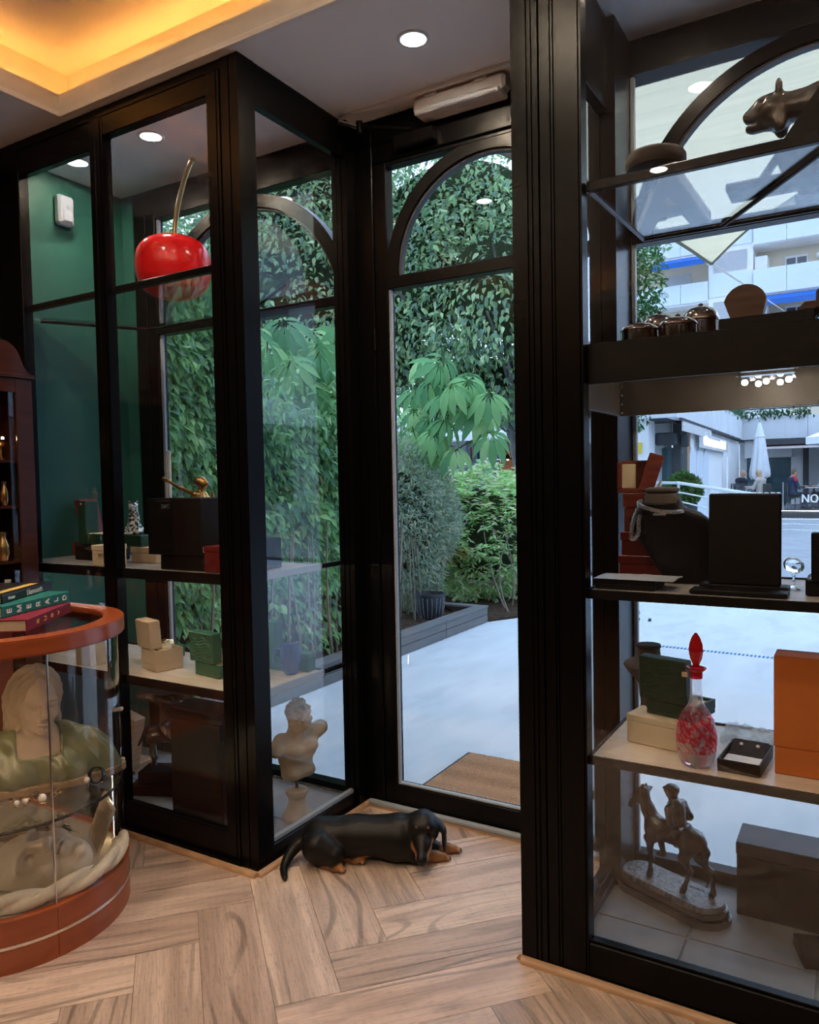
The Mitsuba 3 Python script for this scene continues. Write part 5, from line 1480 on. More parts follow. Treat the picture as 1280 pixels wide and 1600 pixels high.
# necklace busts
def neck_bust(label, M, w, h, m_body, m_cap, lean=0.0):
    """A shop necklace bust seen from behind: flared board, neck, capped top."""
    k = thing('necklace_bust', label, 'display stand')
    it = [lambda p: cone_d(p, (0, 0, h * .80), (0, 0, h * .97), .046 * w, .040 * w)]
    n_s = 36
    rings, zs = [], [0, .04, .3, .55, .70, .78, .82, .86, .92, .965, 1.0]
    ws = [.062, .064, .084, .106, .108, .088, .060, .050, .046, .044, .040]
    ds = [.012, .013, .018, .025, .032, .038, .042, .043, .042, .041, .038]
    V = []
    for z_, a_, b_ in zip(zs, ws, ds):
        for t in np.arange(n_s) * 2 * np.pi / n_s:
            c_, s_ = math.cos(t), math.sin(t)
            e = .55 if z_ < .75 else 1.0
            V.append((w * a_ * np.sign(c_) * abs(c_) ** e + lean * (1 - z_) ** 1.2, w * b_ * np.sign(s_) * abs(s_) ** e + (.02 * (1 - z_)) * 0, h * z_))
    F = [[j * n_s + i, j * n_s + (i + 1) % n_s, (j + 1) * n_s + (i + 1) % n_s, (j + 1) * n_s + i] for j in range(len(zs) - 1) for i in range(n_s)]
    V += [(0, 0, 0), (0, 0, h)]
    F = [q for f4 in F for q in ([f4[0], f4[1], f4[2]], [f4[0], f4[2], f4[3]])] + [[len(V) - 2, (i + 1) % n_s, i] for i in range(n_s)] + [[len(V) - 1, (len(zs) - 1) * n_s + i, (len(zs) - 1) * n_s + (i + 1) % n_s] for i in range(n_s)]
    put(k, 'body', at(trimesh.Trimesh(V, F, process=False), M), m_body, smooth=40)
    put(k, 'cap', at(lathe([(0, h * 1.0), (.042 * w, h * .995), (.047 * w, h * 1.0 + .004), (.046 * w, h * 1.0 + .010), (.034 * w, h * 1.0 + .014), (0, h * 1.0 + .015)], n=32), M), m_cap, smooth=40)
    put(k, 'collar', at(lathe([(.046 * w, h * .86), (.0500 * w, h * .88), (.0475 * w, h * .97), (.0440 * w, h * .985)], n=32), M), m_cap, smooth=40)
    return k


mat('bust_grey', rgb(78, 72, 66), .75, .25)
MB = M4(1.353, .250, ZA, 6)
kb = neck_bust('black necklace bust with a grey neck, between the red cases and the black panel', MB, 1.03, .262, 'black_leather', 'bust_grey', .075)
put(kb, 'label', at(bx((-.02, -.0462, .196), (.015, -.0442, .2025), .0005), MB), 'foil')
k = thing('chain_necklace', 'heavy silver link chain hung around the neck of the black bust', 'necklace')
pts = [(.064 * math.cos(t), -.012 + .056 * math.sin(t), .222 + .012 * math.sin(t) - .01 * math.cos(t)) for t in np.linspace(math.radians(330), math.radians(165), 26)]
pts += [(-.070, -.02, .205), (-.076, -.04, .18), (-.080, -.05, .15), (-.076, -.05, .128), (-.066, -.05, .135), (-.060, -.045, .165), (-.056, -.04, .195)]
ch = spline(pts, 62)
tor = trimesh.creation.torus(.0058, .0019, 12, 6)
for i in range(61):
    d = ch[min(i + 1, 61)] - ch[max(i - 1, 0)]
    d /= np.linalg.norm(d)
    u = np.cross(d, [0, -1, .3])
    u /= np.linalg.norm(u)
    w_ = np.cross(d, u)
    if i % 2:
        u, w_ = w_, -u
    Mx = np.eye(4)
    Mx[:3, 0], Mx[:3, 1], Mx[:3, 2], Mx[:3, 3] = d * 1.2, u * .85, w_, ch[i]
    put(k, 'link', at(tor, MB @ Mx), 'silver_bright', smooth=True)
k = thing('leather_stand', 'tall black leather display stand on a double foot beside the black bust', 'display stand')
put(k, 'panel', rot(bx((1.497, .135, 1.112), (1.672, .152, 1.352), .004), -3, (1, 0, 0), (1.58, .14, 1.11)), 'black_leather')
put(k, 'foot', bx((1.463, .055, ZA), (1.693, .12, 1.106), .003), 'black_leather')
put(k, 'foot', bx((1.475, .125, ZA), (1.690, .19, 1.112), .003), 'black_leather')
k = thing('crystal_ornament', 'small round cut crystal ornament on a stem beside the black panel', 'ornament')
put(k, 'disc', rot(lathe([(0, -.008), (.018, -.007), (.026, 0), (.018, .007), (0, .008)], n=12), 62, (1, 0, .6)).apply_translation((1.694, .24, 1.158)), 'clear_glass')
put(k, 'stem', lathe([(0, 0), (.016, 0), (.014, .004), (.004, .010), (.0035, .036), (.006, .040), (0, .040)], (1.694, .24, ZA), 14), 'clear_glass', smooth=40)
k = thing('jewel_case', 'black case standing open at the right edge of the shelf with the black panel', 'box')
put(k, 'base', bx((1.728, .13, ZA), (1.90, .26, 1.135), .003), 'black_leather')
put(k, 'lid', rot(bx((1.742, .11, 1.136), (1.90, .13, 1.255), .003), 4, (1, 0, 0), (1.8, .12, 1.136)), 'black_leather')
put(k, 'lining', bx((1.738, .14, 1.1352), (1.89, .25, 1.137), .0005), 'white_card')

# shelf B (z .628)
ZC = .6295
k = thing('decanter', 'red cut-to-clear crystal decanter with a tall red stopper', 'decanter')
cutr = []
nseg = 96
profD = spline([(.030, 0, 0), (.036, 0, .004), (.044, 0, .018), (.052, 0, .060), (.0525, 0, .085), (.046, 0, .118), (.034, 0, .145), (.021, 0, .165), (.0165, 0, .185), (.0150, 0, .225), (.0150, 0, .252)], 90)
V, Fq, Cq = [], [], []
for i, (r, _, z) in enumerate(profD):
    for j in range(nseg):
        t = 2 * np.pi * j / nseg
        flute = 0.0
        if z < .045:
            flute = -.0022 * abs(math.sin(t * 6)) * (1 - z / .045)
        elif z > .160:
            flute = -.0012 * abs(math.cos(t * 4))
        else:
            flute = -.0010 * abs(math.sin(t * 9 + z * 180)) - .0010 * abs(math.sin(t * 9 - z * 180))
        V.append(((r + flute) * math.cos(t), (r + flute) * math.sin(t), z))
        star = meshkit.noise(np.array([[math.cos(t) * 4.2, math.sin(t) * 4.2, z * 52]]))[0]
        petal = .5 + .5 * math.cos(t * 6)
        if z < .042:
            red = .35 * (petal > .5)
        elif z < .150:
            red = .95 if (star > .42) ^ (abs(math.sin(t * 9 + z * 180)) < .22) else .18
        elif z < .162:
            red = .5 * petal
        else:
            red = .02
        Cq.append((1 - .06 * red, 1 - .93 * red, 1 - .82 * red))
for i in range(len(profD) - 1):
    for j in range(nseg):
        Fq.append([i * nseg + j, i * nseg + (j + 1) % nseg, (i + 1) * nseg + (j + 1) % nseg, (i + 1) * nseg + j])
MD = M4(1.472, .095, ZC)
scene['cut_red'] = {'type': 'principledthin', 'base_color': VC, 'spec_trans': .86, 'diff_trans': .9, 'roughness': .08, 'eta': 1.45}
put(k, 'body', at((np.array(V), np.array(Fq)), MD), 'cut_red', smooth=True, color=np.array(Cq))
put(k, 'foot', at(lathe([(0, 0), (.030, 0), (.036, .005), (.028, .009), (0, .010)], n=24), MD), 'clear_glass', smooth=30)
scene['ruby_glass'] = {'type': 'principledthin', 'base_color': {'type': 'rgb', 'value': [.60, .006, .03]}, 'spec_trans': .80, 'diff_trans': .7, 'roughness': .05, 'eta': 1.5}
put(k, 'lip', at(lathe([(.0150, .252), (.020, .254), (.0255, .259), (.0265, .262), (.022, .263), (.0145, .258)], n=32), MD), 'ruby_glass', smooth=40)
put(k, 'neck_band', at(lathe([(.0156, .234), (.0170, .237), (.0170, .250), (.0156, .252)], n=32), MD), 'ruby_glass', smooth=40)
put(k, 'stopper', at(lathe([(0, .264), (.008, .266), (.009, .272), (.0155, .288), (.0185, .306), (.0165, .326), (.010, .344), (.003, .354), (0, .355)], n=8), MD), 'ruby_glass')
put(k, 'tag', at(bx((-.034, -.014, .236), (-.019, -.0125, .250), .0005), MD), 'beige_card')
k = thing('gift_box', 'long beige cardboard box on the shelf behind the red decanter', 'box')
put(k, 'body', at(bx((0, 0, 0), (.215, .105, .062), .002), M4(1.260, .195, ZC, -11)), 'cream_card')
put(k, 'lid', at(bx((-.001, -.001, .0625), (.216, .106, .082), .002), M4(1.260, .195, ZC, -11)), 'cream_card')
MG2 = M4(1.398, .268, ZC + .0835, -16)
open_box('dark green watch case with a waved lid, open on the long beige box', MG2, .145, .13, .040, 'green_card', 'cream_lining', .125, .038, 3, cushion_watch, wave=True, lid_shift=-.02)
k = thing('necklace_bust', 'small dark grey necklace bust behind the green watch case', 'display stand')
put(k, 'body', at(lathe([(0, 0), (.030, 0), (.026, .06), (.032, .12), (.070, .165), (.078, .178), (.074, .186), (.050, .196), (.036, .21), (.034, .232), (0, .234)], n=40), M4(1.272, .415, ZC, 0)), 'bust_grey', smooth=40)
put(k, 'cap', lathe([(.034, .232), (.038, .236), (.036, .244), (.02, .247), (0, .247)], (1.272, .415, ZC), 32), 'dark_cloth', smooth=40)
k = thing('earring_case', 'open black case with two pearl ear studs on the shelf beside the decanter', 'box')
ME = M4(1.585, .165, ZC, -4)
wall = sbox(-.052, -.09, .052, .09).difference(sbox(-.048, -.086, .048, .086))
put(k, 'tray', at(cat(bx((-.052, -.09, 0), (.052, .09, .008), .001), extrude(wall, .024, .008)), ME), 'black_leather')
put(k, 'pad', at(bx((-.046, -.083, .009), (.046, -.005, .022), .003), ME), 'white_card')
put(k, 'cushion', at(rot(bx((-.046, .0, .009), (.046, .084, .020), .003), 14, (1, 0, 0), (0, 0, .009)), ME), 'dark_cloth')
put(k, 'clasp', at(bx((-.004, .089, .030), (.004, .094, .036), .001), ME), 'steel')
for x in (-.020, .022):
    st = put(k, 'ear_stud', at(trimesh.creation.icosphere(2, .0048).apply_translation((x, .045, .036)), ME), mat('pearl', (.85, .82, .78), .2, .6) if x < 0 else 'pearl', smooth=True)
k = thing('plastic_wrap', 'crumpled clear plastic wrap lying behind the ear stud case', 'wrap')
xs, ys = np.meshgrid(np.linspace(0, 1, 26), np.linspace(0, 1, 20), indexing='ij')
zt = .020 * meshkit.noise(np.stack([xs * 5, ys * 5, xs * 0], -1)) + .012 * meshkit.noise(np.stack([xs * 12, ys * 12, xs * 0 + 3], -1))
ii = np.arange(520).reshape(26, 20)
put(k, None, (np.stack([1.50 + .15 * xs, .285 + .15 * ys, ZC + .002 + zt], -1).reshape(-1, 3), np.stack([ii[:-1, :-1], ii[1:, :-1], ii[1:, 1:], ii[:-1, 1:]], -1).reshape(-1, 4)), {'type': 'principledthin', 'base_color': {'type': 'rgb', 'value': [.9, .93, .96]}, 'spec_trans': .6, 'diff_trans': 1.0, 'roughness': .2, 'eta': 1.4}, smooth=False)
k = thing('orange_box', 'tall plain orange cardboard box on the shelf beside the ear stud case', 'box')
put(k, 'body', bx((1.658, .13, ZC), (1.93, .21, .700), .002), 'orange_card')
put(k, 'lid', bx((1.656, .128, .7005), (1.932, .212, .936), .002), 'orange_card')

# floor of the right case
AX = np.array([-.92, .39]) / np.linalg.norm([-.92, .39])
HANG = math.degrees(math.atan2(AX[1], AX[0]))
MH = M4(1.318, .512, ZB, HANG)
k = thing('horse_statue', 'dark bronze walking racehorse with jockey on an oval marble plinth', 'sculpture')
mat('marble_dark', proc(lambda p, n, uv: mix((.060, .048, .042), (.30, .26, .22), smoothstep(.72, .92, fbm(p.x * 28, p.y * 28, p.z * 40, 4)))), .15, .6)
mat('bronze_turf', proc(lambda p, n, uv: mix((.19, .195, .20), (.05, .05, .05), noise(p.x * 130, p.y * 130, 2))), .4, .6)
stad = LineString([(-.115, 0), (.115, 0)])
for nm, r, z0, z1, m in (('plinth', .082, 0, .020, 'marble_dark'), ('plinth', .076, .020, .026, 'black_paint'), ('plinth', .072, .026, .042, 'marble_dark'), ('turf', .064, .042, .058, 'bronze_turf')):
    put(k, nm, at(cat(extrude(stad.buffer(r, 24), z1 - z0 - .003, z0), extrude(stad.buffer(r - .003, 24), .003, z1 - .003)), MH), m)
put(k, 'inscription', at(text_on('P.J. Mene', .014, (-.09, -.035, .0582), (.96, .2, 0), (-.2, .96, 0), .0006), MH), 'black_paint')
HZ = .058
hj = [((-.070, 0, .170), (.055, 0, .165), .034, .036), ((-.085, 0, .172), (-.060, 0, .165), .036, .034), ((.055, 0, .172), (.085, 0, .215), .030, .021), ((.085, 0, .215), (.106, 0, .262), .021, .017), ((.104, 0, .268), (.148, 0, .218), .018, .0085),
      ((.148, 0, .218), (.154, 0, .209), .010, .009), ((.100, -.008, .278), (.099, -.010, .296), .005, .002), ((.100, .008, .278), (.099, .010, .296), .005, .002),
      # forelegs: one planted, one lifted
      ((.060, .016, .150), (.066, .018, .092), .017, .009), ((.066, .018, .092), (.064, .018, .018), .0075, .0065), ((.064, .018, .018), (.070, .018, .004), .008, .010),
      ((.062, -.016, .150), (.105, -.018, .108), .017, .009), ((.105, -.018, .108), (.090, -.018, .050), .0075, .0065), ((.090, -.018, .050), (.083, -.018, .036), .0075, .009),
      # hind legs: thigh, shank back to the hock, cannon, hoof
      ((-.085, .018, .155), (-.062, .022, .112), .030, .015), ((-.062, .022, .112), (-.088, .022, .076), .014, .0085), ((-.088, .022, .076), (-.066, .022, .020), .0080, .0065), ((-.066, .022, .016), (-.060, .022, .004), .008, .010),
      ((-.088, -.018, .155), (-.090, -.022, .110), .030, .015), ((-.090, -.022, .110), (-.136, -.022, .080), .014, .0085), ((-.136, -.022, .080), (-.140, -.022, .022), .0080, .0065), ((-.140, -.022, .016), (-.134, -.022, .004), .008, .010),
      ((-.112, 0, .185), (-.130, 0, .150), .010, .010), ((-.130, 0, .150), (-.128, 0, .085), .010, .004)]
hf = figure(hj, .012, [lambda p: ell_d(p, (.115, 0, .247), (.020, .014, .018)), lambda p: ell_d(p, (.050, 0, .160), (.040, .033, .042))])


def horse_f(p):
    d = hf(p)
    mane = (np.abs(p[:, 1]) < .012) & (p[:, 0] > .05) & (p[:, 2] > .2)
    return d - np.where(mane, .003 * meshkit.noise(p * [220, 220, 90]), 0)


put(k, 'horse', at(nets(horse_f, (-.17, -.06, -.006), (.18, .06, .31), .0034), MH @ M4(.005, 0, HZ)), 'bronze_dark', smooth=True)
jk = figure([((-.015, 0, .205), (-.005, 0, .258), .024, .029), ((-.005, -.03, .262), (-.005, .03, .262), .015, .015), ((-.005, 0, .268), (.006, 0, .285), .011, .010), ((-.01, -.02, .20), (.030, -.042, .172), .020, .014), ((.030, -.042, .172), (.012, -.044, .115), .013, .008), ((.012, -.044, .110), (.030, -.045, .106), .008, .007),
             ((-.01, .02, .20), (.030, .042, .172), .020, .014), ((.030, .042, .172), (.012, .044, .115), .013, .008), ((.012, .044, .110), (.030, .045, .106), .008, .007), ((-.005, -.038, .258), (-.020, -.052, .218), .014, .011), ((-.020, -.052, .218), (.025, -.030, .212), .011, .008), ((-.005, .038, .258), (-.020, .052, .218), .014, .011), ((-.020, .052, .218), (.025, .030, .212), .011, .008), ((-.020, -.03, .20), (-.07, -.06, .175), .003, .002)], .009,
            [lambda p: ell_d(p, (.012, 0, .303), (.021, .018, .024)), lambda p: ell_d(p, (.008, 0, .314), (.024, .021, .016)), lambda p: ell_d(p, (.030, 0, .312), (.014, .013, .003)), lambda p: ell_d(p, (.034, 0, .301), (.006, .005, .006))])
put(k, 'jockey', at(nets(jk, (-.09, -.08, .09), (.06, .08, .345), .0034), MH @ M4(-.012, 0, HZ)), 'bronze_dark', smooth=True)
put(k, 'saddle_cloth', at(nets(lambda p: rbox_d(p, (-.02, 0, .185), (.035, .040, .022), .012), (-.07, -.06, .15), (.03, .06, .22), .004), MH @ M4(0, 0, HZ)), 'bronze_dark', smooth=True)
k = thing('storage_box', 'long black box, lid toned paler for the light on it, on the floor of the right case behind the horse statue', 'box')
put(k, 'body', bx((1.512, .53, ZB), (2.0, .68, .205), .003), 'black_leather')
put(k, 'lid', bx((1.510, .528, .2055), (2.002, .682, .246), .003), 'dark_grey')  # lid colour made paler for the light on the box top
k = thing('display_tray', 'low black tray at the right edge of the floor of the case', 'tray')
put(k, None, at(bx((0, 0, 0), (.20, .12, .035), .003), M4(1.715, .33, ZB, 18)), 'black_leather')
# ================================================================ round-ended glass counter and what is in and on it
mat('cherry_wood', proc(lambda p, n, uv: mix((.36, .082, .026), (.25, .050, .016), fbm(p.x * 7, p.y * 7, p.z * 38))), .24, .5, coat=.6)
mat('felt_beige', (.34, .30, .235), .9, .1)
CC = np.array([-.56, -.58])
XL = -1.10          # the other, straight end


def stadium(r):
    a = np.linspace(-np.pi / 2, np.pi / 2, 64)
    return Polygon([(XL, CC[1] - r), *[(CC[0] + r * math.cos(t), CC[1] + r * math.sin(t)) for t in a], (XL, CC[1] + r)])


def wall_strip(r, a0, a1, z0, z1, n=24):
    """A curved sheet around the end of the counter between two angles (radians)."""
    t = np.linspace(a0, a1, n)
    v = np.vstack([np.c_[CC[0] + r * np.cos(t), CC[1] + r * np.sin(t), np.full(n, z)] for z in (z0, z1)])
    f = []
    for i in range(n - 1):
        f += [[i, i + 1, n + i + 1], [i, n + i + 1, n + i]]
    return trimesh.Trimesh(v, f, process=False)


k = CO = thing('glass_counter', 'round-ended glass display counter with a red-brown wooden top ring and base', 'counter')
SEAM = math.radians(-12)


def half(poly, left):
    """The part of the counter's plan on one side of the seam in the wood."""
    e = (CC[0] + 2 * math.cos(SEAM), CC[1] + 2 * math.sin(SEAM))
    cut = Polygon([tuple(CC), e, (e[0], -4), (-4, -4), (-4, CC[1])]) if left else Polygon([tuple(CC), e, (e[0], 3), (-4, 3), (-4, CC[1])])
    return poly.intersection(cut)


for s in (True, False):
    put(k, 'base_panel', extrude(half(stadium(.364).difference(stadium(.30)), s).buffer(-.0006), .074, 0.0), 'cherry_wood', smooth=30)
    put(k, 'base_panel', extrude(half(stadium(.364).difference(stadium(.30)), s).buffer(-.0006), .066, .083), 'cherry_wood', smooth=30)
put(k, 'base_band', extrude(stadium(.3655).difference(stadium(.33)), .009, .074), 'steel', smooth=30)
put(k, 'base_lip', extrude(stadium(.366).difference(stadium(.338)), .008, .149), 'cherry_wood', smooth=30)
put(k, 'floor', extrude(stadium(.352), .010, .140), 'felt_beige')
put(k, 'glass', wall_strip(.352, -np.pi / 2, SEAM, .157, .916), 'pane_glass', smooth=True)
put(k, 'glass', wall_strip(.352, SEAM + .006, np.pi / 2, .157, .916), 'pane_glass', smooth=True)
for y in (CC[1] - .352, CC[1] + .352):
    pane(k, (XL, y, .157), (CC[0], y, .916), 'side_glass')
put(k, 'seam', bx((CC[0] + .350 * math.cos(SEAM) - .001, CC[1] + .350 * math.sin(SEAM) - .002, .157), (CC[0] + .355 * math.cos(SEAM) + .001, CC[1] + .355 * math.sin(SEAM) + .002, .916)), 'steel')
ringp = [(.372, .0, .0)]
tops = []
for (ro, ri, z0, z1) in ((.374, .306, .919, .962), (.371, .309, .962, .966), (.371, .31, .914, .919)):
    tops.append(extrude(stadium(ro).difference(stadium(ri)), z1 - z0, z0))
put(k, 'top_ring', cat(*tops), 'cherry_wood', smooth=32)
put(k, 'top_glass', extrude(stadium(.307), .007, .950), 'clear_glass')
put(k, 'glass_shelf', extrude(stadium(.342), .008, .402), 'clear_glass')
put(k, 'shelf_edge', tube([(CC[0] + .344 * math.cos(t), CC[1] + .344 * math.sin(t), .406) for t in np.linspace(-1.57, 1.57, 50)], .0045, 6), 'black_paint', smooth=True)
for z in (.44, .62):
    t = math.radians(62)
    put(k, 'hinge', rot(bx((-.02, -.008, -.007), (.02, .008, .007), .003), 62).apply_translation((CC[0] + .346 * math.cos(t), CC[1] + .346 * math.sin(t), z)), 'steel')
put(k, 'back_upright', tube([(CC[0] + .345 * math.cos(1.2), CC[1] + .345 * math.sin(1.2), .15), (CC[0] + .345 * math.cos(1.2), CC[1] + .345 * math.sin(1.2), .915)], .006, 8), 'black_metal')
put(k, 'back_panel', bx((XL - .02, CC[1] - .36, 0), (XL, CC[1] + .36, .93)), 'cherry_wood')
kk = thing('counter_light', 'added curved light strip under the top ring, room side, to light the bust', 'light strip')  # added to brighten the bust behind the counter glass
for z0, z1, m in ((.9095, .9095, None), (.910, .9135, 'steel')):
    t = np.radians(np.linspace(-88, -22, 14))
    if m is None:
        v = np.vstack([np.c_[CC[0] + r * np.cos(t), CC[1] + r * np.sin(t), np.full(14, z0)] for r in (.322, .330)])
        scene[kk + '__strip'] = emit(trimesh.Trimesh(v, [q for i in range(13) for q in ([i, i + 1, 15 + i], [i, 15 + i, 14 + i])][::1], process=False), [95, 66, 37])
    else:
        put(kk, 'channel', tube([(CC[0] + .326 * math.cos(a), CC[1] + .326 * math.sin(a), .9125) for a in t], .0022, 6), m)
kk = thing('counter_light', 'added upright light strip on the window side inside the counter, for the plaster face', 'light strip')  # added to brighten the plaster face below the shelf
t = math.radians(66)
px_, py_ = CC[0] + .326 * math.cos(t), CC[1] + .326 * math.sin(t)
scene[kk + '__strip'] = emit(trimesh.Trimesh([(px_ + .004, py_ - .002, .16), (px_ - .004, py_ + .002, .16), (px_ - .004, py_ + .002, .395), (px_ + .004, py_ - .002, .395)], [[0, 2, 1], [0, 3, 2]], process=False), [34, 26, 17])
put(kk, 'channel', tube([(px_ + .003, py_ + .006, .152), (px_ + .003, py_ + .006, .40)], .004, 6), 'black_metal')


kk = thing('counter_light', 'added out-of-view light strip on the room side inside the counter, for the plaster face', 'light strip')  # added out of view, brightens the plaster face from the room side
scene[kk + '__strip'] = emit(trimesh.Trimesh([(-.799, -.918, .17), (-.791, -.918, .17), (-.791, -.918, .39), (-.799, -.918, .39)], [[0, 2, 1], [0, 3, 2]], process=False), [290, 222, 145])
put(kk, 'channel', bx((-.802, -.926, .16), (-.788, -.9195, .395), .001), 'black_metal')


def head_f(p, s, hairf=None):
    """A head of height s about the origin, facing +x."""
    q = p / s
    d = ell_d(q, (-.03, 0, .12), (.40, .325, .385))
    d = smin(d, ell_d(q, (.10, 0, -.10), (.285, .265, .36)), .12)
    d = smin(d, ell_d(q, (.17, 0, -.33), (.165, .165, .14)), .10)
    d = smin(d, ell_d(q, (.335, 0, -.405), (.065, .08, .060)), .05)
    for e in (-1, 1):
        d = smin(d, ell_d(q, (.325, e * .12, .115), (.055, .12, .035)), .05)
        d = smin(d, ell_d(q, (.27, e * .17, -.13), (.09, .085, .085)), .08)
        d = smax(d, -ell_d(q, (.425, e * .125, .030), (.085, .080, .050)), .05)
        d = smin(d, ell_d(q, (.318, e * .128, .028), (.058, .070, .040)), .015)
        d = smin(d, cone_d(q, (.368, e * .07, .058), (.335, e * .20, .045), .012, .010), .012)
        d = smin(d, ell_d(q, (.415, e * .045, -.120), (.045, .034, .032)), .025)
        d = smin(d, ell_d(q, (-.02, e * .315, .0), (.075, .03, .10)), .03)
    d = smin(d, cone_d(q, (.365, 0, .07), (.462, 0, -.105), .032, .048), .045)
    d = smin(d, ell_d(q, (.385, 0, -.215), (.050, .100, .022)), .020)
    d = smin(d, ell_d(q, (.378, 0, -.262), (.050, .085, .026)), .020)
    d = smax(d, -ell_d(q, (.44, 0, -.238), (.055, .11, .013)), .016)
    return d * s


def rotz(deg):
    a = math.radians(deg)
    return np.array([[math.cos(a), -math.sin(a), 0], [math.sin(a), math.cos(a), 0], [0, 0, 1]])


# bust of a woman: bare face and neck, veil-like hair, green square-necked dress, brown rim
k = thing('marble_bust', 'marble bust of a woman in a green square-necked dress inside the glass counter', 'sculpture')
HC, HS = np.array([.012, .0, .282]), .205
RH = rotz(12) @ np.array([[math.cos(.10), 0, math.sin(.10)], [0, 1, 0], [-math.sin(.10), 0, math.cos(.10)]])


def skin_f(p):
    q = (p - HC) @ RH
    d = head_f(q, HS)
    d = smin(d, cone_d(p, (-.012, .0, .225), (-.020, 0, .125), .044, .056), .03)
    return smin(d, ell_d(p, (-.012, 0, .07), (.080, .15, .125)), .03)


def hair_f(p):
    q = (p - HC) @ RH / HS
    cap = ell_d(q, (-.10, 0, .13), (.42, .40, .44))
    d = cap - .012
    d = smin(d, cone_d(q, (-.30, .22, .0), (-.26, .30, -.62), .20, .16), .14)
    d = smin(d, cone_d(q, (-.30, -.22, .0), (-.24, -.26, -.66), .20, .17), .14)
    d = smax(d, -(ell_d(q, (.36, 0, -.10), (.42, .285, .42))), .06)
    a = np.arctan2(q[:, 1], q[:, 2] - .1)
    d = d - .010 * np.sin(q[:, 0] * 42 + q[:, 2] * 10 + 7 * meshkit.noise(q * 2.2)) - .007 * np.sin(q[:, 0] * 75 - q[:, 2] * 22 + 9 * meshkit.noise(q * 3.1))
    d = d + .025 * np.exp(-(q[:, 1] / .03) ** 2) * (q[:, 2] > .1)
    return d * HS


def dress_f(p):
    d = ell_d(p, (-.015, 0, .040), (.088, .232, .168))
    d = smin(d, cone_d(p, (-.015, -.165, .075), (-.01, -.205, .0), .060, .060), .05)
    d = smin(d, cone_d(p, (-.015, .165, .075), (-.01, .205, .0), .060, .060), .05)
    d = smin(d, ell_d(p, (.045, -.075, .05), (.055, .065, .055)), .04)
    d = smin(d, ell_d(p, (.045, .075, .05), (.055, .065, .055)), .04)
    fold = .0022 * np.sin(p[:, 1] * 95 + p[:, 2] * 55 + 3 * meshkit.noise(p * 22))
    d = d - fold
    d = smax(d, -(rbox_d(p, (.075, 0, .185), (.085, .064, .075), .012)), .006)
    return np.maximum(d, -(p[:, 2] - .018))


BB = M4(-.515, -.50, .4115, -30)
mat('marble_skin', proc(lambda p, n, uv: mix((.64, .53, .42), (.54, .43, .33), fbm(p.x * 18, p.y * 18, p.z * 18))), .45, .4)
mat('green_onyx', proc(lambda p, n, uv: mix((.115, .135, .072), (.20, .215, .125), fbm(p.x * 16, p.y * 16, p.z * 26, 4))), .3, .5)
mat('brown_onyx', proc(lambda p, n, uv: mix((.30, .21, .12), (.17, .11, .06), fbm(p.x * 30, p.y * 30, p.z * 50))), .35, .5)
put(k, 'head', at(nets(skin_f, (-.15, -.17, .03), (.17, .17, .42), .0042), BB), 'marble_skin', smooth=True)
put(k, 'hair', at(nets(hair_f, (-.18, -.18, .08), (.17, .18, .43), .0036), BB), mat('marble_hair', (.47, .375, .28), .5, .35), smooth=True)
put(k, 'dress', at(nets(dress_f, (-.15, -.30, .0), (.15, .30, .24), .0052), BB), 'green_onyx', smooth=True)
put(k, 'rim', at(nets(lambda p: np.maximum(np.maximum(ell_d(p, (-.01, 0, .0), (.112, .278, .2)), np.abs(p[:, 2] - .0135) - .013), -9), (-.15, -.30, -.004), (.15, .30, .034), .0050), BB), 'brown_onyx', smooth=35)

# plaster relief: a face lying on its back, wreathed in curls, a twisted scarf below
k = thing('plaster_face', 'large cream plaster face lying on its back in the bottom of the counter', 'sculpture')
mat('plaster', proc(lambda p, n, uv: mix((.66, .585, .46), (.55, .475, .36), fbm(p.x * 25, p.y * 25, p.z * 25))), .6, .3)
FS = .325
# the face looks up: local x (facing) -> up and a little towards the room; local z (crown) -> towards image left
fx = np.array([.33, -.40, .85])
fx /= np.linalg.norm(fx)
fz = np.array([-.80, -.52, .0])
fz = fz - fx * (fz @ fx)
fz /= np.linalg.norm(fz)
fy = np.cross(fz, fx)
RF = np.stack([fx, fy, fz], -1)
FC = np.array([-.415, -.560, .172])
curl_rng = np.random.default_rng(3)
curls = []
for i in range(46):
    a = curl_rng.uniform(-2.5, 2.5)
    u = np.array([curl_rng.uniform(-.30, .18), .40 * math.sin(a), .10 + .50 * math.cos(a)]) * FS * curl_rng.uniform(.92, 1.18)
    if u[2] < -.26 * FS:
        continue
    curls.append((u, curl_rng.uniform(.014, .024), curl_rng.normal(size=3)))


def relief_f(p):
    q = (p - FC) @ RF
    d = head_f(q, FS)
    h = np.full(len(p), 9.0)
    for u, r, ax in curls:
        ax = ax / np.linalg.norm(ax)
        w = q - u
        ha = w @ ax
        rr = np.linalg.norm(w - ha[:, None] * ax, axis=1)
        h = np.minimum(h, np.sqrt((rr - r) ** 2 + ha ** 2 * .6) - .0085)
    h = smin(h, np.maximum(ell_d(q, (-.16 * FS, 0, .12 * FS), (.30 * FS, .44 * FS, .52 * FS)), -9), .012)
    return smin(d, h, .008)


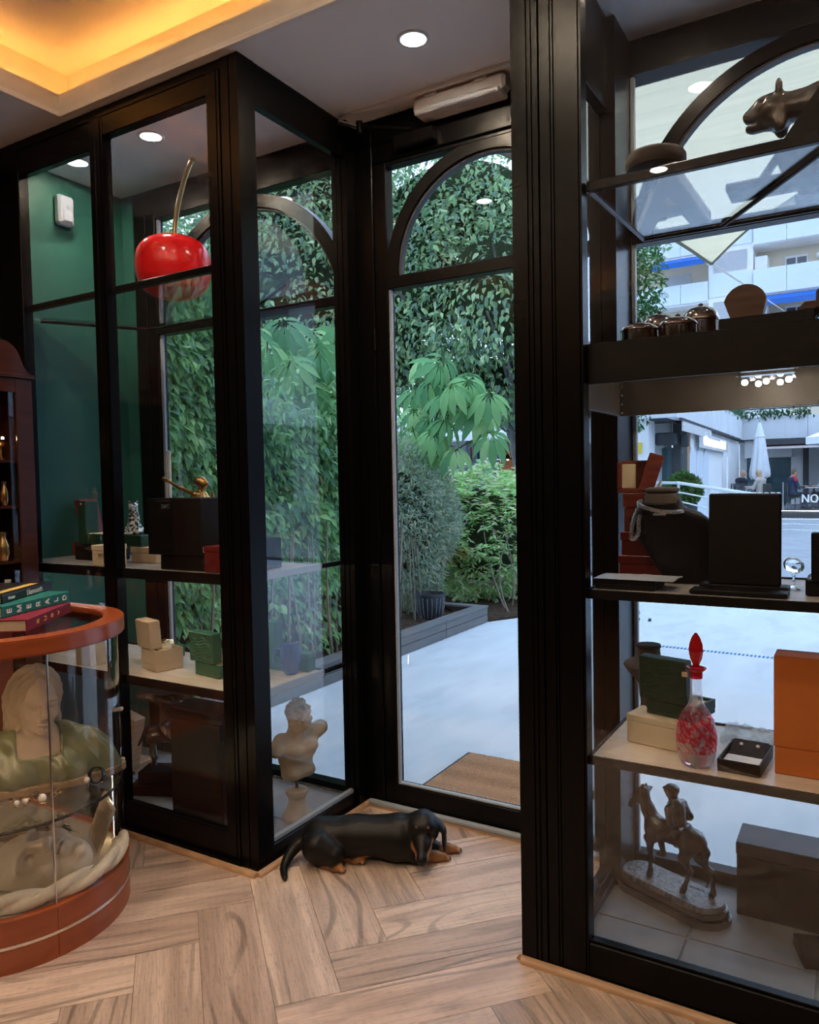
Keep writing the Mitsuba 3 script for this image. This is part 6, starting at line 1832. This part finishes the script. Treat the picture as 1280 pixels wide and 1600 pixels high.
def scarf_f(p):
    d = np.full(len(p), 9.0)
    pts = np.array([(-.66, -.80, .165), (-.52, -.86, .168), (-.38, -.815, .172), (-.275, -.69, .176), (-.228, -.55, .185), (-.245, -.43, .195), (-.32, -.34, .205)])
    c = spline(pts, 40)
    for i in range(39):
        t = i / 39.0
        n1 = np.array([math.cos(t * 17), math.sin(t * 17) * .5, math.sin(t * 17)]) * .014
        d = smin(d, cone_d(p, c[i] + n1, c[i + 1] + n1, .017, .017), .004)
        d = smin(d, cone_d(p, c[i] - n1, c[i + 1] - n1, .017, .017), .004)
    return np.maximum(d, -(p[:, 2] - .152))


put(k, 'face', nets(lambda p: np.maximum(relief_f(p), -(p[:, 2] - .152)), (-.78, -.88, .142), (-.18, -.24, .398), .0050), 'plaster', smooth=True)
put(k, 'scarf', nets(scarf_f, (-.70, -.89, .145), (-.18, -.28, .26), .0052), 'plaster', smooth=True)
k = thing('relief_board', 'ribbed cream plaster board leaning behind the plaster face', 'board')
rb = cat(bx((-.09, -.006, 0), (.09, .006, .15), .003), *[bx((-.085 + .022 * i, -.010, .01), (-.072 + .022 * i, -.004, .145), .003) for i in range(8)])
put(k, None, at(rot(rb, -22, (1, 0, 0)), M4(-.465, -.335, .153, -28)), 'plaster')

# jewels on the glass shelf
ZS = .4115


def jewel_ring(label, x, y, deg, stone, pearl=None):
    k = thing('ring', label, 'ring', 'gold rings on the counter shelf')
    M = M4(x, y, ZS, deg)
    t = trimesh.creation.torus(.010, .0016, 24, 8)
    put(k, 'band', at(rot(t, 78, (1, 0, 0)).apply_translation((0, 0, .0108)), M), 'gold', smooth=True)
    put(k, 'stone', at(scaled(trimesh.creation.icosphere(2, 1), (.0085, .0065, .005)).apply_translation((0, -.001, .0225)), M), stone, smooth=True)
    put(k, 'setting', at(trimesh.creation.torus(.0075, .0012, 16, 6).apply_translation((0, -.001, .0205)), M), 'gold', smooth=True)


mat('garnet', (.03, .008, .010), .1, .6, coat=1.0)
mat('pearl_white', (.85, .80, .70), .2, .6)
jewel_ring('gold ring with a dark stone, nearest the seam of the counter glass', -.372, -.545, 20, 'garnet')
jewel_ring('gold ring with a dark oval stone, middle of the row on the counter shelf', -.400, -.585, 60, 'garnet')
jewel_ring('gold ring lying tilted at the left of the row of jewels', -.425, -.655, -20, 'garnet')
for i, (x, y, r, lb) in enumerate(((-.362, -.590, .0125, 'large pearl in a gold cup, right of the small pearls'), (-.395, -.625, .0085, 'small pearl beside the large pearl on the counter shelf'), (-.405, -.648, .0085, 'small pearl furthest left on the counter shelf'))):
    k = thing('pearl', lb, 'pearl', 'pearls on the counter shelf')
    put(k, 'pearl', trimesh.creation.icosphere(3, r).apply_translation((x, y, ZS + .004 + r)), 'pearl_white', smooth=True)
    put(k, 'cup', lathe([(0, 0), (r * .9, 0), (r * .8, .003), (r * .55, .005), (0, .005)], (x, y, ZS), 20), 'gold', smooth=40)
for i in range(3):
    k = thing('brooch', ['small gold brooch at the left end of the jewel row', 'small gold brooch with dark stones behind the pearls', 'small gold brooch at the right end of the jewel row'][i], 'brooch', 'gold brooches on the counter shelf')
    x, y = ((-.445, -.685), (-.425, -.605), (-.385, -.52))[i]
    for j in range(6):
        a = j * 1.047
        put(k, 'petal', scaled(trimesh.creation.icosphere(1, 1), (.0055, .0035, .003)).apply_transform(M4(x + .009 * math.cos(a), y + .009 * math.sin(a), ZS + .004, math.degrees(a))), 'gold', smooth=True)
    put(k, 'stone', scaled(trimesh.creation.icosphere(2, 1), (.006, .006, .0045)).apply_translation((x, y, ZS + .006)), 'garnet', smooth=True)
k = thing('bangle', 'wide black bangle with a pearl standing at the right end of the counter shelf', 'bangle')
put(k, 'band', rot(lathe([(.024, -.009), (.0275, -.008), (.0275, .008), (.024, .009), (.0235, 0), (.024, -.009)], n=36), 74, (1, 0, 0)).apply_transform(M4(-.345, -.405, ZS + .0275, 24)), mat('onyx', (.006, .006, .006), .08, .7), smooth=35)
put(k, 'pearl', trimesh.creation.icosphere(2, .010).apply_translation((-.352, -.437, ZS + .022)), 'pearl_white', smooth=True)
put(k, 'stem', lathe([(0, 0), (.007, 0), (.005, .004), (.003, .012), (0, .013)], (-.352, -.437, ZS), 14), 'silver_bright', smooth=40)

# three books on the counter
mat('page_edge', proc(lambda p, n, uv: mix((.62, .48, .34), (.50, .37, .25), noise(3, 5, p.z * 900))), .8, .2)
mat('book_ruby', (.20, .012, .035), .5, .4)
mat('book_emerald', (.012, .145, .125), .5, .4)
mat('book_black', (.010, .010, .012), .35, .5)


def book(label, near, far, z0, th, depth, m, letters):
    """A book lying flat: its spine runs from near to far (plan points) and faces the room's right."""
    k = thing('book', label, 'book', 'books on the glass counter')
    a, b = np.array(near, float), np.array(far, float)
    Ls = np.linalg.norm(b - a)
    u = (b - a) / Ls
    deg = math.degrees(math.atan2(u[1], u[0]))
    M = M4(a[0], a[1], z0, deg)        # local: x along the spine, y away from it
    c = .0025
    put(k, 'cover', at(cat(bx((0, 0, 0), (Ls, depth, c), .0006), bx((0, 0, th - c), (Ls, depth, th), .0006), bx((-.0, -.002, .0), (Ls, .004, th), .0018)), M), m)
    put(k, 'pages', at(bx((.005, .004, c), (Ls - .005, depth - .006, th - c)), M), 'page_edge')
    letters(k, M, Ls, th)
    return k


def stacked_letters(word, m, x0, x1, h, blocks=None):
    def fn(k, M, Ls, th):
        for i, ch in enumerate(word):
            x = x0 + (x1 - x0) * i / max(1, len(word) - 1)
            if blocks:
                put(k, 'block', at(bx((x - .014, -.0032, .004), (x + .002, -.0022, th - .004)), M), blocks)
            g = text_on(ch, h, (x, -.0022, th / 2), (0, 0, 1), (-1, 0, 0), .0009, True)
            put(k, 'letter', at(g, M), m)
    return fn


def black_spine(k, M, Ls, th):
    put(k, 'title', at(text_on('Diamonds', .017, (Ls * .62, -.0022, th / 2), (1, 0, 0), (0, 0, 1), .0008, False), M), 'print_white')
    put(k, 'author', at(text_on('Bonner', .009, (Ls * .17, -.0022, th / 2), (1, 0, 0), (0, 0, 1), .0008, True), M), 'print_white')
    put(k, 'cover_print', at(cat(bx((.05, .03, th), (.30, .06, th + .0004)), bx((.08, .13, th), (.20, .15, th + .0004))), M), 'print_gold')


book('thick dark red book titled RUBY lying at the bottom of the stack on the counter', (-.324, -.643), (-.514, -.362), .9672, .037, .20, 'book_ruby', stacked_letters('RUBY', 'print_gold', .075, .235, .017, None))
book('dark green book titled EMERALD lying between the red and the black book', (-.410, -.668), (-.522, -.360), 1.0050, .036, .22, 'book_emerald', stacked_letters('EMERALD', 'print_white', .03, .30, .020))
book('black book titled Diamonds lying on top of the green book', (-.455, -.640), (-.628, -.352), 1.0418, .026, .20, 'book_black', black_spine)

# antique glazed cabinet against the left wall, its front towards the room
k = thing('antique_cabinet', 'tall narrow mahogany cabinet with glass front and scrolled top at the left edge', 'cabinet')
mat('mahogany_dark', proc(lambda p, n, uv: mix((.050, .012, .007), (.030, .008, .005), noise(p.x * 14, p.y * 14, p.z * 60))), .22, .5, coat=.6)
xa, xb, ya, yb = -1.56, -1.17, -.72, -.045
for nm, lo, hi in (('side', (xa, ya, .02), (xb - .012, ya + .02, 1.86)), ('side', (xa, yb - .02, .02), (xb - .012, yb, 1.86)), ('back', (xa, ya + .02, .02), (xa + .012, yb - .02, 1.86)), ('base', (xa, ya - .01, 0), (xb + .01, yb + .006, .10)), ('top', (xa, ya - .012, 1.86), (xb + .012, yb + .008, 1.876)),
                   ('stile', (xb - .012, ya, .10), (xb, ya + .075, 1.86)), ('stile', (xb - .012, yb - .075, .10), (xb, yb, 1.86)), ('rail', (xb - .012, ya + .075, 1.80), (xb, yb - .075, 1.86)), ('rail', (xb - .012, ya + .075, .10), (xb, yb - .075, .20))):
    put(k, nm, bx(lo, hi, .003), 'mahogany_dark')
scroll = spline([(-.055, 0, 1.876), (-.075, 0, 1.892), (-.095, 0, 1.93), (-.125, 0, 1.985), (-.17, 0, 2.005), (-.21, 0, 1.985)], 24)
ped = Polygon([*[(p[0], p[2]) for p in scroll], (-.235, 1.93), (-.20, 1.876)])
put(k, 'pediment', sidewise(ped.buffer(.004), xb - .045, xb + .005), 'mahogany_dark', smooth=30)
ped2 = Polygon([(-.765 - y, z) for y, z in ped.exterior.coords])
put(k, 'pediment', sidewise(ped2.buffer(.004), xb - .045, xb + .005), 'mahogany_dark', smooth=30)
pane(k, (xb - .006, ya + .075, .20), (xb - .006, yb - .075, 1.80), 'front_glass')
for z in (.55, .93, 1.10, 1.33, 1.52):
    put(k, 'shelf', bx((xa + .013, ya + .021, z - .012), (xb - .02, yb - .021, z), .002), 'mahogany_dark')
cl = thing('cabinet_lamp', 'small glowing bulb on a brass stand, for the bright spot inside the antique cabinet', 'lamp')  # glowing bulb stands for the bright spot inside the cabinet
put(cl, 'stand', lathe([(0, 0), (.012, 0), (.004, .01), (.004, .05), (.014, .06), (.012, .075), (0, .08)], (-1.24, -.15, 1.522), 14), 'gold', smooth=40)
scene[numbered(cl + '__bulb')] = emit(trimesh.creation.icosphere(1, .007).apply_translation((-1.225, -.15, 1.612)), [60, 36, 14])
for i, (y, z, h, r, m, nm) in enumerate(((-.20, 1.522, .09, .018, 'clear_glass', 'clear glass bottle on the top shelf of the antique cabinet'), (-.155, 1.332, .10, .020, 'gold', 'gilt vase in the antique cabinet'), (-.205, 1.332, .07, .02, 'terracotta', 'small brown jar beside the gilt vase'), (-.17, 1.102, .12, .030, 'gold', 'broad gilt bowl in the antique cabinet, below the gilt vase'), (-.24, 1.102, .10, .02, 'silver_bright', 'silver cup beside the broad gilt bowl'), (-.155, .932, .09, .022, 'white_card', 'white china jar low in the antique cabinet'), (-.21, .932, .07, .022, 'terracotta', 'brown jar beside the white china jar'))):
    nn = ('bottle', 'vase', 'jar', 'bowl', 'cup', 'jar', 'jar')[i]
    kk = thing(nn, nm, nn)
    put(kk, None, lathe([(0, 0), (r * .7, 0), (r, h * .25), (r * .95, h * .55), (r * .5, h * .8), (r * .6, h), (r * .5, h), (r * .4, h * .82), (0, h * .7)], (-1.22, y, z), 20), m, smooth=40)

# ================================================================ the dachshund
k = thing('dachshund', 'black and tan dachshund lying on the wooden floor in front of the glass door', 'dog')
A = np.array
RU, CH = A([.115, .205, .080]), A([.372, .342, .086])       # rump and chest
SK, NO = A([.462, .372, .134]), A([.514, .268, .058])       # skull and nose
mz = (NO - SK) / np.linalg.norm(NO - SK)
side_ = np.cross(mz, [0, 0, 1.0])
side_ /= np.linalg.norm(side_)                              # towards the dog's own left or right
upm = np.cross(side_, mz)
body = [lambda p: cone_d(p, RU, RU * .55 + CH * .45 + [0, 0, .002], .072, .070), lambda p: cone_d(p, RU * .55 + CH * .45 + [0, 0, .002], CH, .070, .078),
        lambda p: ell_d(p, CH + [.006, -.004, -.020], (.070, .078, .066)),
        lambda p: cone_d(p, CH + [.01, .0, .010], SK + [-.012, .010, -.008], .062, .040),
        lambda p: ell_d(p, SK + [0, 0, .006], (.052, .052, .048)),
        lambda p: cone_d(p, SK + mz * .030 - [0, 0, .006], SK + mz * .080 - [0, 0, .004], .036, .026),
        lambda p: cone_d(p, SK + mz * .080 - [0, 0, .004], NO - mz * .012, .026, .0165),
        lambda p: ell_d(p, NO - [0, 0, .002], (.013, .013, .012)),
        lambda p: cone_d(p, SK + mz * .05 - upm * .022, NO - mz * .022 - upm * .018, .018, .010)]
for e in (-1, 1):      # brow and cheek
    body.append(lambda p, e=e: ell_d(p, SK + mz * .028 + upm * .028 + side_ * e * .020, (.014, .014, .011)))
    body.append(lambda p, e=e: ell_d(p, SK + mz * .018 - upm * .016 + side_ * e * .026, (.026, .026, .026)))
# near hind leg folded: haunch, shank along the floor, foot; far hind leg; forelegs stretched forward; near elbow
legs = [((.145, .150, .072), (.205, .165, .050), .060, .040), ((.205, .165, .045), (.165, .150, .020), .028, .018), ((.165, .150, .018), (.222, .150, .016), .017, .015), ((.218, .150, .015), (.240, .152, .014), .017, .013),
        ((.190, .235, .045), (.212, .232, .020), .030, .018), ((.205, .228, .017), (.250, .232, .015), .016, .015), ((.250, .232, .015), (.268, .236, .013), .017, .013),
        ((.425, .318, .055), (.448, .335, .028), .040, .024), ((.448, .335, .026), (.500, .385, .020), .022, .018), ((.500, .385, .018), (.528, .405, .015), .020, .014),
        ((.440, .400, .055), (.470, .430, .028), .036, .024), ((.470, .430, .026), (.510, .462, .020), .021, .017), ((.510, .462, .018), (.535, .478, .015), .019, .014)]
legf = [(lambda p, a=A(a), b=A(b), r1=r1, r2=r2: cone_d(p, a, b, r1, r2)) for a, b, r1, r2 in legs]


def paw_toes(c, d):
    d = A([d[0], d[1], 0.0])
    d /= np.linalg.norm(d)
    n_ = A([-d[1], d[0], 0])
    return [(A(c) + d * (.010 if abs(o) == 1 else .014) + n_ * o * .0062, .0072) for o in (-1.5, -.5, .5, 1.5)]


toes = paw_toes((.240, .152, .010), (1, .05)) + paw_toes((.268, .236, .010), (1, .2)) + paw_toes((.528, .405, .010), (1, .75)) + paw_toes((.535, .478, .010), (1, .6))
earl = []
for e, drop in ((1, 1), (-1, 1)):
    base_ = SK - mz * .010 + upm * .016 + side_ * e * .046 + (side_ * .016 - mz * .006 if e > 0 else 0)
    tip = base_ + side_ * e * .034 + mz * .018 + A([.0, -.004, -.088])
    mid = base_ + side_ * e * .030 + mz * .006 + A([0, -.002, -.034])
    earl.append((base_, mid, tip))


def flap_d(p, a, b, c, w):
    """A hanging ear: a thin flap along a-b-c."""
    d = np.full(len(p), 9.0)
    for (u, v, w1, w2) in ((a, b, w * .62, w), (b, c, w, w * .72)):
        t_ = (v - u) / np.linalg.norm(v - u)
        n_ = np.cross(t_, mz)
        n_ /= np.linalg.norm(n_)
        B_ = np.stack([t_, n_, np.cross(t_, n_)], -1)
        q = (p - (u + v) / 2) @ B_
        hl = np.linalg.norm(v - u) / 2 + w * .5
        d = smin(d, ell_d(q, (0, 0, 0), (hl, .0085, (w1 + w2) / 2)), .008)
    return d


tail = spline([(.078, .165, .075), (.052, .125, .055), (.050, .085, .028), (.066, .048, .014), (.098, .016, .010), (.108, .006, .009)], 18)
tail_r = np.linspace(.022, .0065, 18)


def dog_f(p):
    d = joined(body, .030)(p)
    for g in legf:
        d = smin(d, g(p), .014)
    for c, r in toes:
        d = smin(d, np.linalg.norm(p - c, axis=1) - r, .004)
    for a, b, c in earl:
        d = smin(d, flap_d(p, a, b, c, .026), .006)
    for i in range(17):
        d = smin(d, cone_d(p, tail[i], tail[i + 1], tail_r[i], tail_r[i + 1]), .010)
    for e in (-1, 1):
        d = smax(d, -(np.linalg.norm(p - (SK + mz * .047 + upm * .022 + side_ * e * .021), axis=1) - .0075), .004)
    return np.maximum(d, -(p[:, 2] - .0015))


dm = nets(dog_f, (.015, -.015, -.004), (.57, .53, .195), .0042)
v = np.array(dm.vertices)
BLK, TAN = A([.0045, .0041, .0040]), A([.33, .15, .060])


def near(pts, r, soft=.008):
    d = np.min([np.linalg.norm(v - A(q), axis=1) for q in pts], 0)
    return np.clip((r - d) / soft, 0, 1)


def seg(a, b, r, soft=.006):
    return np.clip((r - cone_d(v, A(a), A(b), 0, 0)) / soft, 0, 1)


tan = np.zeros(len(v))
for a, b, r in (((.175, .150, .014), (.262, .152, .010), .024), ((.215, .230, .012), (.29, .240, .010), .027), ((.465, .352, .018), (.55, .42, .010), .030), ((.485, .445, .018), (.56, .492, .010), .028), ((.205, .170, .035), (.185, .160, .020), .026)):
    tan = np.maximum(tan, seg(a, b, r))
for e in (-1, 1):
    tan = np.maximum(tan, seg(SK + mz * .062 - upm * .006 + side_ * e * .030, NO - mz * .012 - upm * .004 + side_ * e * .017, .017, .006))
    tan = np.maximum(tan, .9 * near([SK + mz * .036 + upm * .040 + side_ * e * .020], .0085, .003))
tan = np.maximum(tan, seg(SK + mz * .05 - upm * .034, NO - mz * .02 - upm * .022, .016))
fur = (.85 + .3 * meshkit.noise(v * 260))[:, None]
col = (BLK * (1 - tan[:, None]) + TAN * tan[:, None]) * fur
nose_m = near([NO], .0125, .003)
col = col * (1 - nose_m[:, None]) + A([.012, .010, .011]) * nose_m[:, None]
scene['dog_coat'] = {'type': 'principled', 'base_color': VC, 'roughness': .45, 'specular': .28}
put(k, 'body', dm, 'dog_coat', smooth=True, color=col)
mat('dog_eye', (.02, .010, .006), .05, .8)
mat('claw', (.03, .025, .022), .3, .5)
for e in (-1, 1):
    put(k, 'eye', trimesh.creation.icosphere(2, .0078).apply_translation(SK + mz * .0445 + upm * .0205 + side_ * e * .0205), 'dog_eye', smooth=True)
for c, r in toes:
    d = A([c[0], c[1], 0]) - A([.35, .30, 0])
    d /= np.linalg.norm(d)
    put(k, 'claw', tube([c + d * .005 + [0, 0, .001], c + d * .0105 - [0, 0, .001], c + d * .0135 - [0, 0, .005]], [.0022, .0017, .0006], 6), 'claw', smooth=True)
